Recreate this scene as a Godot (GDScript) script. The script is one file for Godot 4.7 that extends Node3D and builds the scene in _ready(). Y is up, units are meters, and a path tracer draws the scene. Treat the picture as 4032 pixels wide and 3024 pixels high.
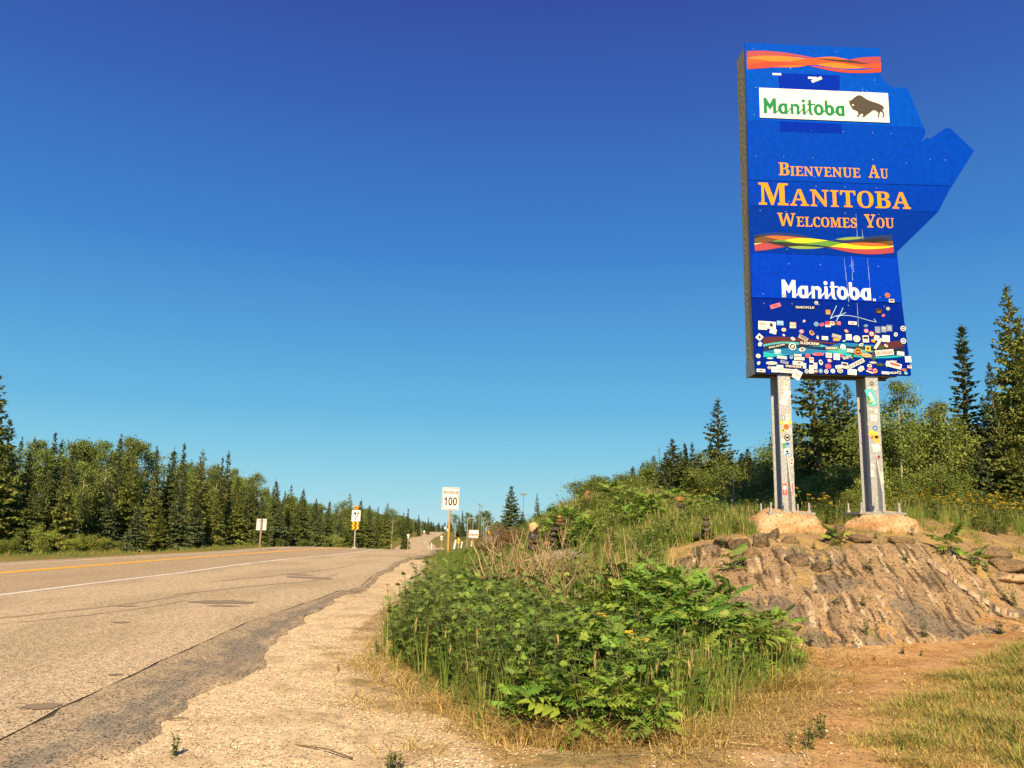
extends Node3D
# A roadside at a provincial border: highway, rock knoll with a tall welcome sign, forest. Metres; distances run along -Z from the viewer.
const TERRAIN := [-8, 0, 0, -4, 0, 0, -8, 0.03, 3, -4, 0.03, 3, -8, 0.06, 6, -4, 0.06, 6, -8, 0.09, 9, -4, 0.09, 9, -14, 0.12, 12, -8, 0.12, 12, -4.2, 0.12, 12, -14, 0.16, 16, -8, 0.16, 16, -4.2, 0.16, 16, -14, 0.22, 22, -8, 0.22, 22, -4.2, 0.22, 22, -14, 0.3, 30, -8, 0.3, 30, -4.2, 0.3, 30, -14, 0.4, 40, -8, 0.4, 40, -4.2, 0.4, 40, -14, 0.5, 50, -8, 0.5, 50, -4.2, 0.5, 50, -14, 0.58, 58, -8, 0.58, 58, -4.2, 0.58, 58, -20, 0.15, 15, -27, 0.05, 15, -45, 0.15, 15, -20, 0.25, 25, -27, 0.15, 25, -45, 0.25, 25, -20, 0.35, 35, -27, 0.25, 35, -45, 0.35, 35, -20, 0.45, 45, -27, 0.35, 45, -45, 0.45, 45, -20, 0.58, 58, -27, 0.48, 58, -45, 0.58, 58, -13, 0.6, 66, -6, 0.52, 66, -13, 0.3, 80, -7, 0.1, 80, -22, 0.55, 66, -35, 0.5, 70, -60, 0.6, 80, -25, -0.3, 100, -10, -0.6, 100, -60, 0, 120, -20, -2, 150, -40, -1.5, 150, -80, -0.5, 170, -40, -3.2, 220, -20, -3.4, 220, -10, -2.4, 220, -90, -1, 250, -40, -3, 330, -55, -2.4, 330, -22, -1.4, 330, -120, 1, 350, -2.51, 0.47, 30, -2.25, -0.02, 23.5, -1.89, 0.29, 26, -1.36, 0.56, 26, -3.06, 0.51, 46.5, -2.37, 0.52, 50, -1.42, 0.64, 45, -0.84, 0.86, 40, 0.01, 0.9, 45, -3.24, 0.23, 56, -4.22, 0.27, 80, -6.33, -0.26, 120, -9.83, -0.2, 120, -6.34, -0.16, 150, -6.65, 0.08, 90, -13.97, -0.71, 220, 5.79, 3.08, 220, -10.55, 1.41, 330, -21.02, 0.37, 330, 17.44, 5.35, 330, -3.81, 0.28, 120, -3.23, 0.79, 160, -1.71, 2, 210, -0.06, 2.95, 260, 3.71, 1.62, 17.5, 3.97, 1.33, 16.3, 4.99, 1.69, 17.4, 5.45, 1.74, 17.4, 6.43, 1.71, 17.3, 7.28, 1.75, 17.4, 7.9, 1.74, 17.3, 9.67, 1.77, 18.2, 11.61, 1.75, 19, 3.59, 0.89, 14.8, 4.4, 1.11, 15.4, 5.78, 1.21, 15.6, 7.1, 1.23, 15.8, 8.68, 1.28, 16.4, 10.47, 1.29, 17.2, 3.14, 0.52, 13, 3.86, 0.65, 13.6, 5.04, 0.7, 13.7, 6.26, 0.69, 14, 7.48, 0.77, 14.8, 8.71, 0.86, 15.6, 3.86, 0.2, 11.9, 4.27, 0.12, 11.7, 5.18, 0.17, 12.4, 6.57, 0.29, 13.5, 7.97, 0.52, 14.6, 9.56, 0.74, 15.8, 3.6, 0, 9.9, 5.11, 0.13, 10.9, 6.47, 0.26, 11.8, 7.91, 0.44, 12.6, 5.42, 0.12, 9.1, 3.84, 0.04, 8.25, 3.88, 0.02, 6.6, 2.71, -0.01, 7.5, 1.06, 0, 6.75, 3.35, 2.04, 21, 2.81, 2.49, 23, 2.03, 2.34, 22.5, 4, 2.14, 21.5, 5.14, 2.08, 21.5, 2.07, 1.53, 19.5, 2.94, 1.46, 18.5, 3.32, 1.06, 16.5, 2.46, 0.92, 15.5, 1.75, 1.03, 16.5, 0.96, 1.24, 18, 1.34, 1.47, 19.5, 0.31, 1.06, 19, -0.4, 0.88, 19.5, 0, 1.22, 24, 0.79, 1.74, 25, 7.99, 2.29, 25, 10.66, 2.33, 25, 13.43, 2.31, 24, 15.47, 2.6, 29, 6.47, 2.45, 27, 12.31, 2.77, 33, 21.14, 2.92, 33, 21.62, 3.51, 45, 8.52, 3.11, 40, 2.86, 2.79, 27, 2.46, 2.54, 31, 0.84, 1.7, 32, 0.42, 1.5, 40, 5.3, 3.27, 50, 22.43, 5.31, 70, 33.7, 5.5, 70, 9.55, 4.13, 90, 48.66, 9.3, 130, 83.58, 9.9, 130, 0, 0, 9, 2, 0.02, 9.5, 3, 0.08, 12.5, 0.5, 0.08, 12, -1.2, 0.1, 12, -0.8, 0.2, 15, 1.2, 0.25, 14.5, -2.3, 0.2, 20, -3.2, 0.33, 33, 0, 0, 0, 5, 0, 0, 10, 0, 3, 0, 0, 5, 4, 0, 5, 8, 0.05, 6, -10, 0, -5, 10, 0, -5, 14, 0.15, 8, 18, 0.4, 12, -2, 0.02, 7, -1, 0.03, 9.5, -58, 4.6, 700, -30, 5, 700, -45, 1.2, 520, -80, 1, 520, -150, 5, 700, -300, 5, 600, 0, 4, 520, 60, 8, 500, 0, 6, 700, 200, 11, 500, 400, 14, 700, -45, 3, 1000, -300, 4, 1200, 0, 7, 1200, 500, 14, 1200, -1000, 4, 2000, 1000, 14, 2000, 0, 6, 3500, -3000, 6, 3500, 3000, 10, 3500]
const LINE_SHOULDER := [-30, -11.2, 0, -11.1, 10, -11, 18.83, -10.82, 22.82, -10.76, 28.43, -10.46, 36.44, -10.59, 41.26, -10.18, 47.33, -9.49, 100, -6.8, 160, -13.8, 240, -21.8, 340, -33.3, 520, -43.8, 700, -52.8, 760, -55.8]
const LINE_YELLOW := [-30, -16.6, 0, -16, 15, -15.6, 26.36, -15.23, 31.58, -14.96, 39.1, -14.64, 47.74, -13.91, 70, -11.5]
const LINE_LEFT := [-30, -19.5, 0, -19, 15, -18.6, 31.04, -17.97, 40.01, -16.88, 48.91, -15.5, 100, -15.4, 160, -22.4, 240, -30.4, 340, -41.9, 520, -52.4, 700, -61.4, 760, -64.4]
const EDGE_CRACK := [-30, -3, 0, -3.2, 4, -3.4, 6.65, -3.7, 7.45, -3.78, 8.44, -3.88, 9.6, -3.94, 11.13, -4.07, 14.61, -4.25, 19.73, -4.11, 28.19, -4.43, 34, -4.75, 40, -5.1, 48, -5, 62, -5.3, 100, -4.8, 160, -11.8, 240, -19.8, 340, -31.3, 520, -41.8, 700, -50.8, 760, -53.8]
const EDGE_RAGGED := [-30, -2.2, 0, -2.4, 4, -2.6, 6.07, -2.9, 7.17, -2.72, 8.66, -2.87, 10.31, -2.85, 13.24, -3.28, 17.61, -3.66, 29.92, -4.24, 39.79, -4.81, 48, -4.5, 62, -5, 100, -4.5, 160, -11.5, 240, -19.5, 340, -31, 520, -41.5, 700, -50.5, 760, -53.5]
const SIGN_AT := Vector3(5.186, 5.135, -18.0)
const BOARD_TOP := [0.006, 7.719, 3.172, 7.708, 3.162, 6.967, 3.342, 6.758, 3.75, 6.742, 4.063, 5.776, 0.001, 5.813]
const BOARD_UPPER := [0.001, 5.813, 4.063, 5.776, 4.102, 5.637, 3.989, 5.445, 4.128, 5.532, 4.164, 5.498, 4.553, 5.774, 4.673, 5.779, 5.186, 5.247, 4.616, 4.386, -0.009, 4.37]
const BOARD_NAME := [-0.009, 4.37, 4.616, 4.386, 4.539, 4.269, 4.25, 3.759, -0.017, 3.77]
const BOARD_WAVES := [-0.017, 3.77, 4.25, 3.759, 3.261, 2.799, 3.258, 2.666, -0.016, 2.684]
const BOARD_BRIGHT := [-0.016, 2.684, 3.258, 2.666, 3.301, 1.638, -0.027, 1.666]
const BOARD_FOOT := [-0.027, 1.666, 3.301, 1.638, 3.403, 0.053, 3.375, 0.017, 0, 0]
const BOARD_WHITE := [0.304, 6.602, 3.274, 6.579, 3.269, 5.857, 0.3, 5.873]
const BISON := [2.334, 6.379, 2.361, 6.369, 2.393, 6.365, 2.431, 6.388, 2.488, 6.442, 2.544, 6.485, 2.599, 6.502, 2.652, 6.491, 2.712, 6.451, 2.786, 6.4, 2.891, 6.359, 2.982, 6.333, 3.057, 6.303, 3.117, 6.27, 3.153, 6.23, 3.177, 6.171, 3.151, 6.197, 3.13, 6.18, 3.136, 6.123, 3.163, 6.067, 3.138, 5.974, 3.104, 5.973, 3.129, 6.058, 3.1, 6.106, 3.065, 6.118, 3.05, 6.055, 3.033, 5.97, 2.999, 5.969, 3.017, 6.054, 3, 6.11, 2.955, 6.138, 2.902, 6.139, 2.829, 6.08, 2.733, 6.011, 2.693, 5.972, 2.636, 5.97, 2.676, 6.025, 2.644, 6.056, 2.612, 6.039, 2.555, 5.972, 2.509, 5.973, 2.561, 6.037, 2.552, 6.069, 2.532, 6.117, 2.504, 6.103, 2.491, 6.132, 2.441, 6.143, 2.413, 6.186, 2.378, 6.258, 2.361, 6.315, 2.368, 6.351]
const PATCH_HIGH := [0.774, 6.987, 2.182, 6.989, 2.176, 6.586, 0.772, 6.583]
const PATCH_LOW := [0.765, 5.805, 2.163, 5.789, 2.16, 5.555, 0.755, 5.557]
const LETTERING := [0.68, 4.507, 2.523, 4.513, 0.301, 0.221, 2.715, 4.519, 3.159, 4.511, 0.302, 0.222, 0.208, 3.805, 3.635, 3.809, 0.516, 0.388, 0.608, 3.319, 2.385, 3.33, 0.303, 0.224, 2.562, 3.347, 3.224, 3.351, 0.304, 0.225]
const WORDMARKS := [0.391, 5.981, 2.244, 5.975, 0.373, 0.645, 1.692, 2.604, 1.674, 0.394]
const STRIPE_COLORS := "CRIMSON CRIMSON UMBER AMBER FLAME RUST TANGERINE AMBER TANGERINE RED NAVY BLACK BROWN TANGERINE YELLOW GREEN BLACK OLIVE CRIMSON YELLOW BLACK OLIVE BROWN YELLOW TANGERINE CRIMSON MAROON AQUA MIDNIGHT OCEAN TURQUOISE OCEAN AQUA MIDNIGHT MAROON TURQUOISE"
const STRIPES := [10, 0.053, 7.505, 0.417, 7.534, 0.919, 7.509, 1.309, 7.456, 1.642, 7.4, 1.474, 7.399, 1.027, 7.417, 0.524, 7.409, 0.217, 7.385, 0.051, 7.342, 8, 2.399, 7.379, 2.627, 7.439, 2.882, 7.473, 3.162, 7.493, 3.156, 7.351, 2.956, 7.304, 2.871, 7.292, 2.649, 7.343, 9, 1.516, 7.404, 1.754, 7.392, 2.118, 7.376, 2.455, 7.375, 2.677, 7.338, 2.905, 7.296, 2.591, 7.293, 2.255, 7.316, 1.892, 7.352, 10, 0.054, 7.336, 0.245, 7.386, 0.524, 7.412, 0.86, 7.417, 1.25, 7.396, 1.445, 7.38, 1.191, 7.315, 0.854, 7.278, 0.464, 7.287, 0.131, 7.321, 19, 0.053, 7.33, 0.353, 7.306, 0.687, 7.277, 1.078, 7.287, 1.53, 7.395, 1.892, 7.349, 2.311, 7.312, 2.619, 7.291, 2.905, 7.293, 3.164, 7.349, 3.156, 7.213, 2.725, 7.19, 2.193, 7.193, 1.802, 7.228, 1.41, 7.213, 1.074, 7.179, 0.575, 7.261, 0.295, 7.22, 0.051, 7.168, 10, 0.051, 7.165, 0.295, 7.226, 0.631, 7.266, 1.077, 7.251, 1.522, 7.202, 1.243, 7.212, 0.907, 7.184, 0.682, 7.133, 0.43, 7.099, 0.05, 7.058, 6, 0.626, 7.131, 0.907, 7.187, 1.243, 7.212, 1.438, 7.202, 1.184, 7.153, 0.905, 7.136, 8, 1.635, 7.237, 1.917, 7.284, 2.198, 7.289, 2.532, 7.242, 2.81, 7.205, 2.584, 7.172, 2.191, 7.163, 1.857, 7.198, 6, 1.614, 7.398, 1.896, 7.434, 2.121, 7.437, 2.441, 7.38, 2.118, 7.382, 1.81, 7.394, 10, 1.466, 7.2, 1.8, 7.177, 2.19, 7.139, 2.638, 7.132, 3.156, 7.213, 3.15, 7.107, 2.803, 7.07, 2.354, 7.061, 1.964, 7.1, 1.687, 7.155, 22, 0.084, 3.095, 0.451, 3.154, 0.799, 3.158, 1.146, 3.128, 1.405, 3.068, 1.708, 3.019, 1.97, 3.023, 2.322, 3.069, 2.676, 3.137, 2.941, 3.179, 3.173, 3.193, 3.169, 3.059, 2.892, 3.091, 2.628, 3.068, 2.296, 3.001, 1.969, 3, 1.708, 3.01, 1.491, 3.033, 1.187, 3.062, 0.753, 3.093, 0.361, 3.077, 0.084, 3.019, 5, 0.086, 3.091, 0.187, 3.076, 0.361, 3.072, 0.273, 3.051, 0.083, 3.01, 6, 0.083, 3.005, 0.307, 3.068, 0.619, 3.006, 0.444, 2.955, 0.313, 2.927, 0.081, 2.924, 8, 0.307, 3.068, 0.579, 3.09, 0.926, 3.076, 1.317, 3.05, 1.143, 3.047, 0.924, 3.026, 0.706, 2.993, 0.49, 3.031, 7, 0.749, 2.994, 0.968, 3.037, 1.317, 3.05, 1.729, 3.013, 1.488, 2.976, 1.225, 2.946, 0.964, 2.942, 12, 0.444, 2.953, 0.619, 2.995, 0.792, 2.989, 0.964, 2.942, 1.225, 2.943, 1.488, 2.976, 1.751, 3.011, 2.076, 2.96, 1.788, 2.873, 1.485, 2.904, 1.18, 2.904, 0.834, 2.943, 11, 0.312, 2.925, 0.617, 2.954, 0.921, 2.936, 1.267, 2.907, 1.592, 2.878, 1.788, 2.866, 1.656, 2.851, 1.352, 2.864, 1.048, 2.868, 0.787, 2.843, 0.528, 2.884, 7, 0.808, 2.843, 1.092, 2.87, 1.352, 2.864, 1.635, 2.853, 1.459, 2.823, 1.198, 2.803, 0.959, 2.81, 7, 0.081, 2.861, 0.312, 2.922, 0.571, 2.876, 0.765, 2.842, 0.568, 2.802, 0.306, 2.75, 0.083, 2.725, 3, 0.08, 2.899, 0.269, 2.921, 0.081, 2.866, 10, 1.708, 3.01, 1.969, 2.995, 2.297, 3.005, 2.629, 3.079, 2.893, 3.11, 3.169, 3.055, 2.977, 3.04, 2.712, 3, 2.404, 2.97, 2.098, 2.972, 6, 1.873, 3.044, 2.061, 3.088, 2.281, 3.113, 2.544, 3.121, 2.41, 3.072, 2.102, 3.036, 5, 2.756, 3.004, 2.977, 3.033, 3.171, 3.055, 3.171, 2.956, 2.973, 2.965, 11, 1.766, 2.872, 1.966, 2.937, 2.163, 2.961, 2.445, 2.924, 2.794, 2.908, 3.173, 2.944, 3.175, 2.915, 2.967, 2.875, 2.659, 2.845, 2.31, 2.839, 2.005, 2.862, 8, 2.097, 2.954, 2.317, 2.979, 2.624, 2.988, 2.886, 2.974, 3.17, 2.933, 2.926, 2.912, 2.619, 2.907, 2.314, 2.925, 11, 1.7, 2.855, 2.005, 2.857, 2.31, 2.837, 2.659, 2.841, 2.967, 2.873, 3.18, 2.915, 3.178, 2.776, 2.915, 2.741, 2.609, 2.723, 2.304, 2.74, 2.002, 2.79, 12, 0.196, 0.792, 0.451, 0.81, 0.707, 0.812, 1.089, 0.783, 1.428, 0.745, 1.789, 0.702, 1.787, 0.668, 1.426, 0.693, 1.086, 0.714, 0.703, 0.708, 0.447, 0.685, 0.194, 0.631, 11, 0.194, 0.631, 0.447, 0.682, 0.703, 0.706, 1.085, 0.693, 1.446, 0.663, 1.636, 0.621, 1.379, 0.608, 1.083, 0.636, 0.701, 0.661, 0.445, 0.642, 0.195, 0.584, 14, 0.195, 0.584, 0.445, 0.642, 0.701, 0.661, 1.082, 0.632, 1.463, 0.577, 1.887, 0.534, 2.314, 0.535, 2.1, 0.512, 1.674, 0.529, 1.25, 0.561, 0.953, 0.582, 0.654, 0.557, 0.398, 0.507, 0.195, 0.476, 10, 0.193, 0.476, 0.526, 0.536, 0.953, 0.579, 1.377, 0.549, 1.674, 0.527, 1.843, 0.501, 1.458, 0.459, 1.074, 0.434, 0.819, 0.421, 0.523, 0.446, 6, 0.195, 0.474, 0.438, 0.444, 0.776, 0.423, 0.606, 0.395, 0.393, 0.366, 0.193, 0.356, 8, 1.636, 0.621, 1.853, 0.699, 2.153, 0.714, 2.365, 0.687, 2.665, 0.684, 2.534, 0.644, 2.212, 0.618, 1.891, 0.606, 8, 1.547, 0.536, 1.891, 0.599, 2.275, 0.598, 2.572, 0.563, 2.83, 0.578, 2.527, 0.518, 2.141, 0.487, 1.801, 0.504, 10, 1.788, 0.672, 2.106, 0.633, 2.491, 0.642, 2.833, 0.634, 3.284, 0.635, 3.277, 0.527, 2.954, 0.497, 2.657, 0.543, 2.317, 0.578, 1.997, 0.591, 7, 2.62, 0.646, 2.839, 0.731, 3.078, 0.781, 3.284, 0.801, 3.285, 0.663, 3.003, 0.612, 2.789, 0.611, 11, 1.546, 0.515, 1.886, 0.498, 2.31, 0.448, 2.735, 0.427, 3.08, 0.464, 3.276, 0.516, 3.272, 0.447, 2.948, 0.404, 2.52, 0.389, 2.095, 0.417, 1.778, 0.467]
const STICKERS := [0.493, 1.495, 0.234, 0.089, 18, 1.395, 1.588, 0.08, 0.08, 0, 1.643, 1.387, 0.098, 0.1, 0, 0.198, 1.053, 0.19, 0.19, -2, 0.386, 1.061, 0.195, 0.156, -3, 0.421, 0.929, 0.145, 0.112, -15, 0.581, 1.114, 0.143, 0.098, -2, 0.859, 1.09, 0.139, 0.1, -2, 0.857, 1.033, 0.134, 0.05, 0, 0.655, 0.967, 0.098, 0.08, 0, 1.11, 1.172, 0.074, 0.067, 0, 1.373, 1.112, 0.103, 0.1, 0, 1.496, 1.104, 0.123, 0.106, 0, 1.625, 1.134, 0.112, 0.089, 0, 1.628, 1.076, 0.112, 0.045, 0, 1.723, 1.137, 0.089, 0.084, 0, 1.797, 1.139, 0.056, 0.078, 0, 1.868, 1.144, 0.076, 0.08, 0, 1.041, 0.939, 0.103, 0.089, 0, 1.262, 0.913, 0.12, 0.151, -5, 0.119, 0.788, 0.123, 0.128, -40, 0.651, 0.848, 0.067, 0.061, 0, 0.846, 0.773, 0.123, 0.089, 0, 1.074, 0.796, 0.212, 0.089, -28, 1.388, 0.816, 0.076, 0.084, 0, 1.547, 0.805, 0.136, 0.08, -3, 1.806, 0.85, 0.201, 0.084, -14, 1.796, 0.775, 0.145, 0.056, 0, 0.127, 0.634, 0.128, 0.106, 0, 0.828, 0.602, 0.162, 0.156, 0, 1.035, 0.542, 0.184, 0.106, -5, 0.5, 0.477, 0.156, 0.123, 0, 0.079, 0.375, 0.1, 0.095, 0, 0.331, 0.33, 0.156, 0.04, 0, 0.592, 0.354, 0.212, 0.061, -5, 0.796, 0.37, 0.089, 0.123, 0, 0.939, 0.411, 0.162, 0.045, 0, 0.967, 0.338, 0.223, 0.069, 0, 1.154, 0.402, 0.112, 0.095, 0, 1.388, 0.445, 0.301, 0.095, 6, 1.614, 0.428, 0.134, 0.106, -4, 1.783, 0.401, 0.134, 0.139, -3, 1.881, 0.432, 0.067, 0.084, 0, 1.232, 0.311, 0.089, 0.117, 0, 1.431, 0.267, 0.117, 0.134, 0, 1.62, 0.311, 0.145, 0.089, 0, 0.361, 0.225, 0.245, 0.072, 0, 0.639, 0.253, 0.167, 0.061, -14, 0.932, 0.237, 0.223, 0.084, -5, 0.966, 0.244, 0.145, 0.084, 0, 1.073, 0.184, 0.067, 0.117, -3, 1.31, 0.218, 0.084, 0.078, 0, 1.26, 0.16, 0.173, 0.084, -2, 1.586, 0.185, 0.132, 0.109, 0, 0.082, 0.218, 0.084, 0.1, 0, 0.307, 0.125, 0.076, 0.072, 0, 0.125, 0.058, 0.184, 0.067, -2, 0.413, 0.088, 0.123, 0.123, -2, 0.538, 0.131, 0.145, 0.112, -2, 0.654, 0.065, 0.446, 0.089, -3, 0.904, -0.014, 0.178, 0.201, -28, 1.116, 0.065, 0.089, 0.095, 0, 1.218, 0.068, 0.1, 0.095, 0, 1.312, 0.067, 0.084, 0.056, -4, 1.419, 0.078, 0.089, 0.095, 0, 1.541, 0.072, 0.091, 0.095, 0, 1.683, 0.085, 0.112, 0.106, 0, 1.836, 0.094, 0.117, 0.1, 0, 1.806, 0.179, 0.123, 0.067, 12, 0.69, 1.732, 0.084, 0.067, 0, 2.97, 1.796, 0.112, 0.106, 0, 3.055, 1.675, 0.117, 0.076, 0, 2.674, 1.684, 0.056, 0.054, 0, 2.764, 1.441, 0.145, 0.106, -2, 2.969, 1.497, 0.078, 0.076, 0, 2.856, 1.342, 0.085, 0.089, 0, 2.168, 1.154, 0.184, 0.072, -2, 2.457, 1.102, 0.091, 0.061, 12, 2.711, 1.018, 0.117, 0.145, 0, 2.847, 1.033, 0.112, 0.134, 0, 2.971, 1.062, 0.123, 0.139, -2, 3.275, 1.062, 0.12, 0.117, 0, 2.459, 0.988, 0.103, 0.089, 0, 2.573, 0.924, 0.12, 0.117, 0, 2.021, 0.971, 0.112, 0.095, 8, 2.066, 0.837, 0.132, 0.132, 0, 2.241, 0.807, 0.156, 0.147, 0, 2.438, 0.808, 0.134, 0.151, 2, 2.679, 0.838, 0.106, 0.112, -15, 2.882, 0.826, 0.162, 0.145, -3, 3.106, 0.924, 0.123, 0.1, -5, 3.263, 0.784, 0.123, 0.123, 0, 2.599, 0.769, 0.087, 0.061, -15, 2.704, 0.712, 0.279, 0.061, 55, 1.959, 0.75, 0.1, 0.05, 0, 2.331, 0.679, 0.112, 0.089, 0, 2.475, 0.596, 0.117, 0.117, -3, 1.929, 0.615, 0.123, 0.123, 0, 2.077, 0.543, 0.125, 0.078, -5, 2.254, 0.518, 0.167, 0.156, 0, 2.432, 0.446, 0.245, 0.095, -6, 3.183, 0.505, 0.156, 0.084, -4, 3.341, 0.383, 0.134, 0.134, 4, 2.873, 0.67, 0.089, 0.089, 0, 1.939, 0.376, 0.072, 0.084, 0, 2.077, 0.403, 0.078, 0.067, 0, 2.005, 0.387, 0.067, 0.067, 0, 1.942, 0.211, 0.139, 0.128, -8, 1.799, 0.179, 0.117, 0.067, 10, 2.488, 0.219, 0.156, 0.078, 0, 2.489, 0.15, 0.1, 0.045, 0, 3.046, 0.238, 0.279, 0.117, -13, 2.883, 0.274, 0.123, 0.145, 0, 1.84, 0.094, 0.123, 0.1, 0, 2.099, 0.072, 0.195, 0.123, -3, 2.296, 0.146, 0.167, 0.156, 0, 2.601, 0.11, 0.112, 0.112, 0, 2.486, 0.082, 0.201, 0.056, -22, 2.826, 0.07, 0.167, 0.056, -3, 2.997, 0.077, 0.167, 0.067, 0, 3.122, 0.086, 0.089, 0.067, -14, 3.24, 0.146, 0.106, 0.084, 0, 3.27, 0.078, 0.072, 0.061, -15, 3.358, 0.217, 0.089, 0.061, 0, 3.012, 0.323, 0.145, 0.045, -4, 2.566, 0.289, 0.201, 0.067, 5]
const STICKER_CODES := "r P R c W K r O Y r W S r W K r W S r L B r O W r W S c W N b W R c L B b P R r R K r W S r W R r K R r P R c P L b T K r W K b W S b W S r S N b W G r W K r S K r O Y b W S c W K b W K r C W c W P c C W r W K b L B r W S r W B c P K b P R r W S r W K c P R r W O b W K b P W c W S r S B r W S b W N r W S r Y W r W S c P R b W S c W K r W N r W S r W C r W S r W S c W K r W K r R W c L B c W B c L W c W K r W S c W K c O R r W K r W B r K R c W K b P N r W P c L K r D S r D S r D S c W K c P L c R W b O W r W K c W S r W K r W S r W K b W N c W B r O Y r W K b C W b W N r Y K c W C r W K c O K c O W r W S r W S b W N b W K b W K r S B r W K r W S b W N r P W r W R b W S c W K r W O b W S c R W b W S r W N b W K r S B b O R r C W r W R r S W b S W"
const WORD_STICKERS := [1.138, 1.476, 0.435, 0.069, 0, 1.206, 0.679, 0.446, 0.089, -3, 0.488, 0.603, 0.39, 0.067, 14, 1.684, 0.588, 0.279, 0.069, 0, 0.833, 0.163, 0.368, 0.069, -3, 2.835, 0.517, 0.402, 0.123, 6, 2.2, 0.257, 0.39, 0.084, 28]
const STICKER_WORDS := "SUICYCLE:KW SLEDCREW:KW @hikes_and_trails:KW ARMY:NW UNIVERSE:KW SAUVAGEAU:WR SLEDX:WK"
const SCRIBBLE_ONE := [1.84, 1.536, 1.764, 1.388, 1.688, 1.24, 1.77, 1.289, 1.863, 1.315, 1.956, 1.335]
const SCRIBBLE_TWO := [1.981, 1.493, 1.898, 1.322, 1.811, 1.185]
const SCRIBBLE_THREE := [2.032, 1.389, 1.925, 1.322, 1.82, 1.282, 1.925, 1.319, 2.097, 1.321, 2.301, 1.286, 2.55, 1.217, 2.692, 1.192, 2.65, 1.266]
const PAINT_MARKS := [2.288, 0.615, 0.212, 0.123, 2.135, 0.416, 0.067, 0.245, 2.591, 0.427, 0.078, 0.29, 2.723, 0.253, 0.223, 0.078, 2.768, 0.627, 0.201, 0.1, 2.328, 0.318, 0.156, 0.123]
const POST_STICKERS := [0.68, -0.201, 0.093, 0.093, 0, 0.666, -0.297, 0.104, 0.083, 0, 0.662, -0.509, 0.129, 0.332, -22, 0.582, -0.944, 0.093, 0.104, 0, 0.694, -0.931, 0.083, 0.145, -10, 0.647, -1.041, 0.249, 0.075, 0, 0.654, -1.131, 0.12, 0.116, 0, 0.578, -1.216, 0.114, 0.104, 0, 0.714, -1.224, 0.096, 0.091, 0, 0.662, -1.361, 0.137, 0.137, 0, 0.569, -1.435, 0.087, 0.104, 0, 0.592, -1.535, 0.062, 0.104, 0, 0.664, -1.517, 0.091, 0.125, 0, 0.65, -1.662, 0.12, 0.129, 0, 0.657, -1.708, 0.208, 0.075, 18, 0.74, -1.867, 0.087, 0.177, -8, 0.571, -2.455, 0.087, 0.228, 0, 0.686, -2.453, 0.104, 0.239, 0, 0.75, -2.145, 0.062, 0.125, -3, 2.55, -0.156, 0.129, 0.125, 0, 2.563, -0.262, 0.166, 0.054, 0, 2.524, -0.455, 0.187, 0.374, 16, 2.487, -0.509, 0.112, 0.166, 0, 2.61, -0.75, 0.091, 0.114, 0, 2.506, -0.71, 0.083, 0.058, 0, 2.559, -0.899, 0.125, 0.125, 0, 2.567, -1.12, 0.156, 0.125, -25, 2.517, -1.247, 0.166, 0.145, -40, 2.592, -1.34, 0.1, 0.187, 10, 2.492, -1.321, 0.104, 0.083, 0, 2.568, -1.539, 0.158, 0.154, 8, 2.594, -1.746, 0.125, 0.083, 30, 2.456, -2.018, 0.066, 0.27, -4, 2.653, -2.179, 0.05, 0.228, -4, 2.444, -1.039, 0.075, 0.083, 0]
const POST_STICKER_CODES := "c W G r W S r W S c B W r W S r Y W c O R b Y K c W P c K W c W S r G L r L B r W K b L B c W R r R W r R P r S K c S K r W S r C W r G Y b W S b W S r W S b B L r Y K r Y K b O R r W S b K R r W S r W S c W K"
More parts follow.
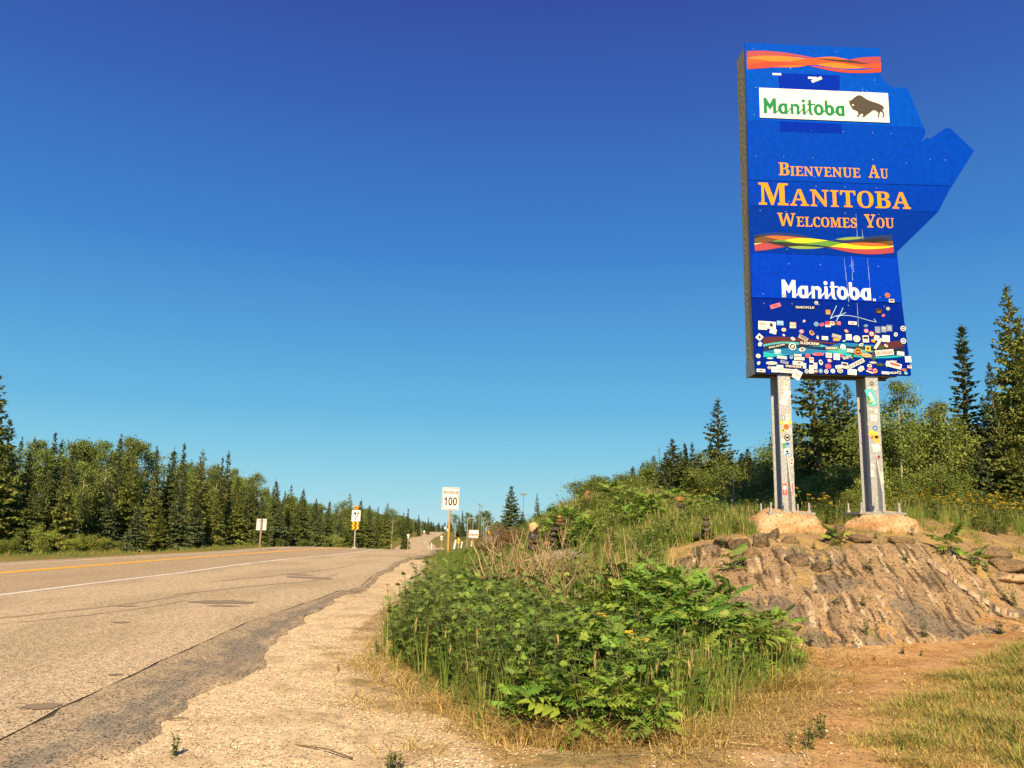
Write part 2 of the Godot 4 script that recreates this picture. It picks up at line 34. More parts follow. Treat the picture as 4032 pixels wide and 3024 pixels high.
const TREES_ONE := [0, -27.1, 44, 10.2, 1.3, 1, 1, -35.6, 62, 7.6, 1, 1, 4, -33.8, 60, 7, 0.8, 1, 5, -32.8, 60, 7.3, 1, 1, 1, -32.9, 62, 8, 1, 2, 4, -28.6, 56, 6.7, 1, 2, 0, -29.4, 50, 7.5, 1.1, 2, 2, -29, 52, 5.8, 1.1, 1, 5, -31, 64, 6.9, 0.9, 2, 5, -29.1, 62, 7.5, 1, 3, 1, -26.6, 58, 7.5, 1, 3, 6, -28.4, 64, 8, 1, 1, 5, -28.1, 66, 7.9, 1, 4, 1, -26.2, 64, 7.3, 0.9, 4, 0, -26, 66, 7.4, 1, 6, 1, -26.6, 70, 8.2, 1, 5, 2, -21.6, 60, 6.7, 1.1, 5, 1, -24.1, 72, 7.3, 0.9, 6, 1, -24.3, 74, 8.1, 1, 7, 6, -25.9, 76, 7.1, 0.8, 2, 5, -25.5, 80, 7.2, 0.8, 5, 6, -24.7, 84, 7.2, 0.8, 3, 2, -23.5, 78, 5.8, 1, 7, 0, -21.6, 80, 6.2, 1.1, 9, 2, -21.3, 84, 6.1, 1, 8, 0, -21.4, 90, 6.3, 1, 10, 1, -22.3, 100, 6, 1, 8, 0, -21.9, 105, 6.2, 1, 11, 6, -21.8, 112, 6.5, 1, 1, 2, -21.6, 118, 8, 1, 1, 0, -20.7, 120, 7.3, 1, 1, 2, -24.3, 170, 9.9, 1, 2, 1, -28, 230, 11.1, 1, 2, 1, -27, 230, 12.1, 1, 3, 0, -24.1, 150, 8.8, 1, 2, 1, -22.9, 150, 8.4, 1, 1, 6, -25.5, 190, 9.6, 1, 2, 3, -27.1, 47, 5, 1.1, 1, 2, -24.6, 46, 4.6, 1.1, 2, 0, -24.2, 44, 3.5, 1, 3, 3, -23.6, 46, 4.4, 1, 2, 2, -24.2, 50, 4.2, 1, 3, 0, -23.1, 50, 4, 1, 4, 3, -22.9, 52, 4.9, 1.1, 3, 2, -21.4, 52, 4.6, 1.1, 4, 3, -20.6, 54, 3.8, 1.1, 5, 3, -20.1, 47, 2.5, 1, 4, 0, -20, 50, 2.3, 1, 5, 0, -20.9, 58, 3.7, 1.1, 7, 2, -20.3, 60, 4, 1, 6, 3, -20.6, 66, 4.2, 1, 6, 0, -18.8, 66, 3.8, 1, 8, 3, -18.6, 70, 3.7, 1, 7, 2, -18.2, 74, 3.6, 1, 9, 3, -18.4, 84, 3.8, 1, 8, 0, -17.6, 90, 4, 1, 12, 2, -17, 95, 4.2, 1, 10, 8, -22.9, 43, 1.5, 1, 1, 8, -22.3, 45, 1, 1, 2, 8, -22.1, 47, 1, 1, 3, 7, -20.4, 50, 0.6, 1, 3, 7, -24.1, 42, 1, 1, 1, 7, -21.1, 48, 0.8, 1, 2, 7, -18, 68, 0.7, 1, 5, 7, -17.3, 74, 0.8, 1, 6, 8, -17.9, 84, 1.6, 1, 5, 8, -17.3, 88, 1.8, 1, 6, 2, -31.2, 66.6, 6.4, 0.9, 0, 2, -32.7, 70.3, 6.9, 0.9, 0, 5, -38.7, 72.1, 7.9, 1.1, 0, 0, -32.7, 80.1, 7.1, 0.9, 0, 6, -26.1, 52.4, 6.6, 1, 0, 0, -25.9, 52.6, 6.2, 1, 0, 2, -40.4, 109.6, 8.3, 1, 0, 0, -24.6, 48.6, 5.9, 1.1, 0, 5, -26.3, 44, 5.5, 1, 0, 2, -24.7, 73.9, 5.7, 0.9, 0, 0, -37.7, 106.4, 8, 0.9, 0, 2, -29.7, 67.4, 6.5, 1.1, 0, 2, -28.7, 89.1, 7.3, 0.9, 0, 0, -42.2, 97.1, 9.8, 0.9, 0, 1, -37.5, 63.1, 7.4, 0.9, 0, 2, -26.3, 59.5, 6.8, 0.9, 0, 1, -32.4, 61.7, 7.5, 1.1, 0, 2, -24.8, 52, 5.2, 1.1, 0, 0, -34.1, 73.1, 7.9, 1, 0, 5, -23.9, 48.4, 5, 0.9, 0, 0, -32.6, 93.6, 7.7, 0.9, 0, 2, -33.2, 68.3, 7.2, 1.1, 0, 0, -23.3, 53, 5.9, 0.9, 0, 1, -30.7, 57, 5.9, 1.1, 0, 1, -35.5, 108.1, 8.8, 1, 0, 0, -30.3, 102.6, 7.6, 0.9, 0, 0, -29.8, 78.8, 6.7, 0.9, 0, 1, -35.2, 72.6, 7.1, 1.1, 0, 5, -27.6, 101.8, 6.1, 1.1, 0, 0, -22.5, 62.3, 6, 1.1, 0, 6, -35.9, 98.5, 9.1, 1, 0, 0, -22.9, 94.9, 4.5, 1, 0, 0, -32.4, 69.4, 6.6, 1, 0, 6, -35.5, 70.8, 8, 1.1, 0, 2, -33.3, 59.4, 7.4, 1.1, 0, 6, -31.6, 62.6, 7.2, 1, 0, 1, -22.3, 100, 5.6, 0.9, 0, 6, -39.4, 67.8, 7.4, 1.1, 0, 0, -38.1, 84.8, 8.3, 0.9, 0, 0, -34, 76.8, 8.2, 1, 0, 1, -24.6, 63.8, 5.2, 1.1, 0, 3, -24.3, 108.4, 6, 1.1, 0, 0, -24.6, 82.4, 5.7, 1.1, 0, 1, -22.6, 71.8, 5.7, 1, 0, 5, -40, 90.9, 10.1, 0.9, 0, 3, -32.6, 66.7, 6.5, 1, 0, 0, -24.7, 79.9, 5.4, 0.9, 0, 3, -42.5, 100.4, 9.1, 0.9, 0, 3, -22.3, 85, 4.7, 1, 0, 0, -30.1, 89, 8.4, 1, 0, 6, -39.9, 82.5, 9, 1.1, 0, 2, -58.4, 191.8, 10.1, 1.1, 0, 2, -37.3, 207.3, 10.3, 0.9, 0, 1, -51, 169.1, 10, 1.1, 0, 0, -47.1, 198.8, 11.7, 1, 0, 0, -44.7, 113.5, 10.7, 1, 0, 5, -39.2, 239.9, 11, 0.9, 0, 6, -34.2, 187.6, 9.4, 1, 0, 0, -32.3, 124.3, 8.5, 0.9, 0, 2, -25.8, 131.1, 6.7, 1, 0, 2, -39.9, 123.8, 11.1, 1.1, 0, 1, -64.8, 242.7, 12.2, 1, 0, 1, -59.6, 291.6, 10.1, 0.9, 0, 6, -64.1, 253.8, 10.6, 1.1, 0, 2, -43.5, 137, 9.5, 0.9, 0, 1, -31.2, 121.5, 7.5, 0.9, 0, 6, -58.5, 223.4, 11.8, 1.1, 0, 2, -50.8, 328.1, 12.6, 1.1, 0, 6, -32.7, 189.5, 8.8, 0.9, 0, 0, -29.2, 135.5, 6.3, 1, 0, 5, -39.3, 128, 9.5, 1, 0, 0, -42.6, 196.8, 9.1, 1.1, 0, 2, -34.6, 135, 7.9, 1, 0, 5, -41.4, 122.4, 9.4, 1, 0, 2, -38.1, 136.5, 9.7, 1.1, 0, 6, -63, 254.8, 11, 1.1, 0, 1, -60.3, 240.9, 11, 0.9, 0, 0, -38.8, 161.8, 10.4, 0.9, 0, 1, -69, 319.4, 12.3, 1, 0, 5, -56.3, 170.7, 12.5, 1.1, 0, 5, -35.2, 112.9, 8.5, 1, 0, 2, -58.9, 259.7, 10.3, 1.1, 0, 0, -46, 204.6, 10.3, 1, 0]
const TREES_TWO := [0, -43.5, 274.2, 11, 1, 0, 0, -57.8, 317.2, 12.1, 1, 0, 2, -38.2, 192.2, 9.9, 1, 0, 0, -50.1, 149.1, 12.7, 0.9, 0, 5, -27.8, 145, 7.9, 0.9, 0, 6, -36.3, 157, 8.7, 0.9, 0, 2, -57.8, 305.6, 12.8, 0.9, 0, 2, -41.9, 122.9, 9.7, 1, 0, 0, -37.4, 125.3, 9.5, 1, 0, 2, -31.9, 131, 8.2, 1, 0, 1, -46.3, 237.5, 10.9, 1.1, 0, 6, -44.6, 251.9, 12.2, 0.9, 0, 2, -55.2, 218.9, 10, 1.1, 0, 0, -30.2, 136.3, 6.3, 1, 0, 2, -27.1, 111.2, 7, 1, 0, 6, -25.3, 119.4, 5.3, 1, 0, 0, -35.8, 164, 8.7, 1.1, 0, 6, -52.4, 182.2, 12.8, 1, 0, 6, -46.1, 147.2, 12.3, 0.9, 0, 0, -65.6, 259, 12.3, 1, 0, 6, -40.3, 158.6, 10, 0.9, 0, 0, -42.3, 263.9, 11.7, 1.1, 0, 2, -52.2, 192.3, 13.3, 1, 0, 2, -48, 249.6, 12.3, 1, 0, 2, -49.1, 272.2, 11, 0.9, 0, 2, -43.3, 280.2, 10.8, 1.1, 0, 1, -37.5, 166.7, 9.7, 0.9, 0, 0, -67.8, 259, 9.1, 1, 0, 0, -62.1, 208.7, 13, 1, 0, 0, -39.9, 155.3, 10.1, 1.1, 0, 5, -37, 121, 10, 0.9, 0, 5, -43.8, 141.1, 11.3, 1, 0, 0, -50.2, 273.5, 11.4, 1.1, 0, 0, -57.6, 308.9, 12.2, 1.1, 0, 6, -72.1, 281.9, 12.2, 1.1, 0, 1, -52.8, 272, 9.7, 1.1, 0, 2, -32.6, 168, 9, 0.9, 0, 1, -58.4, 299, 10.5, 1.1, 0, 0, -26.8, 134.7, 6.6, 0.9, 0, 6, -32.7, 137.5, 7.7, 1, 0, 2, -29.7, 141.6, 7.5, 1, 0, 5, -64.2, 318.5, 11.4, 1.1, 0, 2, -40.9, 161.8, 9.3, 1, 0, 2, -28.6, 140.6, 6.5, 1.1, 0, 6, -44.1, 117.4, 10.3, 1, 0, 6, -35.3, 145.3, 7.9, 0.9, 0, 2, -73.1, 306.5, 12.7, 1, 0, 1, -34.7, 116.8, 9.2, 1.1, 0, 6, -28.6, 120.7, 6.2, 1.1, 0, 0, -39.9, 120.8, 10.4, 1.1, 0, 2, -54.5, 176.1, 13.1, 0.9, 0, 6, -41.4, 175.3, 9.4, 0.9, 0, 6, -29.2, 119.9, 6.9, 0.9, 0, 0, -39.1, 128.9, 9.7, 1, 0, 0, -29.5, 111.5, 6.5, 1, 0, 1, -44.9, 111.3, 10, 0.9, 0, 5, -41.6, 168.1, 10.6, 1, 0, 2, -27.1, 121.3, 6.4, 1.1, 0, 0, -53.3, 207.6, 13.1, 0.9, 0, 2, -38.3, 221.9, 9.9, 1, 0, 1, -60.5, 282.8, 10.1, 1.1, 0, 1, -50.3, 179.5, 13.1, 1, 0, 5, -65.8, 261.3, 10.7, 1, 0, 2, -56.2, 249.8, 12.9, 1, 0, 6, -36, 218.6, 10.7, 0.9, 0, 1, -40.8, 168.4, 9.5, 0.9, 0, 1, -39.8, 202.1, 10.7, 1, 0, 2, -48.1, 137.6, 11.9, 1, 0, 6, -36.4, 113.4, 8.9, 1, 0, 6, -45.8, 241.6, 10.7, 1.1, 0, 0, -49.6, 183.3, 11.8, 1, 0, 1, -49.3, 148.2, 12.3, 0.9, 0, 6, -49.5, 279, 10.2, 1.1, 0, 1, -37, 135.6, 9.2, 1.1, 0, 5, -82.9, 314.1, 12.8, 1, 0, 0, -57.8, 226.6, 11.1, 0.9, 0, 2, -42.8, 170.1, 11.1, 0.9, 0, 1, -47.9, 314.8, 11.7, 1, 0, 5, -34.3, 192.9, 9.8, 1.1, 0, 5, -59.7, 190.3, 13.3, 1.1, 0, 5, -26.4, 125.6, 5.2, 1, 0, 5, -42.9, 113, 10.9, 1.1, 0, 0, -55.6, 215.9, 12, 0.9, 0, 6, -49, 285.2, 11.3, 1.1, 0, 2, -38, 199.2, 10.4, 1.1, 0, 5, -75.1, 339.7, 10.8, 1, 0, 0, -39.2, 132.4, 9.6, 0.9, 0, 0, -43.9, 269, 11.3, 0.9, 0, 6, -39.8, 250.2, 11.2, 1.1, 0, 0, -37.4, 172.2, 8.9, 1, 0, 6, -34.5, 156.7, 9, 1.1, 0, 6, -46, 138.3, 9.3, 1.1, 0, 2, -39.2, 164, 10.2, 1, 0, 2, -49.7, 143.6, 12.3, 1.1, 0, 1, -50.5, 156.6, 12.6, 1, 0, 2, -74.6, 323.9, 9.8, 0.9, 0, 2, -43.9, 239.9, 11, 1.1, 0, 2, -45, 167.5, 10.6, 1.1, 0, 0, -49.4, 302.2, 9.7, 1, 0, 0, -44.4, 119.9, 11.9, 1, 0, 2, -32.3, 151.6, 7.2, 1.1, 0, 1, -28.9, 136.2, 6.4, 1.1, 0, 6, -31.8, 114.3, 7.2, 0.9, 0, 6, -40.2, 118.2, 9.9, 1.1, 0, 1, -44.8, 197.1, 10.3, 1, 0, 2, -42.9, 262.6, 11.4, 1.1, 0, 6, -46.7, 268.6, 10.1, 0.9, 0, 1, -49.4, 138.2, 11.2, 0.9, 0, 2, -51.2, 218.5, 11.5, 1.1, 0, 2, -25, 113.9, 6.1, 1, 0, 2, -31.3, 116.9, 7.1, 1.1, 0, 2, -48.6, 193, 10.9, 0.9, 0, 5, -62.5, 239.8, 9.3, 1, 0, 1, -58.2, 242, 9.6, 0.9, 0, 1, -50.2, 183.9, 10.2, 0.9, 0, 2, -45.1, 206, 10.1, 0.9, 0, 2, -43.7, 125.8, 9.4, 1, 0, 5, -53.9, 160.9, 9.2, 1, 0, 6, -117.1, 756.8, 13.6, 1.1, 0, 2, -88.1, 392.1, 10.1, 1.1, 0, 0, -65.7, 404.3, 11.7, 1, 0, 2, -83.8, 469.1, 11.4, 1.1, 0, 0, -112.5, 587.1, 10.9, 0.9, 0, 2, -97.4, 424.7, 11.6, 1, 0, 0, -94.2, 536.6, 9.5, 0.9, 0, 0, -89.1, 722.2, 11.6, 0.9, 0, 2, -70.8, 440.5, 13.4, 0.9, 0, 2, -108.5, 689.3, 12, 0.9, 0, 2, -74.2, 383.9, 10.6, 1, 0, 2, -90.9, 594.2, 10.6, 1, 0, 2, -58.5, 382.7, 12.6, 0.9, 0, 6, -76.7, 515.3, 10.9, 0.9, 0, 2, -51.2, 351.3, 11.8, 1, 0, 0, -83.3, 358.8, 10.8, 1.1, 0, 2, -80.7, 683.6, 9.4, 0.9, 0, 2, -82.4, 505.4, 10.4, 0.9, 0, 0, -80, 715.8, 9.5, 1, 0, 2, -118.8, 618, 11.4, 1.1, 0, 2, -96.6, 530.6, 11, 1.1, 0, 2, -83.7, 708.3, 11.3, 1, 0, 2, -65.5, 441.8, 10.7, 1, 0, 6, -81.9, 419.7, 11.3, 1, 0, 0, -72.7, 700, 8.2, 1, 0, 2, -82.5, 560.2, 10.4, 1.1, 0, 6, -100.5, 462.3, 9.7, 0.9, 0, 2, -81.6, 506.3, 12, 0.9, 0, 2, -75.4, 587.6, 11.7, 0.9, 0, 6, -105.5, 527.9, 9.4, 1.1, 0, 0, -108.5, 592.8, 9.5, 0.9, 0, 0, -102.9, 604.8, 13.8, 0.9, 0, 2, -86.9, 560.6, 10.8, 1, 0, 0, -88.9, 581.9, 10.8, 1.1, 0, 2, -116.4, 615.3, 13.1, 0.9, 0, 2, -96, 488.9, 9.8, 1.1, 0, 2, -57.7, 354.9, 13, 0.9, 0, 0, -80.7, 566.5, 9.9, 1.1, 0, 6, -99.2, 662.1, 12.5, 1.1, 0, 2, -60.4, 422.1, 12.1, 0.9, 0, 0, -54.4, 394.4, 11.2, 0.9, 0, 0, -63.7, 422.8, 10.9, 0.9, 0, 6, -71.2, 603.5, 10.4, 1.1, 0, 2, -62.2, 374.5, 11.7, 0.9, 0, 0, -64.9, 358.9, 12.2, 1, 0, 0, -103.2, 558.8, 10.9, 1, 0, 2, -74.6, 647.2, 9.5, 1.1, 0, 6, -65.1, 481.5, 10.4, 0.9, 0, 2, -75.8, 562.2, 11.4, 1, 0, 0, -69, 533, 12.8, 0.9, 0, 2, -61.7, 445.6, 11.2, 1, 0, 6, -96.2, 474.6, 9.3, 1, 0, 0, -80.4, 661.3, 10.5, 1.1, 0, 0, -99.2, 485.6, 9.9, 1.1, 0, 6, -94.6, 524.5, 9.1, 0.9, 0, 0, -63.7, 514.2, 12, 1.1, 0, 2, -63.3, 420.8, 11.5, 1.1, 0, 2, -113.1, 661.6, 9.5, 1, 0, 6, -76.8, 599.6, 9.1, 0.9, 0, 2, -87.4, 441.1, 10.4, 1, 0, 6, -72.1, 488.2, 12.3, 0.9, 0, 6, -88.8, 445.1, 12.7, 0.9, 0]
const TREES_THREE := [0, -65.4, 401.3, 10.9, 1, 0, 6, -65.7, 342.6, 10.6, 1.1, 0, 6, -69.1, 627.3, 9.3, 0.9, 0, 2, -94.3, 752.4, 10.1, 1.1, 0, 2, -119.6, 694.4, 11, 1.1, 0, 2, -94.5, 635.6, 12.7, 1.1, 0, 2, -71.9, 355.5, 11.2, 1, 0, 2, -67.8, 536.8, 11.1, 1, 0, 6, -100.7, 495.1, 10.9, 1, 0, 6, -64.2, 514.6, 11.2, 0.9, 0, 2, -60.2, 355.3, 10.6, 1.1, 0, 0, -87.6, 437.3, 11, 1.1, 0, 0, -75.6, 699.8, 9.8, 1.1, 0, 0, -94.4, 645.9, 9.3, 1.1, 0, 2, -88.5, 416, 11.7, 0.9, 0, 2, -81.4, 425.8, 11.8, 1.1, 0, 0, -67.4, 360.3, 13.3, 1.1, 0, 2, -64.5, 384.1, 9.2, 1.1, 0, 0, -63.5, 405.7, 12.1, 1.1, 0, 0, -112.1, 558.5, 13.9, 1, 0, 2, -99.9, 438.5, 11.8, 1, 0, 6, -107.7, 655.7, 13.7, 0.9, 0, 0, -84.7, 402.4, 11.9, 0.9, 0, 0, -89.7, 373.3, 10.8, 0.9, 0, 2, -56.5, 359.4, 12.3, 0.9, 0, 2, -58.6, 360.1, 12.1, 1, 0, 0, -109.3, 511, 12.5, 1, 0, 0, -55.3, 373.7, 11.4, 1.1, 0, 6, -105.9, 490.2, 12.7, 0.9, 0, 2, -80.8, 568.8, 11.9, 0.9, 0, 0, -100.5, 594.6, 11.1, 1, 0, 6, -89.3, 682.5, 9.5, 0.9, 0, 0, -86, 577, 13, 1, 0, 0, -101.5, 608.2, 13.5, 1.1, 0, 2, -54.9, 385.4, 11.5, 1.1, 0, 2, -116.2, 553.4, 14, 1, 0, 2, -74.6, 409.1, 9.3, 1, 0, 2, -123.2, 642, 11.9, 1, 0, 0, -65.4, 381.4, 9.4, 1.1, 0, 2, -108.1, 595.1, 12.3, 1.1, 0, 0, -67.7, 374.4, 13.3, 0.9, 0, 0, -82.7, 474, 12.9, 0.9, 0, 0, -66.6, 511.3, 9.6, 1, 0, 2, -68.9, 435.7, 12, 0.9, 0, 0, -70.1, 405, 11.3, 1.1, 0, 6, -67.2, 509.9, 9.9, 1, 0, 0, -130, 681.2, 9.1, 1.1, 0, 6, -79.3, 371.3, 10.5, 0.9, 0, 0, -49.7, 286.4, 11.7, 1.5, 0, 1, -57.9, 408.6, 11.4, 1.5, 0, 5, -76.9, 817.6, 8.2, 1.5, 0, 6, -79.3, 866.9, 7.6, 1.5, 0, 0, -65.8, 537.1, 11.4, 1.5, 0, 6, -61.1, 439.3, 11.6, 1.5, 0, 6, -49.1, 289.2, 12.6, 1.5, 0, 0, -63.7, 501.6, 12.5, 1.5, 0, 5, -46.7, 258.6, 11.6, 1.5, 0, 0, -59.8, 447.1, 9.8, 1.5, 0, 1, -68.2, 599, 7.4, 1.5, 0, 0, -58.2, 397.2, 11.4, 1.5, 0, 0, -50.8, 307.7, 12.5, 1.5, 0, 1, -54.7, 336.5, 11.7, 1.5, 0, 0, -75.4, 768.9, 7.7, 1.5, 0, 2, -57.8, 408.9, 12.6, 1.5, 0, 6, -79.7, 762.3, 11, 1.5, 0, 1, -48, 272.6, 11.1, 1.5, 0, 5, -74, 646.9, 9.8, 1.5, 0, 0, -46.4, 259.1, 11.4, 1.5, 0, 6, -50.1, 302.3, 12.8, 1.5, 0, 1, -72, 619, 7.6, 1.5, 0, 5, -46.8, 265.8, 11.4, 1.5, 0, 1, -73, 647.3, 7.9, 1.5, 0, 5, -67.8, 539.2, 11.5, 1.5, 0, 6, -52.7, 320, 13.2, 1.5, 0, 6, -45.9, 260.3, 11.4, 1.5, 0, 0, -64.9, 487.1, 10.7, 1.5, 0, 0, -69.2, 529, 11.9, 1.5, 0, 5, -55.5, 378.5, 11.6, 1.5, 0, 5, -70.3, 601.8, 9.3, 1.5, 0, 6, -52.2, 314.7, 13.4, 1.5, 0, 0, -53.1, 331.8, 12.4, 1.5, 0, 2, -79.7, 865.2, 11.5, 1.5, 0, 5, -62.8, 448.3, 10.1, 1.5, 0, 0, -61.6, 454.8, 10.7, 1.5, 0, 0, -68.4, 600.9, 7.4, 1.5, 0, 0, -65.7, 522.1, 12.3, 1.5, 0, 2, -74, 691.9, 9.1, 1.5, 0, 2, -78.7, 799.5, 10.9, 1.5, 0, 0, -71, 551, 10.2, 1.5, 0, 1, -52.1, 302, 12.2, 1.5, 0, 0, -74.6, 854.9, 10.9, 1.5, 0, 0, -68, 575.1, 10.5, 1.5, 0, 6, -53.2, 347.5, 12.5, 1.5, 0, 5, -54.6, 325.1, 12.4, 1.5, 0, 5, -74.1, 692, 7.1, 1.5, 0, 0, -70.4, 676, 6.3, 1.5, 0, 0, -68.6, 576.5, 9.1, 1.5, 0, 0, -76.4, 682.4, 8.3, 1.5, 0, 1, -74.5, 763.3, 7.8, 1.5, 0, 0, -69.2, 648.2, 6.5, 1.5, 0, 1, -51.7, 321.2, 13.3, 1.5, 0, 1, -66, 562.6, 11, 1.5, 0, 6, -86, 934.6, 10.6, 1.5, 0, 6, -62.7, 478.1, 11.6, 1.5, 0, 2, -79.4, 876.1, 12.3, 1.5, 0, 5, -48.6, 280.3, 11.1, 1.5, 0, 0, -50.7, 297.6, 12.9, 1.5, 0, 6, -85.9, 899, 8.1, 1.5, 0, 1, -74.3, 803.1, 8, 1.5, 0, 5, -68.3, 544.4, 12.2, 1.5, 0, 0, -53, 325.8, 13.2, 1.5, 0, 1, -71.7, 823.6, 7, 1.5, 0, 0, -70.4, 560.9, 9.9, 1.5, 0, 2, -43.4, 238.1, 10.7, 1.5, 0, 2, -59.3, 420.3, 12.7, 1.5, 0, 1, -55.5, 355.5, 12.8, 1.5, 0, 2, -60.8, 403.5, 11.9, 1.5, 0, 0, -49.8, 299.8, 11.6, 1.5, 0, 5, -53.8, 328.5, 12.5, 1.5, 0, 0, -56.2, 364.2, 13.1, 1.5, 0, 2, -65.1, 499.2, 13.1, 1.5, 0, 2, -63.1, 479.2, 11.8, 1.5, 0, 0, -46.7, 269.3, 11.6, 1.5, 0, 1, -82.1, 872.2, 12.3, 1.5, 0, 0, -75.2, 689, 8.6, 1.5, 0, 0, -67.3, 541.6, 9.6, 1.5, 0, 2, -45.8, 256.1, 11.7, 1.5, 0, 0, -50.2, 295.7, 11.2, 1.5, 0, 0, -59.7, 410.1, 11.2, 1.5, 0, 1, -51, 311.7, 11.6, 1.5, 0, 0, -78.6, 817.3, 8.2, 1.5, 0, 1, -54.5, 320, 12.2, 1.5, 0, 5, -45.7, 263.4, 12.4, 1.5, 0, 0, -66.8, 510.6, 10.6, 1.5, 0, 0, -73.4, 820.1, 10.9, 1.5, 0, 0, -84.1, 931.8, 12.7, 1.5, 0, 5, -64.4, 535.3, 9, 1.5, 0, 2, -64.7, 463.1, 11.6, 1.5, 0, 5, -51.4, 306.4, 12.5, 1.5, 0, 1, -56.5, 402.7, 12.2, 1.5, 0, 6, -77.7, 780.1, 9.6, 1.5, 0, 2, -61.7, 517.1, 11.2, 1.5, 0, 0, -52.6, 350.6, 12.1, 1.5, 0, 2, -69.6, 591.8, 10.4, 1.5, 0, 6, -78.2, 807.7, 8.9, 1.5, 0, 5, -57.4, 367.6, 12, 1.5, 0, 0, -78.6, 804, 9.4, 1.5, 0, 6, -77, 718.7, 8.4, 1.5, 0, 1, -53.7, 327.2, 13.6, 1.5, 0, 5, -44.4, 250.8, 11.3, 1.5, 0, 6, -70.5, 584.6, 10.1, 1.5, 0, 6, -67, 530.3, 12.4, 1.5, 0, 5, -62.8, 533.5, 11.9, 1.5, 0, 6, -60.3, 427, 11.9, 1.5, 0, 6, -75.6, 697.3, 8, 1.5, 0, 2, -54.3, 377.5, 10.9, 1.5, 0, 2, -57.8, 377.2, 12.5, 1.5, 0, 1, -69.3, 580.8, 10.6, 1.5, 0, 0, -82, 849.6, 8.6, 1.5, 0, 2, -74.6, 694.1, 8.8, 1.5, 0, 6, -49.7, 276.7, 11.7, 1.5, 0, 1, -78.5, 720, 6.4, 1.5, 0, 0, -79.7, 824.9, 11, 1.5, 0, 0, -74.2, 771.4, 7.6, 1.5, 0, 0, -77.4, 909.7, 9, 1.5, 0, 0, -60.9, 439.7, 10.7, 1.5, 0, 6, -69.8, 545.7, 11.1, 1.5, 0, 2, -69.7, 598.9, 8.8, 1.5, 0, 1, -54.3, 520, 12.7, 1.3, 0, 1, -52.5, 560, 10.9, 1.3, 0, 6, -26, 420, 10.6, 1.3, 0, 1, -22.7, 420, 12.4, 1.3, 0, 5, -20.9, 430, 11.5, 1.3, 0, 0, -18.6, 430, 10.7, 1.3, 0, 6, -16.3, 430, 9.9, 1.3, 0, 6, -13.9, 440, 11.8, 1.3, 0, 5, -12, 440, 12.2, 1.3, 0, 6, -10.1, 440, 10.4, 1.3, 0, 0, -24.7, 430, 9.2, 1.3, 0, 0, -19.4, 410, 8.4, 1.3, 0]
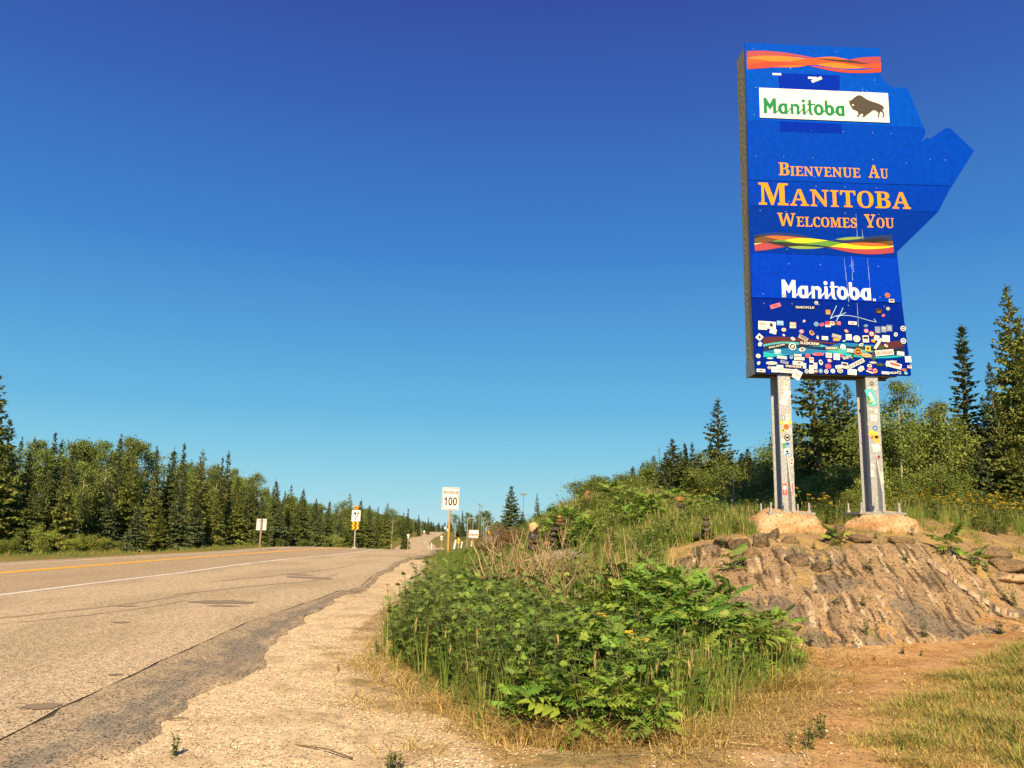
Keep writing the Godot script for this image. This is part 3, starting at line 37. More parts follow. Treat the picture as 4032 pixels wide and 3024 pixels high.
const TREES_FOUR := [0, -14.6, 415, 7.7, 1.3, 0, 3, -16.1, 400, 7, 1.3, 0, 3, -20.9, 390, 6.8, 1.3, 0, 1, -49.5, 700, 8.9, 1.3, 0, 0, -46.9, 700, 8.2, 1.3, 0, 1, -53.9, 720, 8, 1.3, 0, 0, -58.6, 730, 7.8, 1.3, 0, 0, -9.5, 500, 6.2, 1.3, 0, 5, -4.5, 330, 5.2, 1.3, 0, 6, -2.4, 280, 4.5, 1.3, 0, 8, -5.2, 300, 4.4, 1.3, 0, 2, -61.4, 824, 10.1, 1.8, 0, 2, -15.5, 724.3, 7.4, 1.8, 0, 0, -79.5, 708.1, 5.4, 1.8, 0, 6, -51.7, 925.9, 9.4, 1.8, 0, 1, -14.8, 811.6, 9.2, 1.8, 0, 1, 19.5, 730, 7.2, 1.8, 0, 0, -68.5, 651.9, 5.5, 1.8, 0, 2, -25.4, 865.7, 10.8, 1.8, 0, 1, 41.6, 740.2, 6.8, 1.8, 0, 1, -66.5, 637.2, 6.6, 1.8, 0, 0, -71.4, 923.6, 9.6, 1.8, 0, 6, -72.2, 762.9, 6.5, 1.8, 0, 0, -6.3, 758.5, 9, 1.8, 0, 2, -71.8, 872.8, 11.5, 1.8, 0, 6, -78.2, 939.8, 9.9, 1.8, 0, 0, -59.7, 883.1, 12, 1.8, 0, 1, -24.7, 762.7, 8.9, 1.8, 0, 0, -57.2, 703.4, 5.1, 1.8, 0, 2, -90.5, 773.4, 6.7, 1.8, 0, 2, 53.3, 784.4, 6.3, 1.8, 0, 1, -35.3, 834.4, 8.3, 1.8, 0, 0, -93, 854.5, 10.4, 1.8, 0, 1, -8.5, 752.9, 7.6, 1.8, 0, 2, 15.3, 824.3, 9.7, 1.8, 0, 6, 32.2, 780.6, 7.2, 1.8, 0, 0, 45.7, 830.6, 9.1, 1.8, 0, 1, -69.1, 905.7, 10.5, 1.8, 0, 0, 18.3, 907, 11.7, 1.8, 0, 6, 25.5, 853.7, 9.4, 1.8, 0, 2, 4.1, 687.6, 6.1, 1.8, 0, 0, -1, 755.7, 7.8, 1.8, 0, 1, -25.3, 776.3, 6.3, 1.8, 0, 1, 4.5, 843.7, 9.1, 1.8, 0, 2, 30.7, 644.7, 6, 1.8, 0, 1, 16.2, 933.4, 10.3, 1.8, 0, 0, -30.5, 835.6, 10.1, 1.8, 0, 1, -16.1, 943.4, 12.3, 1.8, 0, 6, -86.5, 757.3, 6, 1.8, 0, 6, -74.9, 745.3, 5.6, 1.8, 0, 0, 46.3, 684.9, 4.2, 1.8, 0, 1, -15.7, 637, 6.7, 1.8, 0, 6, -98.9, 942.6, 9.8, 1.8, 0, 1, 17.5, 811, 9.2, 1.8, 0, 6, -15.2, 945.7, 13.2, 1.8, 0, 9, -0.2, 23, 1, 1, 0, 9, 0.2, 22.5, 0.6, 1, 0, 9, -0.5, 24, 0.9, 1, 0, 3, 0.1, 55, 3.8, 1.1, 1, 2, 2.3, 72, 3.4, 0.8, 1, 0, 1, 66, 2, 1, 1, 0, 3.7, 62, 2, 1, 2, 1, 4.2, 64, 1.8, 1, 1, 6, 2.7, 60, 1.3, 1.2, 0, 5, 1.6, 60, 1.4, 1.2, 0, 7, 0.7, 42, 0.9, 1, 1, 2, 8.7, 36, 4.6, 1.6, 3, 7, 4, 31, 1.2, 1, 9, 1, 5.3, 38, 2, 1.2, 1, 0, 6.1, 40, 2.2, 1, 1, 0, 7.3, 44, 2.6, 1, 2, 0, 7.9, 44, 2.7, 1, 3, 2, 8.2, 44, 3.2, 1.2, 1, 3, 8.3, 42, 2.7, 1, 2, 1, 9.4, 46, 3.2, 1.2, 3, 0, 9.6, 44, 2.6, 1, 4, 6, 11.8, 52, 3.2, 1.3, 0, 0, 10.8, 46, 3.3, 0.9, 5, 2, 11.6, 46, 3, 1, 4, 6, 12.6, 48, 2.9, 1.2, 0, 0, 12.1, 44, 2.9, 0.9, 7, 3, 11.4, 40, 2.3, 1, 3, 7, 3, 28, 0.9, 1, 7, 7, 2.6, 26.5, 0.8, 0.8, 5, 6, 6.9, 40, 1.9, 1, 0, 7, 7.2, 38, 1.9, 1.2, 14, 6, 8.9, 42, 2, 1, 0, 7, 9.3, 38, 1.9, 1.2, 18, 6, 11.3, 42, 1.9, 1, 0, 2, 7.3, 38, 3.1, 1.7, 2, 4, 7.3, 42, 2.9, 0.6, 1, 1, 9.3, 44, 3.2, 1, 4, 1, 9.4, 46, 3, 0.9, 2, 0, 9.8, 36, 2.3, 1.2, 6, 1, 10.6, 38, 2.2, 1.2, 5, 6, 6.1, 38, 2.3, 1, 0, 7, 5, 34, 1.6, 1, 11, 7, 4.4, 33, 1.4, 1, 10, 7, 3.5, 30, 1.1, 1, 8, 7, 2.3, 26, 1, 0.6, 4, 7, 2.8, 28, 0.8, 0.8, 6, 3, 6.4, 36, 1.9, 1, 1, 5, 9.1, 40, 2.3, 1, 0, 6, 9.3, 36, 2.1, 1, 0, 6, 7.5, 34, 1.6, 1, 0, 5, 8.1, 33, 1.5, 1, 0, 2, 10.2, 28.5, 5.9, 1.4, 5, 0, 11.8, 31, 5.4, 1.2, 9, 0, 10.2, 32, 4.4, 1.2, 8, 0, 13.1, 33, 4.9, 1.2, 10, 5, 12.3, 27, 4.3, 0.9, 1, 6, 13.7, 28, 3.7, 0.8, 0, 5, 13.6, 29, 3.6, 0.8, 0, 6, 15.2, 30, 4, 0.8, 1, 6, 12.7, 29, 3.8, 0.9, 0, 5, 11.8, 28, 3.2, 0.9, 0, 6, 12.4, 30, 3.7, 0.9, 0, 5, 15.6, 30, 3.7, 0.9, 0, 1, 17.6, 33, 7.3, 1.4, 6, 0, 17.9, 30, 8.2, 0.9, 12, 0, 18.9, 31, 7.2, 1, 13, 0, 16.8, 29.5, 5.3, 0.9, 11, 0, 17.1, 28, 5.4, 1.1, 14, 2, 17.2, 31, 4.3, 1.2, 6, 3, 16.2, 28, 3.7, 1.1, 5, 3, 15.8, 26.5, 2.3, 1.1, 6, 3, 15.3, 28, 2.3, 1, 4, 0, 18.7, 30, 4.8, 1.1, 15, 0, 20.9, 32, 5.7, 1, 16, 2, 20.3, 30, 4.3, 1, 7, 8, 8.6, 29, 1.7, 1, 1, 7, 8.7, 28, 2.3, 1, 0, 7, 9, 27, 1.7, 1, 0, 6, 9.9, 27, 1.8, 1, 0, 7, 10.5, 26.5, 1.6, 1, 0, 5, 11, 26, 1.6, 1, 0, 7, 11.6, 26, 1.5, 1, 0, 6, 12.7, 26.5, 1.8, 1, 0, 7, 13, 26, 1.6, 1, 0, 5, 14.1, 27, 1.5, 1, 0, 7, 7.8, 29, 1.2, 1, 23, 7, 7.8, 27, 1.1, 1, 0, 7, 6.9, 28, 0.8, 1, 19, 8, 9.1, 26, 1.1, 1, 2, 8, 10.2, 25.5, 0.9, 1, 3, 7, 11.4, 25, 0.9, 1, 0, 8, 13, 25.5, 0.8, 1, 4, 7, 13.9, 26, 0.9, 1, 0, 7, 8.5, 26, 1.1, 1, 0, 7, 9.9, 26, 1.1, 1, 0, 3, 23.4, 39.7, 5.3, 1.1, 0, 6, 17.3, 47.2, 4.2, 1.1, 0, 6, 18.6, 35.9, 3, 1.1, 0, 6, 17.1, 32.7, 3.7, 1.1, 0, 5, 21.7, 47.8, 3.6, 1.1, 0, 5, 16.3, 43.9, 4.4, 1.1, 0, 2, 15.6, 33.9, 3.1, 1.1, 0, 3, 13.7, 35.7, 3.4, 1.1, 0, 6, 17.9, 40.2, 3.4, 1.1, 0, 3, 9.9, 36.3, 1.6, 1.1, 0, 0, 11, 34, 3.5, 1.1, 0, 0, 15.9, 31.5, 3.3, 1.1, 0, 5, 18.6, 42.8, 4, 1.1, 0, 5, 21.2, 34.6, 4, 1.1, 0, 6, 16.7, 45.9, 4.3, 1.1, 0, 3, 16.9, 31.5, 3.1, 1.1, 0, 3, 13.3, 39.6, 3.7, 1.1, 0, 5, 12.8, 41.5, 3.5, 1.1, 0, 2, 26.7, 46.1, 5.6, 1.1, 0, 5, 27.2, 42.5, 5.5, 1.1, 0, 5, 18, 36.9, 2.9, 1.1, 0, 2, 21.6, 34.9, 4.5, 1.1, 0, 0, 18.5, 42.4, 2.9, 1.1, 0, 0, 24.1, 42.6, 4.2, 1.1, 0, 6, 7.9, 31.8, 2, 1.1, 0, 0, 22.3, 45.7, 4.5, 1.1, 0, 3, 18.6, 46.5, 3.8, 1.1, 0, 5, 14.1, 42.3, 3.4, 1.1, 0, 0, 10.1, 44.3, 2.2, 1.1, 0, 5, 13.8, 37.1, 3.7, 1.1, 0, 6, 10.8, 31.3, 3.1, 1.1, 0, 0, 17.2, 35.6, 3.6, 1.1, 0, 3, 16.9, 39.7, 3.5, 1.1, 0, 2, 22.5, 38.6, 4.2, 1.1, 0, 6, 15, 37.6, 3.4, 1.1, 0, 2, 16.8, 40.8, 2.8, 1.1, 0, 0, 12.2, 36, 3.4, 1.1, 0, 3, 17.8, 35.9, 3.6, 1.1, 0, 6, 22.5, 42.8, 3.8, 1.1, 0, 3, 9.7, 39.5, 2.5, 1.1, 0, 0, 31.5, 46.6, 5, 1.1, 0, 6, 10.2, 40.1, 2.4, 1.1, 0, 3, 16.2, 36.3, 2.6, 1.1, 0, 0, 17.6, 47.2, 3.9, 1.1, 0, 0, 7, 33.5, 1.2, 1.1, 0, 3, 19.8, 47.8, 3.3, 1.1, 0]
const CAIRN_STONES := [0, 0.53, 1.8, 18.6, 0.23, 0.22, 4, 0, 0.51, 1.69, 18.6, 0.19, 0.07, 0, 0, 0.52, 1.6, 18.6, 0.26, 0.15, 1, 0, 0.5, 1.5, 18.6, 0.25, 0.12, 0, 0, 0.51, 1.38, 18.6, 0.27, 0.19, 0, 0, 0.65, 1.49, 18.6, 0.11, 0.09, 1, 1, 1.08, 2.03, 18.9, 0.12, 0.09, 3, 1, 1.09, 1.97, 18.9, 0.15, 0.07, 2, 1, 1.06, 1.89, 18.9, 0.31, 0.1, 2, 1, 1.01, 1.79, 18.9, 0.28, 0.1, 0, 1, 0.8, 1.65, 18.9, 0.18, 0.14, 0, 1, 0.96, 1.69, 18.9, 0.17, 0.13, 1, 1, 1.16, 1.69, 18.9, 0.2, 0.17, 2, 1, 0.96, 1.55, 18.9, 0.17, 0.13, 0, 1, 0.83, 1.47, 18.9, 0.13, 0.1, 3, 1, 0.96, 1.45, 18.9, 0.15, 0.08, 0, 2, 2.02, 2.76, 22.5, 0.11, 0.12, 3, 2, 2, 2.65, 22.5, 0.22, 0.18, 2, 2, 2.09, 2.56, 22.5, 0.16, 0.16, 2, 2, 1.98, 2.52, 22.5, 0.18, 0.12, 0, 3, 4.02, 2.54, 20.5, 0.18, 0.13, 3, 3, 4.06, 2.41, 20.5, 0.28, 0.13, 0, 3, 4.1, 2.28, 20.5, 0.25, 0.15, 0, 3, 4.08, 2.18, 20.5, 0.29, 0.13, 1, 4, 3.98, 2.02, 17.6, 0.16, 0.07, 0, 4, 3.97, 1.95, 17.6, 0.13, 0.06, 1, 4, 3.98, 1.89, 17.6, 0.16, 0.07, 0, 4, 4, 1.81, 17.6, 0.24, 0.1, 1, 4, 3.78, 1.68, 17.6, 0.22, 0.11, 0, 4, 4.02, 1.71, 17.6, 0.25, 0.1, 0]
const BOULDERS := [1.14, 1.25, 17.9, 1.35, 0.5, 0, 4.33, 1.54, 16.6, 0.52, 0.41, 1, 4.85, 1.53, 16.7, 0.41, 0.36, 1, 5.14, 1.75, 17.2, 0.28, 0.32, 1, 6.2, 1.78, 16.9, 0.4, 0.46, 1, 5.16, 1.25, 15.6, 0.56, 0.29, 1, 5.38, 1.18, 15.2, 0.33, 0.21, 1, 9.3, 1.47, 17.2, 1.02, 0.24, 2, 9.53, 1.29, 16.6, 0.81, 0.23, 2, 9.04, 1.01, 16, 0.69, 0.14, 3, 4.51, 1.42, 16.2, 0.35, 0.17, 2, 6.82, 1.72, 17, 0.55, 0.16, 2, 7.63, 1.66, 16.9, 0.55, 0.15, 2, 5.43, 1.65, 16.9, 0.33, 0.18, 2, 4.15, 1.63, 17, 0.37, 0.15, 2]
const GUIDE_POSTS := [-11.72, -0.29, 132, 1.14, -3.93, 0.34, 62, 1.17, -5.77, 0.14, 104, 1.09, -4.91, 0.11, 112, 1, -4.25, 0, 122, 0.95, -3.9, -0.13, 138, 0.86, -3.16, -0.34, 150, 0.73, -2.87, -0.41, 160, 0.65]
const LAMP_POLES := [-7.25, 0.92, 150, 3.96, 1, -9.13, 1.16, 260, 10.16, 0, -9.74, 1.11, 300, 11, 0, -9.67, 1.43, 230, 5.08, 0, 3.11, 4.79, 200, 6.79, 0, -7.15, 1.22, 240, 5.43, 0, -6.65, 1.48, 260, 4.77, 0, -5.7, 1.28, 210, 2.94, 1]
const FAR_SIGNS := [-20.86, 180, 1.94, 1.33, 0.11, 0.53, 0, -32.25, 330, 3.54, 2.76, 1.9, 0.53, 1, -38.46, 520, 6.91, 5.69, 4.46, 1.01, 1, -29.7, 420, 5.04, 3.94, 2.84, 0.95, 1, -17.86, 230, 1.77, 0.93, 0.09, 0.68, 0, -7.53, 130, 1.43, 0.86, 0.25, 0.35, 2, -5.67, 240, 3.32, 2.75, 2, 0.52, 2]
const DEAD_BRUSH := [-0.1, 14.8, 0.68, 0.24, 15.3, 0.66, 0.69, 15.2, 0.61, -0.37, 16.5, 0.53, 1.47, 14.6, 0.55, 1.87, 14.4, 0.66, 2.3, 14.5, 0.55, 1.06, 13.8, 0.67, 2.93, 13.9, 0.45, 3.2, 13.2, 0.28, 0.1, 17, 0.46, 0.98, 16, 0.6, 2.48, 13.8, 0.37]
var rng := RandomNumberGenerator.new()
var used := {}
var mats := {}
var nodes_n := 0

# ---------------------------------------------------------------- shape collector
class Shape:
	var v := PackedVector3Array()
	var n := PackedVector3Array()
	var c := PackedColorArray()
	var uv := PackedVector2Array()
	func tri(a: Vector3, b: Vector3, d: Vector3, col := Color.WHITE) -> void:
		var k := (b - a).cross(d - a).normalized()
		v.append(a); v.append(d); v.append(b)
		for i in 3:
			n.append(k); c.append(col)
		uv.append(Vector2(a.x + a.z * 0.7, -a.y + a.z * 0.3)); uv.append(Vector2(d.x + d.z * 0.7, -d.y + d.z * 0.3)); uv.append(Vector2(b.x + b.z * 0.7, -b.y + b.z * 0.3))
	func quad(a: Vector3, b: Vector3, d: Vector3, e: Vector3, col := Color.WHITE) -> void:
		tri(a, b, d, col); tri(a, d, e, col)
	func kite(base: Vector3, tip: Vector3, w: Vector3, col: Color, at := 0.45) -> void:
		var m := base.lerp(tip, at)
		tri(base, m + w, tip, col); tri(base, tip, m - w, col)
	func box(mid: Vector3, size: Vector3, col := Color.WHITE, turn := Basis()) -> void:
		var h := size / 2
		var p := []
		for i in 8:
			p.append(mid + turn * Vector3(h.x * (1 if i & 1 else -1), h.y * (1 if i & 2 else -1), h.z * (1 if i & 4 else -1)))
		quad(p[4], p[5], p[7], p[6], col); quad(p[1], p[0], p[2], p[3], col); quad(p[0], p[4], p[6], p[2], col)
		quad(p[5], p[1], p[3], p[7], col); quad(p[6], p[7], p[3], p[2], col); quad(p[0], p[1], p[5], p[4], col)
	func tube(a: Vector3, b: Vector3, ra: float, rb: float, sides := 6, col := Color.WHITE, capped := false) -> void:
		var z := (b - a).normalized()
		var x := z.cross(Vector3.RIGHT if absf(z.x) < 0.8 else Vector3.UP).normalized()
		var y := z.cross(x)
		for i in sides:
			var t := TAU * i / sides
			var u := TAU * (i + 1) / sides
			var d0 := x * cos(t) + y * sin(t)
			var d1 := x * cos(u) + y * sin(u)
			var first := v.size()
			quad(a + d0 * ra, a + d1 * ra, b + d1 * rb, b + d0 * rb, col)
			n[first] = d0; n[first + 1] = d1; n[first + 2] = d1; n[first + 3] = d0; n[first + 4] = d0; n[first + 5] = d1
			if capped:
				tri(b, b + d0 * rb, b + d1 * rb, col); tri(a, a + d1 * ra, a + d0 * ra, col)
	func way(p: PackedVector3Array, r0: float, r1: float, sides := 5, col := Color.WHITE) -> void:
		for i in p.size() - 1:
			tube(p[i], p[i + 1], lerpf(r0, r1, float(i) / (p.size() - 1)), lerpf(r0, r1, float(i + 1) / (p.size() - 1)), sides, col)
	func slab(p: PackedVector2Array, z0: float, z1: float, col := Color.WHITE) -> void:   # an outline in x and y, front at z1
		var q := p
		if Geometry2D.is_polygon_clockwise(q):
			q = p.duplicate(); q.reverse()
		var t := Geometry2D.triangulate_polygon(q)
		for i in range(0, t.size(), 3):
			var a := q[t[i]]; var b := q[t[i + 1]]; var d := q[t[i + 2]]
			if (b - a).cross(d - a) < 0:
				var o := b; b = d; d = o
			tri(Vector3(a.x, a.y, z1), Vector3(b.x, b.y, z1), Vector3(d.x, d.y, z1), col)
			tri(Vector3(a.x, a.y, z0), Vector3(d.x, d.y, z0), Vector3(b.x, b.y, z0), col)
		for i in q.size():
			var a := q[i]; var b := q[(i + 1) % q.size()]
			quad(Vector3(a.x, a.y, z0), Vector3(b.x, b.y, z0), Vector3(b.x, b.y, z1), Vector3(a.x, a.y, z1), col)
	func ring(mid: Vector2, ro: Vector2, ri: Vector2, z0: float, z1: float, from := 0.0, to := TAU, shift := Vector2.ZERO, col := Color.WHITE) -> void:
		var k := 22
		for i in k:
			var t := lerpf(from, to, float(i) / k); var u := lerpf(from, to, float(i + 1) / k)
			var a := mid + Vector2(cos(t), sin(t)) * ro; var b := mid + Vector2(cos(u), sin(u)) * ro
			var d := mid + shift + Vector2(cos(u), sin(u)) * ri; var e := mid + shift + Vector2(cos(t), sin(t)) * ri
			slab(PackedVector2Array([a, b, d, e]), z0, z1, col)
	func mesh(m: Material) -> ArrayMesh:
		var a := []
		a.resize(Mesh.ARRAY_MAX)
		a[Mesh.ARRAY_VERTEX] = v; a[Mesh.ARRAY_NORMAL] = n; a[Mesh.ARRAY_COLOR] = c; a[Mesh.ARRAY_TEX_UV] = uv
		var r := ArrayMesh.new()
		r.add_surface_from_arrays(Mesh.PRIMITIVE_TRIANGLES, a)
		r.surface_set_material(0, m)
		return r

# ---------------------------------------------------------------- naming and adding
func numbered(called: String) -> String:
	var k: int = used.get(called, -1) + 1
	used[called] = k
	return called if k == 0 else "%s_%03d" % [called, k]

func tag(o: Node, label := "", category := "", group := "", kind := "") -> void:
	if label: o.set_meta("label", label)
	if category: o.set_meta("category", category)
	if group: o.set_meta("group", group)
	if kind: o.set_meta("kind", kind)

func thing(called: String, label: String, category: String, at := Vector3.ZERO, turn := 0.0, group := "") -> Node3D:
	var o := Node3D.new()
	o.name = numbered(called)
	o.position = at
	o.rotation.y = turn
	add_child(o)
	tag(o, label, category, group)
	return o

func put(called: String, m: Mesh, parent: Node, at := Vector3.ZERO) -> MeshInstance3D:
	var o := MeshInstance3D.new()
	o.mesh = m
	o.position = at
	if parent == self:
		o.name = numbered(called)
		add_child(o)
	else:
		o.name = called
		parent.add_child(o, true)
	return o

func part(called: String, s: Shape, m: Material, parent: Node) -> MeshInstance3D:
	return put(called, s.mesh(m), parent)

func structure(called: String, m: Mesh, parent: Node = self) -> MeshInstance3D:
	var o := put(called, m, parent)
	if parent == self: tag(o, "", "", "", "structure")
	return o

func copy(src: Node3D, called: String, at: Vector3, turn: float, scale: Vector3, label: String, group := "") -> Node3D:
	var o: Node3D = src.duplicate()
	o.name = numbered(called)
	add_child(o)
	o.transform = Transform3D(Basis(Vector3.UP, turn) * Basis.from_scale(scale), at)
	o.set_meta("label", label)
	if group: o.set_meta("group", group)
	return o

func lin(r: float, g: float, b: float) -> Color:
	return Color(r, g, b)

func mat(called: String, r := 1.0, g := 1.0, b := 1.0, rough := 0.85, metal := 0.0) -> StandardMaterial3D:   # linear base colour, times the vertex colour
	if mats.has(called): return mats[called]
	var m := StandardMaterial3D.new()
	m.resource_name = called
	m.albedo_color = Color(r, g, b).linear_to_srgb()
	m.vertex_color_use_as_albedo = true
	m.roughness = rough
	m.metallic = metal
	m.metallic_specular = 0.35
	mats[called] = m
	return m

func leaf_mat(called: String, through: float, rough := 0.6) -> StandardMaterial3D:
	var m := mat(called, 1, 1, 1, rough)
	m.cull_mode = BaseMaterial3D.CULL_DISABLED
	m.backlight_enabled = true
	m.backlight = Color(through, through, through)
	return m

func noise(kind: int, freq: float, seeded: int, octaves := 3) -> FastNoiseLite:
	var f := FastNoiseLite.new()
	f.noise_type = kind as FastNoiseLite.NoiseType
	f.frequency = freq
	f.seed = seeded
	f.fractal_octaves = octaves
	if octaves <= 1: f.fractal_type = FastNoiseLite.FRACTAL_NONE
	return f

func jit(c: Color, by: float) -> Color:
	var k := 1.0 + rng.randf_range(-by, by)
	return Color(c.r * k * (1 + rng.randf_range(-by, by) * 0.25), c.g * k, c.b * k * (1 + rng.randf_range(-by, by) * 0.3))

func pts(a: Array) -> PackedVector2Array:
	var r := PackedVector2Array()
	for i in range(0, a.size(), 2): r.append(Vector2(a[i], a[i + 1]))
	return r

func along(line: Array, d: float) -> float:   # the lines are pairs of distance and sideways place
	var k := 0
	while k < line.size() - 4 and d > line[k + 2]: k += 2
	var t := clampf((d - line[k]) / (line[k + 2] - line[k]), 0.0, 1.0)
	return lerpf(line[k + 1], line[k + 3], t)

# ---------------------------------------------------------------- the lie of the land
const GU := 2.6
const GV0 := 2.302585
const GV1 := 8.3
const GC := 300
const GR := 330
var land := PackedFloat32Array()

func solve_land() -> void:
	var count := TERRAIN.size() / 3
	var us := PackedFloat64Array(); var vs := PackedFloat64Array()
	for i in count:
		var e := maxf(TERRAIN[i * 3 + 2], -4.0) + 14.0
		us.append(TERRAIN[i * 3] / e * 1.6); vs.append(log(e))
	var rows: Array[PackedFloat64Array] = []
	for i in count + 1:
		var row := PackedFloat64Array()
		row.resize(count + 2)
		for j in count + 1:
			if i < count and j < count:
				row[j] = sqrt((us[i] - us[j]) ** 2 + (vs[i] - vs[j]) ** 2 + 0.0025) - (0.004 if i == j else 0.0)
			else:
				row[j] = 0.0 if i == j else 1.0
		row[count + 1] = TERRAIN[i * 3 + 1] if i < count else 0.0
		rows.append(row)
	for k in count + 1:
		var best := k
		for i in range(k, count + 1):
			if absf(rows[i][k]) > absf(rows[best][k]): best = i
		var swap := rows[k]; rows[k] = rows[best]; rows[best] = swap
		var top := rows[k]
		for i in range(k + 1, count + 1):
			var r := rows[i]
			var f := r[k] / top[k]
			if f != 0.0:
				for j in range(k, count + 2): r[j] -= f * top[j]
				rows[i] = r
	var w := PackedFloat64Array()
	w.resize(count + 1)
	for k in range(count, -1, -1):
		var s := rows[k][count + 1]
		for j in range(k + 1, count + 1): s -= rows[k][j] * w[j]
		w[k] = s / rows[k][k]
	land.resize(GC * GR)
	for r in GR:
		var v := lerpf(GV0, GV1, float(r) / (GR - 1))
		for q in GC:
			var u := lerpf(-GU, GU, float(q) / (GC - 1))
			var h := w[count]
			for i in count:
				var a := us[i] - u; var b := vs[i] - v
				h += w[i] * sqrt(a * a + b * b + 0.0025)
			land[r * GC + q] = h

func ground(x: float, d: float) -> float:
	var e := maxf(d, -4.0) + 14.0
	var fu := clampf((x / e * 1.6 + GU) / (2 * GU) * (GC - 1), 0, GC - 1.001)
	var fv := clampf((log(e) - GV0) / (GV1 - GV0) * (GR - 1), 0, GR - 1.001)
	var i := int(fu); var j := int(fv)
	fu -= i; fv -= j
	var k := j * GC + i
	return lerpf(lerpf(land[k], land[k + 1], fu), lerpf(land[k + GC], land[k + GC + 1], fu), fv)

func grid_mesh(p: PackedVector3Array, c: PackedColorArray, uv: PackedVector2Array, cols: int, m: Material, skip := PackedByteArray()) -> ArrayMesh:
	var rows := p.size() / cols
	var n := PackedVector3Array()
	n.resize(p.size())
	var idx := PackedInt32Array()
	for r in rows:
		for q in cols:
			var i := r * cols + q
			var dx := p[i + (1 if q < cols - 1 else 0)] - p[i - (1 if q > 0 else 0)]
			var dz := p[i + (cols if r < rows - 1 else 0)] - p[i - (cols if r > 0 else 0)]
			var k := dx.cross(dz).normalized()
			n[i] = k if k.y > 0 else -k
			if q < cols - 1 and r < rows - 1 and (skip.is_empty() or skip[i] == 0):
				idx.append_array([i, i + cols, i + 1, i + 1, i + cols, i + cols + 1] if true else [])
	var a := []
	a.resize(Mesh.ARRAY_MAX)
	a[Mesh.ARRAY_VERTEX] = p; a[Mesh.ARRAY_NORMAL] = n; a[Mesh.ARRAY_COLOR] = c; a[Mesh.ARRAY_TEX_UV] = uv; a[Mesh.ARRAY_INDEX] = idx
	var out := ArrayMesh.new()
	out.add_surface_from_arrays(Mesh.PRIMITIVE_TRIANGLES, a)
	out.surface_set_material(0, m)
	return out

# ---------------------------------------------------------------- grain
func grain(size: int, cell: float, seeded: int, low: float, high: float, dark_share: float, light_share: float, warm: float) -> Array:   # stones in a fine matrix: [colour, relief]
	var f := noise(FastNoiseLite.TYPE_CELLULAR, 1.0 / cell, seeded, 1)
	f.cellular_return_type = FastNoiseLite.RETURN_CELL_VALUE
	var which := f.get_seamless_image(size, size).get_data()
	f.cellular_return_type = FastNoiseLite.RETURN_DISTANCE
	var far := f.get_seamless_image(size, size).get_data()
	var fine := noise(FastNoiseLite.TYPE_SIMPLEX, 0.16, seeded + 3, 3).get_seamless_image(size, size).get_data()
	var wide := noise(FastNoiseLite.TYPE_SIMPLEX, 0.012, seeded + 5, 4).get_seamless_image(size, size).get_data()
	var rgb8 := PackedByteArray(); var hi := PackedByteArray()
	rgb8.resize(size * size * 3); hi.resize(size * size)
	for i in size * size:
		var w := which[i] / 255.0
		var g := lerpf(low, high, fine[i] / 255.0) + (wide[i] - 128) * 0.0009
		var tall := 0.35 + fine[i] / 1200.0
		var edge := far[i] / 255.0
		if w < dark_share and edge < 0.62: g *= 0.55; tall = 0.8 - edge * 0.5
		elif w > 1.0 - light_share and edge < 0.62: g = minf(1.0, g * 1.42); tall = 0.95 - edge * 0.6
		elif edge < 0.5: g *= 0.9 + 0.3 * w; tall = 0.7 - edge * 0.5
		g = clampf(g, 0.0, 1.0)
		rgb8[i * 3] = int(255 * g); rgb8[i * 3 + 1] = int(255 * g * (1 - warm * 0.5)); rgb8[i * 3 + 2] = int(255 * g * (1 - warm))
		hi[i] = int(255 * clampf(tall, 0, 1))
	return [ImageTexture.create_from_image(Image.create_from_data(size, size, false, Image.FORMAT_RGB8, rgb8)), ImageTexture.create_from_image(Image.create_from_data(size, size, false, Image.FORMAT_L8, hi))]

func grained(called: String, tex: Array, metres: float, relief: float, rough := 0.95) -> StandardMaterial3D:
	var m := mat(called, 1, 1, 1, rough)
	m.albedo_texture = tex[0]
	m.uv1_scale = Vector3.ONE / metres
	m.heightmap_enabled = relief > 0
	m.heightmap_texture = tex[1]
	m.heightmap_scale = relief
	m.metallic_specular = 0.2
	return m

const ORDINALS := ["first", "second", "third", "fourth", "fifth", "sixth", "seventh", "eighth", "ninth", "tenth", "eleventh", "twelfth", "thirteenth", "fourteenth", "fifteenth", "sixteenth", "seventeenth", "eighteenth", "nineteenth", "twentieth", "twenty-first", "twenty-second", "twenty-third", "twenty-fourth"]

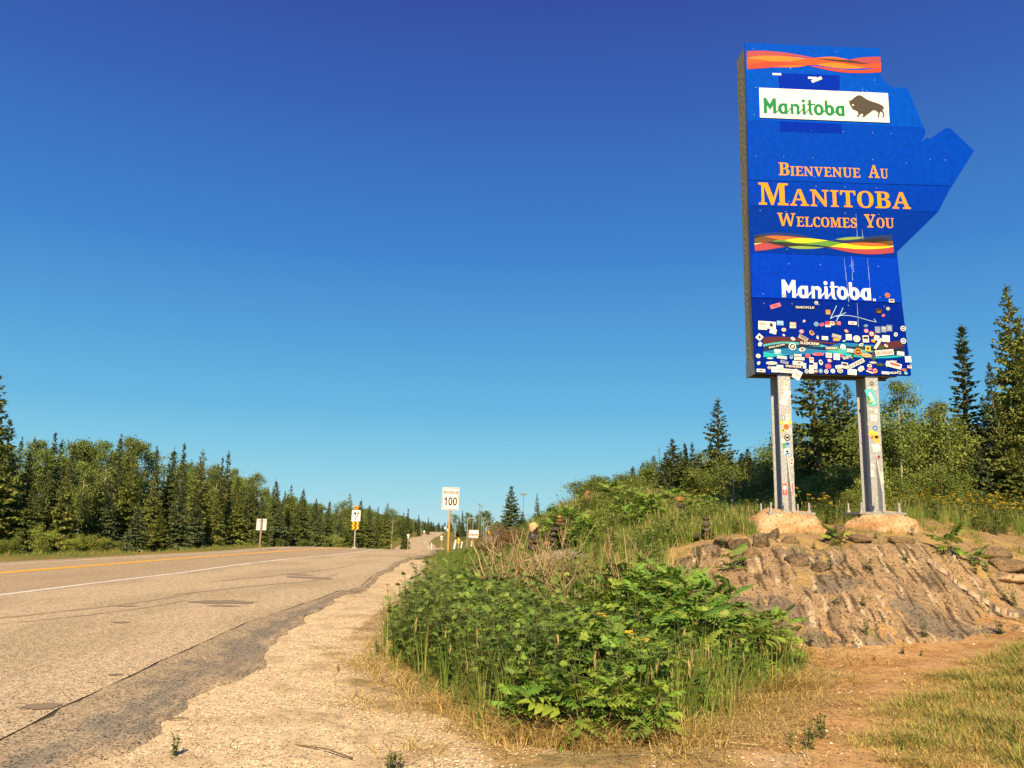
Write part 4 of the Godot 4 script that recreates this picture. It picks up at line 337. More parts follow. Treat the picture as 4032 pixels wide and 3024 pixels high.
# ---------------------------------------------------------------- ground, road, rock
func build_land() -> void:
	var gravel_tex := grain(1024, 7.0, 3, 0.84, 0.97, 0.09, 0.1, 0.02)
	var asphalt_tex := grain(1024, 7.0, 11, 0.72, 0.95, 0.2, 0.26, 0.02)
	var soil_tex := grain(512, 7.0, 21, 0.76, 0.98, 0.1, 0.06, 0.03)
	var soil := grained("soil", soil_tex, 1.7, 1.2)
	var gravel := grained("gravel", gravel_tex, 2.3, 0.6)
	var asphalt := grained("asphalt", asphalt_tex, 2.2, 0.5, 0.9)
	var patchy := noise(FastNoiseLite.TYPE_SIMPLEX, 0.35, 5, 4)
	var broad := noise(FastNoiseLite.TYPE_SIMPLEX, 0.05, 6, 3)
	# the whole ground, out to the horizon
	var p := PackedVector3Array(); var c := PackedColorArray(); var uv := PackedVector2Array()
	for r in GR + 4:
		var e := exp(lerpf(GV0, GV1, float(maxi(r - 4, 0)) / (GR - 1)))
		var d := e - 14.0 - maxi(4 - r, 0) * 14.0
		for q in GC:
			var u := lerpf(-GU, GU, float(q) / (GC - 1))
			var x := u * (e + maxi(4 - r, 0) * 20.0) / 1.6
			var h := land[maxi(r - 4, 0) * GC + q]
			var road := x > along(LINE_LEFT, d) - 1.6 and x < along(EDGE_RAGGED, d) + 0.3
			var near := d > -28 and d < 43 and x > -7.0 and u < 1.4 and u > -0.62
			if road or near: h -= 0.09
			p.append(Vector3(x, h, -d)); uv.append(Vector2(x, d))
			var off := maxf(along(LINE_LEFT, d) - x, x - along(EDGE_RAGGED, d))
			var grassy := smoothstep(20.0, 6.0, off + broad.get_noise_2d(x, d) * 8)
			if x > 0 and d > 60: grassy = smoothstep(60.0, 30.0, off)
			var k := patchy.get_noise_2d(x, d)
			var green := lin(0.2, 0.22, 0.06).lerp(lin(0.34, 0.28, 0.09), clampf(0.45 + k + broad.get_noise_2d(x * 2, d * 2), 0, 1))
			c.append(lin(0.07, 0.07, 0.03).lerp(green, grassy))
	structure("ground", grid_mesh(p, c, uv, GC, soil))
	# gravel verge, bare path and soil near the viewer
	p = PackedVector3Array(); c = PackedColorArray(); uv = PackedVector2Array()
	var cols := 420
	var rows := 300
	var ragged := noise(FastNoiseLite.TYPE_SIMPLEX, 0.9, 9, 4)
	for r in rows:
		var e := exp(lerpf(2.83, 4.05, float(r) / (rows - 1)))
		var d := e - 14.0
		for q in cols:
			var u := lerpf(-0.6, 1.38, float(q) / (cols - 1))
			var x := u * e / 1.6
			var k := ragged.get_noise_2d(x, d)
			var k2 := patchy.get_noise_2d(x * 3, d * 3)
			var h := ground(x, d) - 0.01 + (k * 0.012 + k2 * 0.015) * (0.25 + 0.75 * smoothstep(-0.2, 1.2, x - along(EDGE_RAGGED, d)))
			if x < along(EDGE_RAGGED, d) - 0.7: h -= 0.03
			p.append(Vector3(x, h, -d)); uv.append(Vector2(x, d))
			var tan := lin(0.76, 0.605, 0.385).lerp(lin(0.58, 0.45, 0.27), 0.7 * smoothstep(0.05, 0.5, k2 + k * 0.4))
			var dirt := lin(0.49, 0.285, 0.115).lerp(lin(0.6, 0.38, 0.175), smoothstep(-0.3, 0.4, k + k2))
			var straw := lin(0.46, 0.33, 0.14).lerp(lin(0.3, 0.24, 0.11), smoothstep(-0.2, 0.35, k2))
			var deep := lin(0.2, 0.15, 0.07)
			var col := tan.lerp(dirt, smoothstep(0.2, 2.4, x - 0.25 + k * 1.2 + (d - 7) * -0.25))
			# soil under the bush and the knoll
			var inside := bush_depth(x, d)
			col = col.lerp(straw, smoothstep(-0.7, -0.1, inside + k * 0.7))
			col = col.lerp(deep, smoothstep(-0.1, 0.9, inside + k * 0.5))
			if d > 12 and x > -2.4:
				var edge := smoothstep(11.0, 15.0, d + k - maxf(x - 3.5, 0) * 0.42)
				col = col.lerp(straw.lerp(lin(0.38, 0.27, 0.15), smoothstep(-0.1, 0.3, k2)), edge)
			if x > verge_at(d) + k * 0.5 and d > 13 and x < 3: col = col.lerp(lin(0.2, 0.2, 0.06), 0.75)
			if x > 1.8 and d < 13: col = col.lerp(lin(0.36, 0.33, 0.1), 0.85 * smoothstep(0.0, 1.2, x - lawn_at(d) + k * 1.3))
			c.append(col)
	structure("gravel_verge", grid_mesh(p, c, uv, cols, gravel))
	build_road(asphalt)
	build_rock()

func verge_at(d: float) -> float:   # where the grass beside the gravel begins
	if d < 13: return -1.8
	return lerpf(-1.8, -2.1, clampf((d - 13) / 7, 0, 1)) - maxf(d - 20, 0) * 0.075

func lawn_at(d: float) -> float:   # edge of the thin grass at the lower right
	return lerpf(2.6, 5.6, (d - 6.2) / 4.5) if d < 10.7 else 5.6 + (d - 10.7) * 1.3

func bush_depth(x: float, d: float) -> float:   # metres inside the bush's outline, below zero outside
	var left := lerpf(0.1, -1.55, clampf((d - 7.1) / 3.9, 0, 1))
	if d > 11.2: left = lerpf(-1.55, -2.2, clampf((d - 11.2) / 8, 0, 1))
	var right := lerpf(1.3, 3.75, clampf((d - 7.2) / 4.0, 0, 1))
	if d > 11.4: right = lerpf(3.75, 2.4, clampf((d - 11.4) / 3.5, 0, 1))
	return minf(minf(x - left, right - x), minf(d - 7.0, 16.5 - d))

func strip(from: Array, to: Array, a: float, b: float, d0: float, d1: float, lift: float, cols: int, m: Material, paint: Callable, step := 0.012) -> ArrayMesh:
	var p := PackedVector3Array(); var c := PackedColorArray(); var uv := PackedVector2Array()
	var s := log(d0 + 44.0)
	while true:
		var d := minf(exp(s) - 44.0, d1)
		var x0 := along(from, d) + a; var x1 := along(to, d) + b
		for q in cols:
			var t := float(q) / (cols - 1)
			var x := lerpf(x0, x1, t)
			var got = paint.call(x, d, t)
			if got is Array:
				x = got[1]
				c.append(got[0])
			else:
				c.append(got)
			p.append(Vector3(x, ground(x, d) + (got[2] if got is Array and got.size() > 2 else lift), -d)); uv.append(Vector2(x, d))
		if d >= d1: break
		s += step * (1.0 if d > 3 else 2.0)
	return grid_mesh(p, c, uv, cols, m)

func build_road(asphalt: Material) -> void:
	var mottle := noise(FastNoiseLite.TYPE_SIMPLEX, 0.22, 31, 4)
	var jag := noise(FastNoiseLite.TYPE_SIMPLEX, 0.8, 33, 4)
	var fleck := noise(FastNoiseLite.TYPE_SIMPLEX, 3.0, 34, 2)
	structure("road", strip(LINE_LEFT, EDGE_CRACK, -1.3, -0.012, -30, 760, 0.012, 44, asphalt, func(x, d, t):
		var c := lin(0.75, 0.61, 0.41).lerp(lin(0.63, 0.51, 0.335), smoothstep(-0.25, 0.45, mottle.get_noise_2d(x * 1.6, d * 0.5)))
		if d > 62: return c
		if x < along(LINE_SHOULDER, d): c = c.lerp(lin(0.57, 0.445, 0.295), 0.7)
		if t > 0.999: return [c, x + jag.get_noise_1d(d * 2) * 0.05]
		return c))
	# beyond the crest the road is two lanes and a shoulder wide
	structure("road_edge_patch", strip(EDGE_CRACK, EDGE_RAGGED, 0.016, 0.0, -30, 62, 0.014, 16, asphalt, func(x, d, t):
		var seam := 0.42 + jag.get_noise_1d(d * 1.3) * 0.3
		var c := lin(0.55, 0.45, 0.3).lerp(lin(0.35, 0.31, 0.24), smoothstep(seam - 0.05, seam + 0.05, t + fleck.get_noise_2d(x, d) * 0.05))
		c = c.lerp(lin(0.46, 0.36, 0.24), 0.35 * smoothstep(0.1, 0.4, mottle.get_noise_2d(x * 2 + 40, d)))
		c = c.lerp(lin(0.66, 0.51, 0.33), smoothstep(0.62, 1.05, t + fleck.get_noise_2d(x * 1.5, d * 1.5) * 0.28 + mottle.get_noise_2d(x, d * 2) * 0.2))
		if t > 0.999: return [c, x + jag.get_noise_1d(d * 0.6 + 50) * 0.2 + fleck.get_noise_1d(d * 1.6) * 0.07, ground(x, d) * 0.0 - 0.03]
		if t < 0.001: return [c, x + jag.get_noise_1d(d * 2) * 0.05 + fleck.get_noise_1d(d * 3) * 0.012]
		return [c, x + (jag.get_noise_1d(d * 0.6 + 50) * 0.2 + fleck.get_noise_1d(d * 1.6) * 0.07) * t * t], 0.006))
	var tar := mat("tar", 1, 1, 1, 0.9)
	structure("road_crack", strip(EDGE_CRACK, EDGE_CRACK, -0.12, 0.12, -30, 30, 0.004, 2, tar, func(_x, _d, _t): return lin(0.08, 0.062, 0.045)))
	var paint := mat("road_paint", 1, 1, 1, 0.6)
	var worn := func(col: Color, w: float):
		return func(x, d, t):
			var q := fleck.get_noise_2d(x * 2, d)
			return [col.lerp(lin(0.6, 0.47, 0.31), 0.4 * smoothstep(0.2, 0.55, q)), x + q * w * 0.12 * (2 * t - 1)]
	structure("road_marking_white", strip(LINE_SHOULDER, LINE_SHOULDER, -0.09, 0.09, -30, 760, 0.017, 3, paint, worn.call(lin(0.82, 0.79, 0.7), 0.18), 0.008))
	structure("road_marking_yellow", strip(LINE_YELLOW, LINE_YELLOW, -0.26, 0.26, -30, 66, 0.017, 3, paint, worn.call(lin(0.85, 0.44, 0.015), 0.3), 0.008))
	structure("road_marking_white", strip(LINE_LEFT, LINE_LEFT, -0.08, 0.08, -30, 760, 0.017, 3, paint, worn.call(lin(0.78, 0.74, 0.64), 0.18), 0.008))
	structure("road_marking_white", strip(LINE_LEFT, LINE_SHOULDER, 4.3, -4.2, 110, 740, 0.02, 2, paint, worn.call(lin(0.7, 0.65, 0.55), 0.18), 0.02))
	# oil stains and tyre marks, each a film on the asphalt
	var oil := mat("oil", 1, 1, 1, 0.75)
	for s in [[-5.8, 17.9, 0.62, 0.42], [-5.5, 17.1, 0.3, 0.13], [-7.26, 16.8, 0.24, 0.1], [-6.14, 14.1, 0.14, 0.1], [-4.0, 7.8, 0.15, 0.13], [-6.2, 27.5, 0.7, 0.35], [-6.9, 28.6, 0.5, 0.25], [-4.1, 9.4, 0.08, 0.05]]:
		var sh := Shape.new()
		var mid := Vector2(s[0], s[1])
		for i in 26:
			var a := TAU * i / 26; var b := TAU * (i + 1) / 26
			var q := []
			for t in [a, b]:
				var k := 1.0 + 0.35 * jag.get_noise_2d(cos(t) * 2 + s[0] * 5, sin(t) * 2 + s[1])
				var e := mid + Vector2(cos(t) * s[2], sin(t) * s[3]) * k
				q.append(Vector3(e.x, ground(e.x, e.y) + 0.019, -e.y))
			sh.tri(Vector3(mid.x, ground(mid.x, mid.y) + 0.019, -mid.y), q[0], q[1], lin(0.27, 0.21, 0.14))
		structure("road_stain", sh.mesh(oil))
	for s in [[-9.2, 12.4, -7.1, 20.4, 0.055], [-8.6, 12.2, -6.6, 18.4, 0.03], [-7.4, 19.5, -5.8, 30, 0.09], [-8.2, 24, -6.6, 38, 0.08]]:
		var sh := Shape.new()
		for i in 40:
			var q := []
			for k in [i, i + 1]:
				var t: float = k / 40.0
				var x := lerpf(s[0], s[2], t) + sin(t * PI) * 0.5; var d := lerpf(s[1], s[3], t)
				var w: float = s[4] * (1.0 + fleck.get_noise_1d(d * 2)) * minf(1, 6 * t * (1 - t) + 0.15)
				q.append(Vector3(x - w, ground(x - w, d) + 0.018, -d)); q.append(Vector3(x + w, ground(x + w, d) + 0.018, -d))
			sh.quad(q[0], q[1], q[3], q[2], lin(0.4, 0.31, 0.2))
		structure("road_tyre_mark", sh.mesh(oil))
	# gravel side road that climbs to the right beyond the guide posts
	var dusty := mat("dusty_road", 1, 1, 1, 0.95)
	structure("side_road", strip([70, -3.2, 110, -5.4, 150, -5.4, 210, -4.6, 330, 2], [70, -0.6, 110, -1.0, 150, 0.4, 210, 3.2, 330, 22], 0, 0, 70, 330, 0.06, 6, dusty, func(x, d, _t): return lin(0.6, 0.45, 0.33).lerp(lin(0.5, 0.38, 0.27), 0.5 + mottle.get_noise_2d(x, d))))

func build_rock() -> void:
	var cell := noise(FastNoiseLite.TYPE_CELLULAR, 1.0, 41, 1)
	cell.cellular_return_type = FastNoiseLite.RETURN_CELL_VALUE
	var soft := noise(FastNoiseLite.TYPE_SIMPLEX, 0.5, 42, 4)
	var fine := noise(FastNoiseLite.TYPE_SIMPLEX, 4.0, 43, 3)
	var p := PackedVector3Array(); var c := PackedColorArray(); var uv := PackedVector2Array()
	var cols := 500
	var rows := 300
	for r in rows:
		var d := lerpf(11.2, 18.6, float(r) / (rows - 1))
		for q in cols:
			var x := lerpf(2.3, 12.6, float(q) / (cols - 1))
			var a := x * 0.98 - d * 0.19      # across the bedding
			var b := x * 0.19 + d * 0.98     # along it
			var warp := soft.get_noise_2d(x, d)
			var low := 11.75 + maxf(x - 4.4, 0) * 0.46 + maxf(4.2 - x, 0) * 1.1
			var inside := minf(minf((d - low) / 0.55, (17.35 - d) / 0.8), minf((x - 2.75) / 0.6, (12.2 - x) / 0.8)) + warp * 0.9
			var cover := smoothstep(0.0, 0.8, inside)
			var big := cell.get_noise_2d(a * 2.6 + warp * 0.6, b * 0.3)
			var thin := cell.get_noise_2d(a * 9.0 + warp * 0.8, b * 0.75 + 30)
			var tiny := cell.get_noise_2d(a * 21.0 + warp, b * 1.9 + 80)
			var h := ground(x, d) - 0.07 + cover * (0.1 + big * 0.03 + thin * 0.015 + tiny * 0.009 + soft.get_noise_2d(x * 1.5, d * 1.5) * 0.06)
			p.append(Vector3(x, h, -d)); uv.append(Vector2(a, b))
			var col := lin(0.4, 0.285, 0.165).lerp(lin(0.25, 0.185, 0.115), smoothstep(-0.2, 1.0, big * 0.7 + thin * 0.7))
			col = col.lerp(lin(0.5, 0.36, 0.22), 0.7 * 0.55 * smoothstep(0.45, 0.95, thin * 0.7 + soft.get_noise_2d(x + 20, d) * 1.1 - big * 0.2))
			col = col.lerp(lin(0.2, 0.175, 0.145), 0.7 * smoothstep(0.12, 0.3, soft.get_noise_2d(x * 0.8 + 7, d * 0.8 + 3)))
			if tiny > 0.9: col = lin(0.56, 0.43, 0.29)
			elif tiny < -0.72: col = lin(0.13, 0.095, 0.06)
			c.append(col)
	var tex := grain(512, 10.0, 51, 0.82, 1.0, 0.1, 0.05, 0.02)
	var rock := structure("rock_outcrop", grid_mesh(p, c, uv, cols, grained("rock", tex, 1.3, 0.9)))
	var vein := Shape.new()
	for i in 46:
		var q := []
		for k in [i, i + 1]:
			var t: float = k / 46.0
			var x := lerpf(7.62, 7.55, t) + fine.get_noise_1d(t * 1.3) * 0.07 + t * 0.5; var d := lerpf(15.9, 13.95, t)
			var w := 0.011 + 0.009 * fine.get_noise_1d(t * 4 + 9)
			var y := ground(x, d) + 0.11 + 0.02 * fine.get_noise_1d(t * 2.5)
			q.append(Vector3(x - w, y - 0.05, -d)); q.append(Vector3(x, y + 0.02, -d)); q.append(Vector3(x + w, y - 0.05, -d))
		var col := jit(lin(0.56, 0.43, 0.29), 0.1)
		vein.quad(q[0], q[1], q[4], q[3], col); vein.quad(q[1], q[2], q[5], q[4], col)
	part("quartz_vein", vein, mat("vein", 1, 1, 1, 0.8), rock)

func stone(seeded: int, size: Vector3, cuts: int, rough: float, tone: Color, tone2: Color, taper := 0.0) -> ArrayMesh:   # a faceted stone, its base at y = 0
	var r := RandomNumberGenerator.new()
	r.seed = seeded
	var planes := []
	for i in cuts:
		var k := Vector3(r.randfn(), r.randfn(), r.randfn()).normalized()
		planes.append([k, r.randf_range(0.55, 0.85)])
	var f := noise(FastNoiseLite.TYPE_SIMPLEX, 1.4, seeded, 3)
	var p := PackedVector3Array(); var c := PackedColorArray(); var uv := PackedVector2Array()
	var k := 18
	for i in k:
		for j in 25:
			var th := PI * i / (k - 1); var ph := TAU * j / 24
			var v := Vector3(sin(th) * cos(ph), cos(th), -sin(th) * sin(ph))
			v = v * (1.0 / pow(pow(absf(v.x), 3.0) + pow(absf(v.y), 3.0) + pow(absf(v.z), 3.0), 1 / 3.0))
			for pl in planes:
				var over: float = v.dot(pl[0]) - pl[1]
				if over > 0: v -= pl[0] * over
			v.x *= 1.0 - taper * v.y; v.z *= 1.0 - taper * v.y
			v += v.normalized() * f.get_noise_3dv(v * 1.2) * rough
			uv.append(Vector2(v.x * size.x + v.z * size.z * 0.4, v.y * size.y + v.z * size.z * 0.3))
			c.append(tone.lerp(tone2, smoothstep(-0.25, 0.3, f.get_noise_3dv(v * 1.7 + Vector3.ONE * 9))))
			p.append(Vector3(v.x * size.x, v.y * size.y + size.y, v.z * size.z) * 0.5)
	var m := grid_mesh(p, c, uv, 25, mats["rock"])
	var a := m.surface_get_arrays(0)   # outward normals
	var n: PackedVector3Array = a[Mesh.ARRAY_NORMAL]
	var mid := Vector3(0, size.y * 0.5, 0)
	for i in n.size():
		if i < 25: n[i] = Vector3.UP
		elif i >= n.size() - 25: n[i] = Vector3.DOWN
		elif n[i].dot(p[i] - mid) < 0: n[i] = -n[i]
	a[Mesh.ARRAY_NORMAL] = n
	var idx: PackedInt32Array = a[Mesh.ARRAY_INDEX]
	var good := 0
	for i in range(600, 660, 3):
		var k0 := p[idx[i]]
		good += 1 if (p[idx[i + 2]] - k0).cross(p[idx[i + 1]] - k0).dot(k0 - mid) > 0 else -1
	if good < 0:
		for i in range(0, idx.size(), 3):
			var swap := idx[i]; idx[i] = idx[i + 1]; idx[i + 1] = swap
		a[Mesh.ARRAY_INDEX] = idx
	var out := ArrayMesh.new()
	out.add_surface_from_arrays(Mesh.PRIMITIVE_TRIANGLES, a)
	out.surface_set_material(0, mats["rock"])
	return out

# ---------------------------------------------------------------- trees
func spruce_parts(seeded: int, tall: float, wide: float, skirt: float, thick: float, gaps: float, tone: Color, dead_top := 0.0) -> Array:
	rng.seed = seeded
	var wood := Shape.new(); var crown := Shape.new()
	var lean := Vector3(rng.randf_range(-0.12, 0.12), 0, rng.randf_range(-0.12, 0.12))
	var bark := lin(0.14, 0.105, 0.07)
	var path := PackedVector3Array()
	for i in 9: path.append(lean * pow(i / 8.0, 2) * 2 + Vector3(0, tall * i / 8.0 - (0.3 if i == 0 else 0.0), 0))
	wood.way(path, tall * 0.014 + 0.02, 0.012, 6, bark)
	var h := skirt
	while h < tall - 0.12:
		var t := h / tall
		var reach := wide * pow(1.0 - t, 0.95) * (1.0 + 0.12 * sin(h * 3.0 + seeded)) + 0.05
		if t < 0.2: reach *= 0.8 + t
		var count := int(rng.randf_range(6.5, 9.0) * thick * (0.75 + 0.5 * (1 - t)))
		var spin := rng.randf() * TAU
		var base := lean * t * t * 2 + Vector3(0, h, 0)
		for k in count:
			if rng.randf() < gaps * 0.5: continue
			var az := spin + TAU * k / count + rng.randf_range(-0.35, 0.35)
			var span := reach * rng.randf_range(0.62, 1.12) * (1.0 - gaps * rng.randf() * 0.5)
			var out := Vector3(cos(az), 0, sin(az))
			var side := Vector3(-sin(az), 0, cos(az))
			var rise := lerpf(-0.12, 0.75, pow(t, 1.3)) + rng.randf_range(-0.12, 0.12)
			var sag := span * lerpf(0.38, 0.05, t)
			var from := base + Vector3(0, rng.randf_range(-0.17, 0.17), 0)
			var green := jit(tone, 0.28)
			if t > 1.0 - dead_top: green = jit(lin(0.3, 0.2, 0.12), 0.2)
			var steps := maxi(2, int(span / 0.15))
			var last := from
			for s in range(1, steps + 1):
				var w := float(s) / steps
				var at := from + out * span * w + Vector3(0, rise * span * w - sag * w * w + 0.16 * span * w * w * w, 0)
				if t <= 1.0 - dead_top or s % 2 == 0:
					var dir := (at - last).normalized()
					for g in ([-1, 1] if w > 0.16 else []):
						var twig := (0.44 * span * (1.0 - w) + 0.06 + 0.08 * sqrt(1.0 - t)) * rng.randf_range(0.6, 1.15)
						var go: Vector3 = (dir * 0.75 + side * g * rng.randf_range(0.55, 0.95) + Vector3(0, rng.randf_range(-0.3, 0.12), 0)).normalized()
						var across := go.cross(Vector3(rng.randfn(), rng.randfn() * 0.8, rng.randfn())).normalized()
						var col := jit(green, 0.18)
						if twig > 0.34:
							var mid := at + go * twig * 0.55
							var droop := Vector3(0, -twig * 0.12, 0)
							crown.kite(at, mid, across * 0.09, col, 0.5)
							crown.kite(mid - go * 0.05, at + go * twig + droop, across * 0.09, col)
							for f in [-1, 1]:
								var fork: Vector3 = (go + across * f * 0.8).normalized()
								crown.kite(at + go * twig * 0.35, at + go * twig * 0.35 + fork * twig * 0.42 + droop, fork.cross(Vector3.UP).normalized() * 0.075, jit(green, 0.18))
						else:
							crown.kite(at, at + go * twig, across * minf(0.085, twig * 0.34), col)
							crown.kite(at, at + go * twig * 0.8 + Vector3(0, -0.03, 0), go.cross(across) * minf(0.06, twig * 0.26), col)
					if w > 0.1:
						for g in 2:
							var hang := Vector3(rng.randf_range(-0.5, 0.5), -1, rng.randf_range(-0.5, 0.5)).normalized() * rng.randf_range(0.1, 0.24) * (0.25 + 0.65 * minf(reach, 1.2))
							var side2 := hang.cross(out.rotated(Vector3.UP, rng.randf_range(-1.2, 1.2))).normalized()
							crown.kite(at + side * rng.randf_range(-0.12, 0.12) * span, at + side * rng.randf_range(-0.15, 0.15) * span + hang, side2 * (0.03 + 0.05 * minf(reach, 1.0)), jit(green, 0.2), 0.35)
				last = at
			crown.kite(last - out * 0.14, last + (out + Vector3(0, rise * 0.6, 0)) * 0.13, side * 0.07, green)
		h += lerpf(0.24, 0.14, t) / thick
	for k in 5: crown.kite(Vector3(0, tall - 0.25 + k * 0.06, 0) + lean * 2, Vector3(sin(k * 2.4) * 0.1, tall + 0.02 + k * 0.04, cos(k * 2.4) * 0.1) + lean * 2, Vector3(cos(k * 2.4), 0, -sin(k * 2.4)) * 0.025, tone)
	return [["trunk", wood.mesh(mats["bark"])], ["crown", crown.mesh(mats["needles"])]]

func leafy_parts(seeded: int, tall: float, wide: float, clear: float, stems: int, leaves: int, leaf: float, tone: Color, bark: Color) -> Array:
	rng.seed = seeded
	var wood := Shape.new(); var crown := Shape.new()
	var spots: Array[Vector3] = []
	for k in stems:
		var az := TAU * k / stems + rng.randf()
		var out := Vector3(cos(az), 0, sin(az)) * (0.0 if stems == 1 else wide * rng.randf_range(0.3, 0.75))
		var top := tall * (1.0 if stems == 1 else rng.randf_range(0.6, 0.95))
		var path := PackedVector3Array()
		var wig := Vector3(rng.randf_range(-1, 1), 0, rng.randf_range(-1, 1)) * 0.02 * tall
		for i in 8:
			var t := i / 7.0
			path.append(out * pow(t, 1.3) + wig * sin(t * 5.0) + Vector3(0, top * t * 0.96 - (0.2 if i == 0 else 0.0), 0))
		wood.way(path, tall * (0.011 if stems == 1 else 0.006) + 0.008, 0.008, 6, bark)
		var limbs := 17 if stems == 1 else 7
		for i in limbs:
			var t := lerpf(clear, 0.97, (i + rng.randf()) / limbs)
			var f := t * 7.0
			var from := path[mini(int(f), 6)].lerp(path[mini(int(f), 6) + 1], f - int(f))
			var reach := wide * (0.35 + 0.75 * sin(PI * clampf((t - clear) / (1.06 - clear), 0, 1))) * rng.randf_range(0.55, 1.05) * (1.0 if stems == 1 else 0.55)
			var a2 := rng.randf() * TAU
			var dir := Vector3(cos(a2), rng.randf_range(0.35, 1.0), sin(a2)).normalized()
			var bend := PackedVector3Array([from, from + dir * reach * 0.5, from + dir * reach + Vector3(0, rng.randf_range(-0.1, 0.15) * reach, 0)])
			wood.way(bend, 0.012 + tall * 0.002, 0.004, 4, bark)
			for s in 3: spots.append(bend[1].lerp(bend[2], s * 0.5) + Vector3(rng.randfn(), rng.randfn(), rng.randfn()) * reach * 0.14)
		spots.append(path[7])
	for s in spots:
		var size := wide * rng.randf_range(0.16, 0.34) * (1.0 if stems == 1 else 0.8)
		var col := jit(tone, 0.2)
		for i in leaves / spots.size():
			var v := Vector3(rng.randfn(), rng.randfn() * 0.75, rng.randfn()) * size * 0.6
			var at := s + v
			if at.y < 0.03: continue
			var hang := Vector3(rng.randfn() * 0.7, rng.randf_range(-1.0, 0.35), rng.randfn() * 0.7).normalized()
			var l := leaf * rng.randf_range(0.7, 1.3)
			crown.kite(at, at + hang * l, hang.cross(Vector3(rng.randfn(), rng.randfn(), rng.randfn())).normalized() * l * 0.36, jit(col, 0.22), 0.42)
	return [["trunk" if stems == 1 else "stems", wood.mesh(mats["bark"])], ["crown" if stems == 1 else "foliage", crown.mesh(mats["leaves"])]]

func assemble(o: Node3D, parts: Array) -> Node3D:
	for k in parts: put(k[0], k[1], o)
	return o

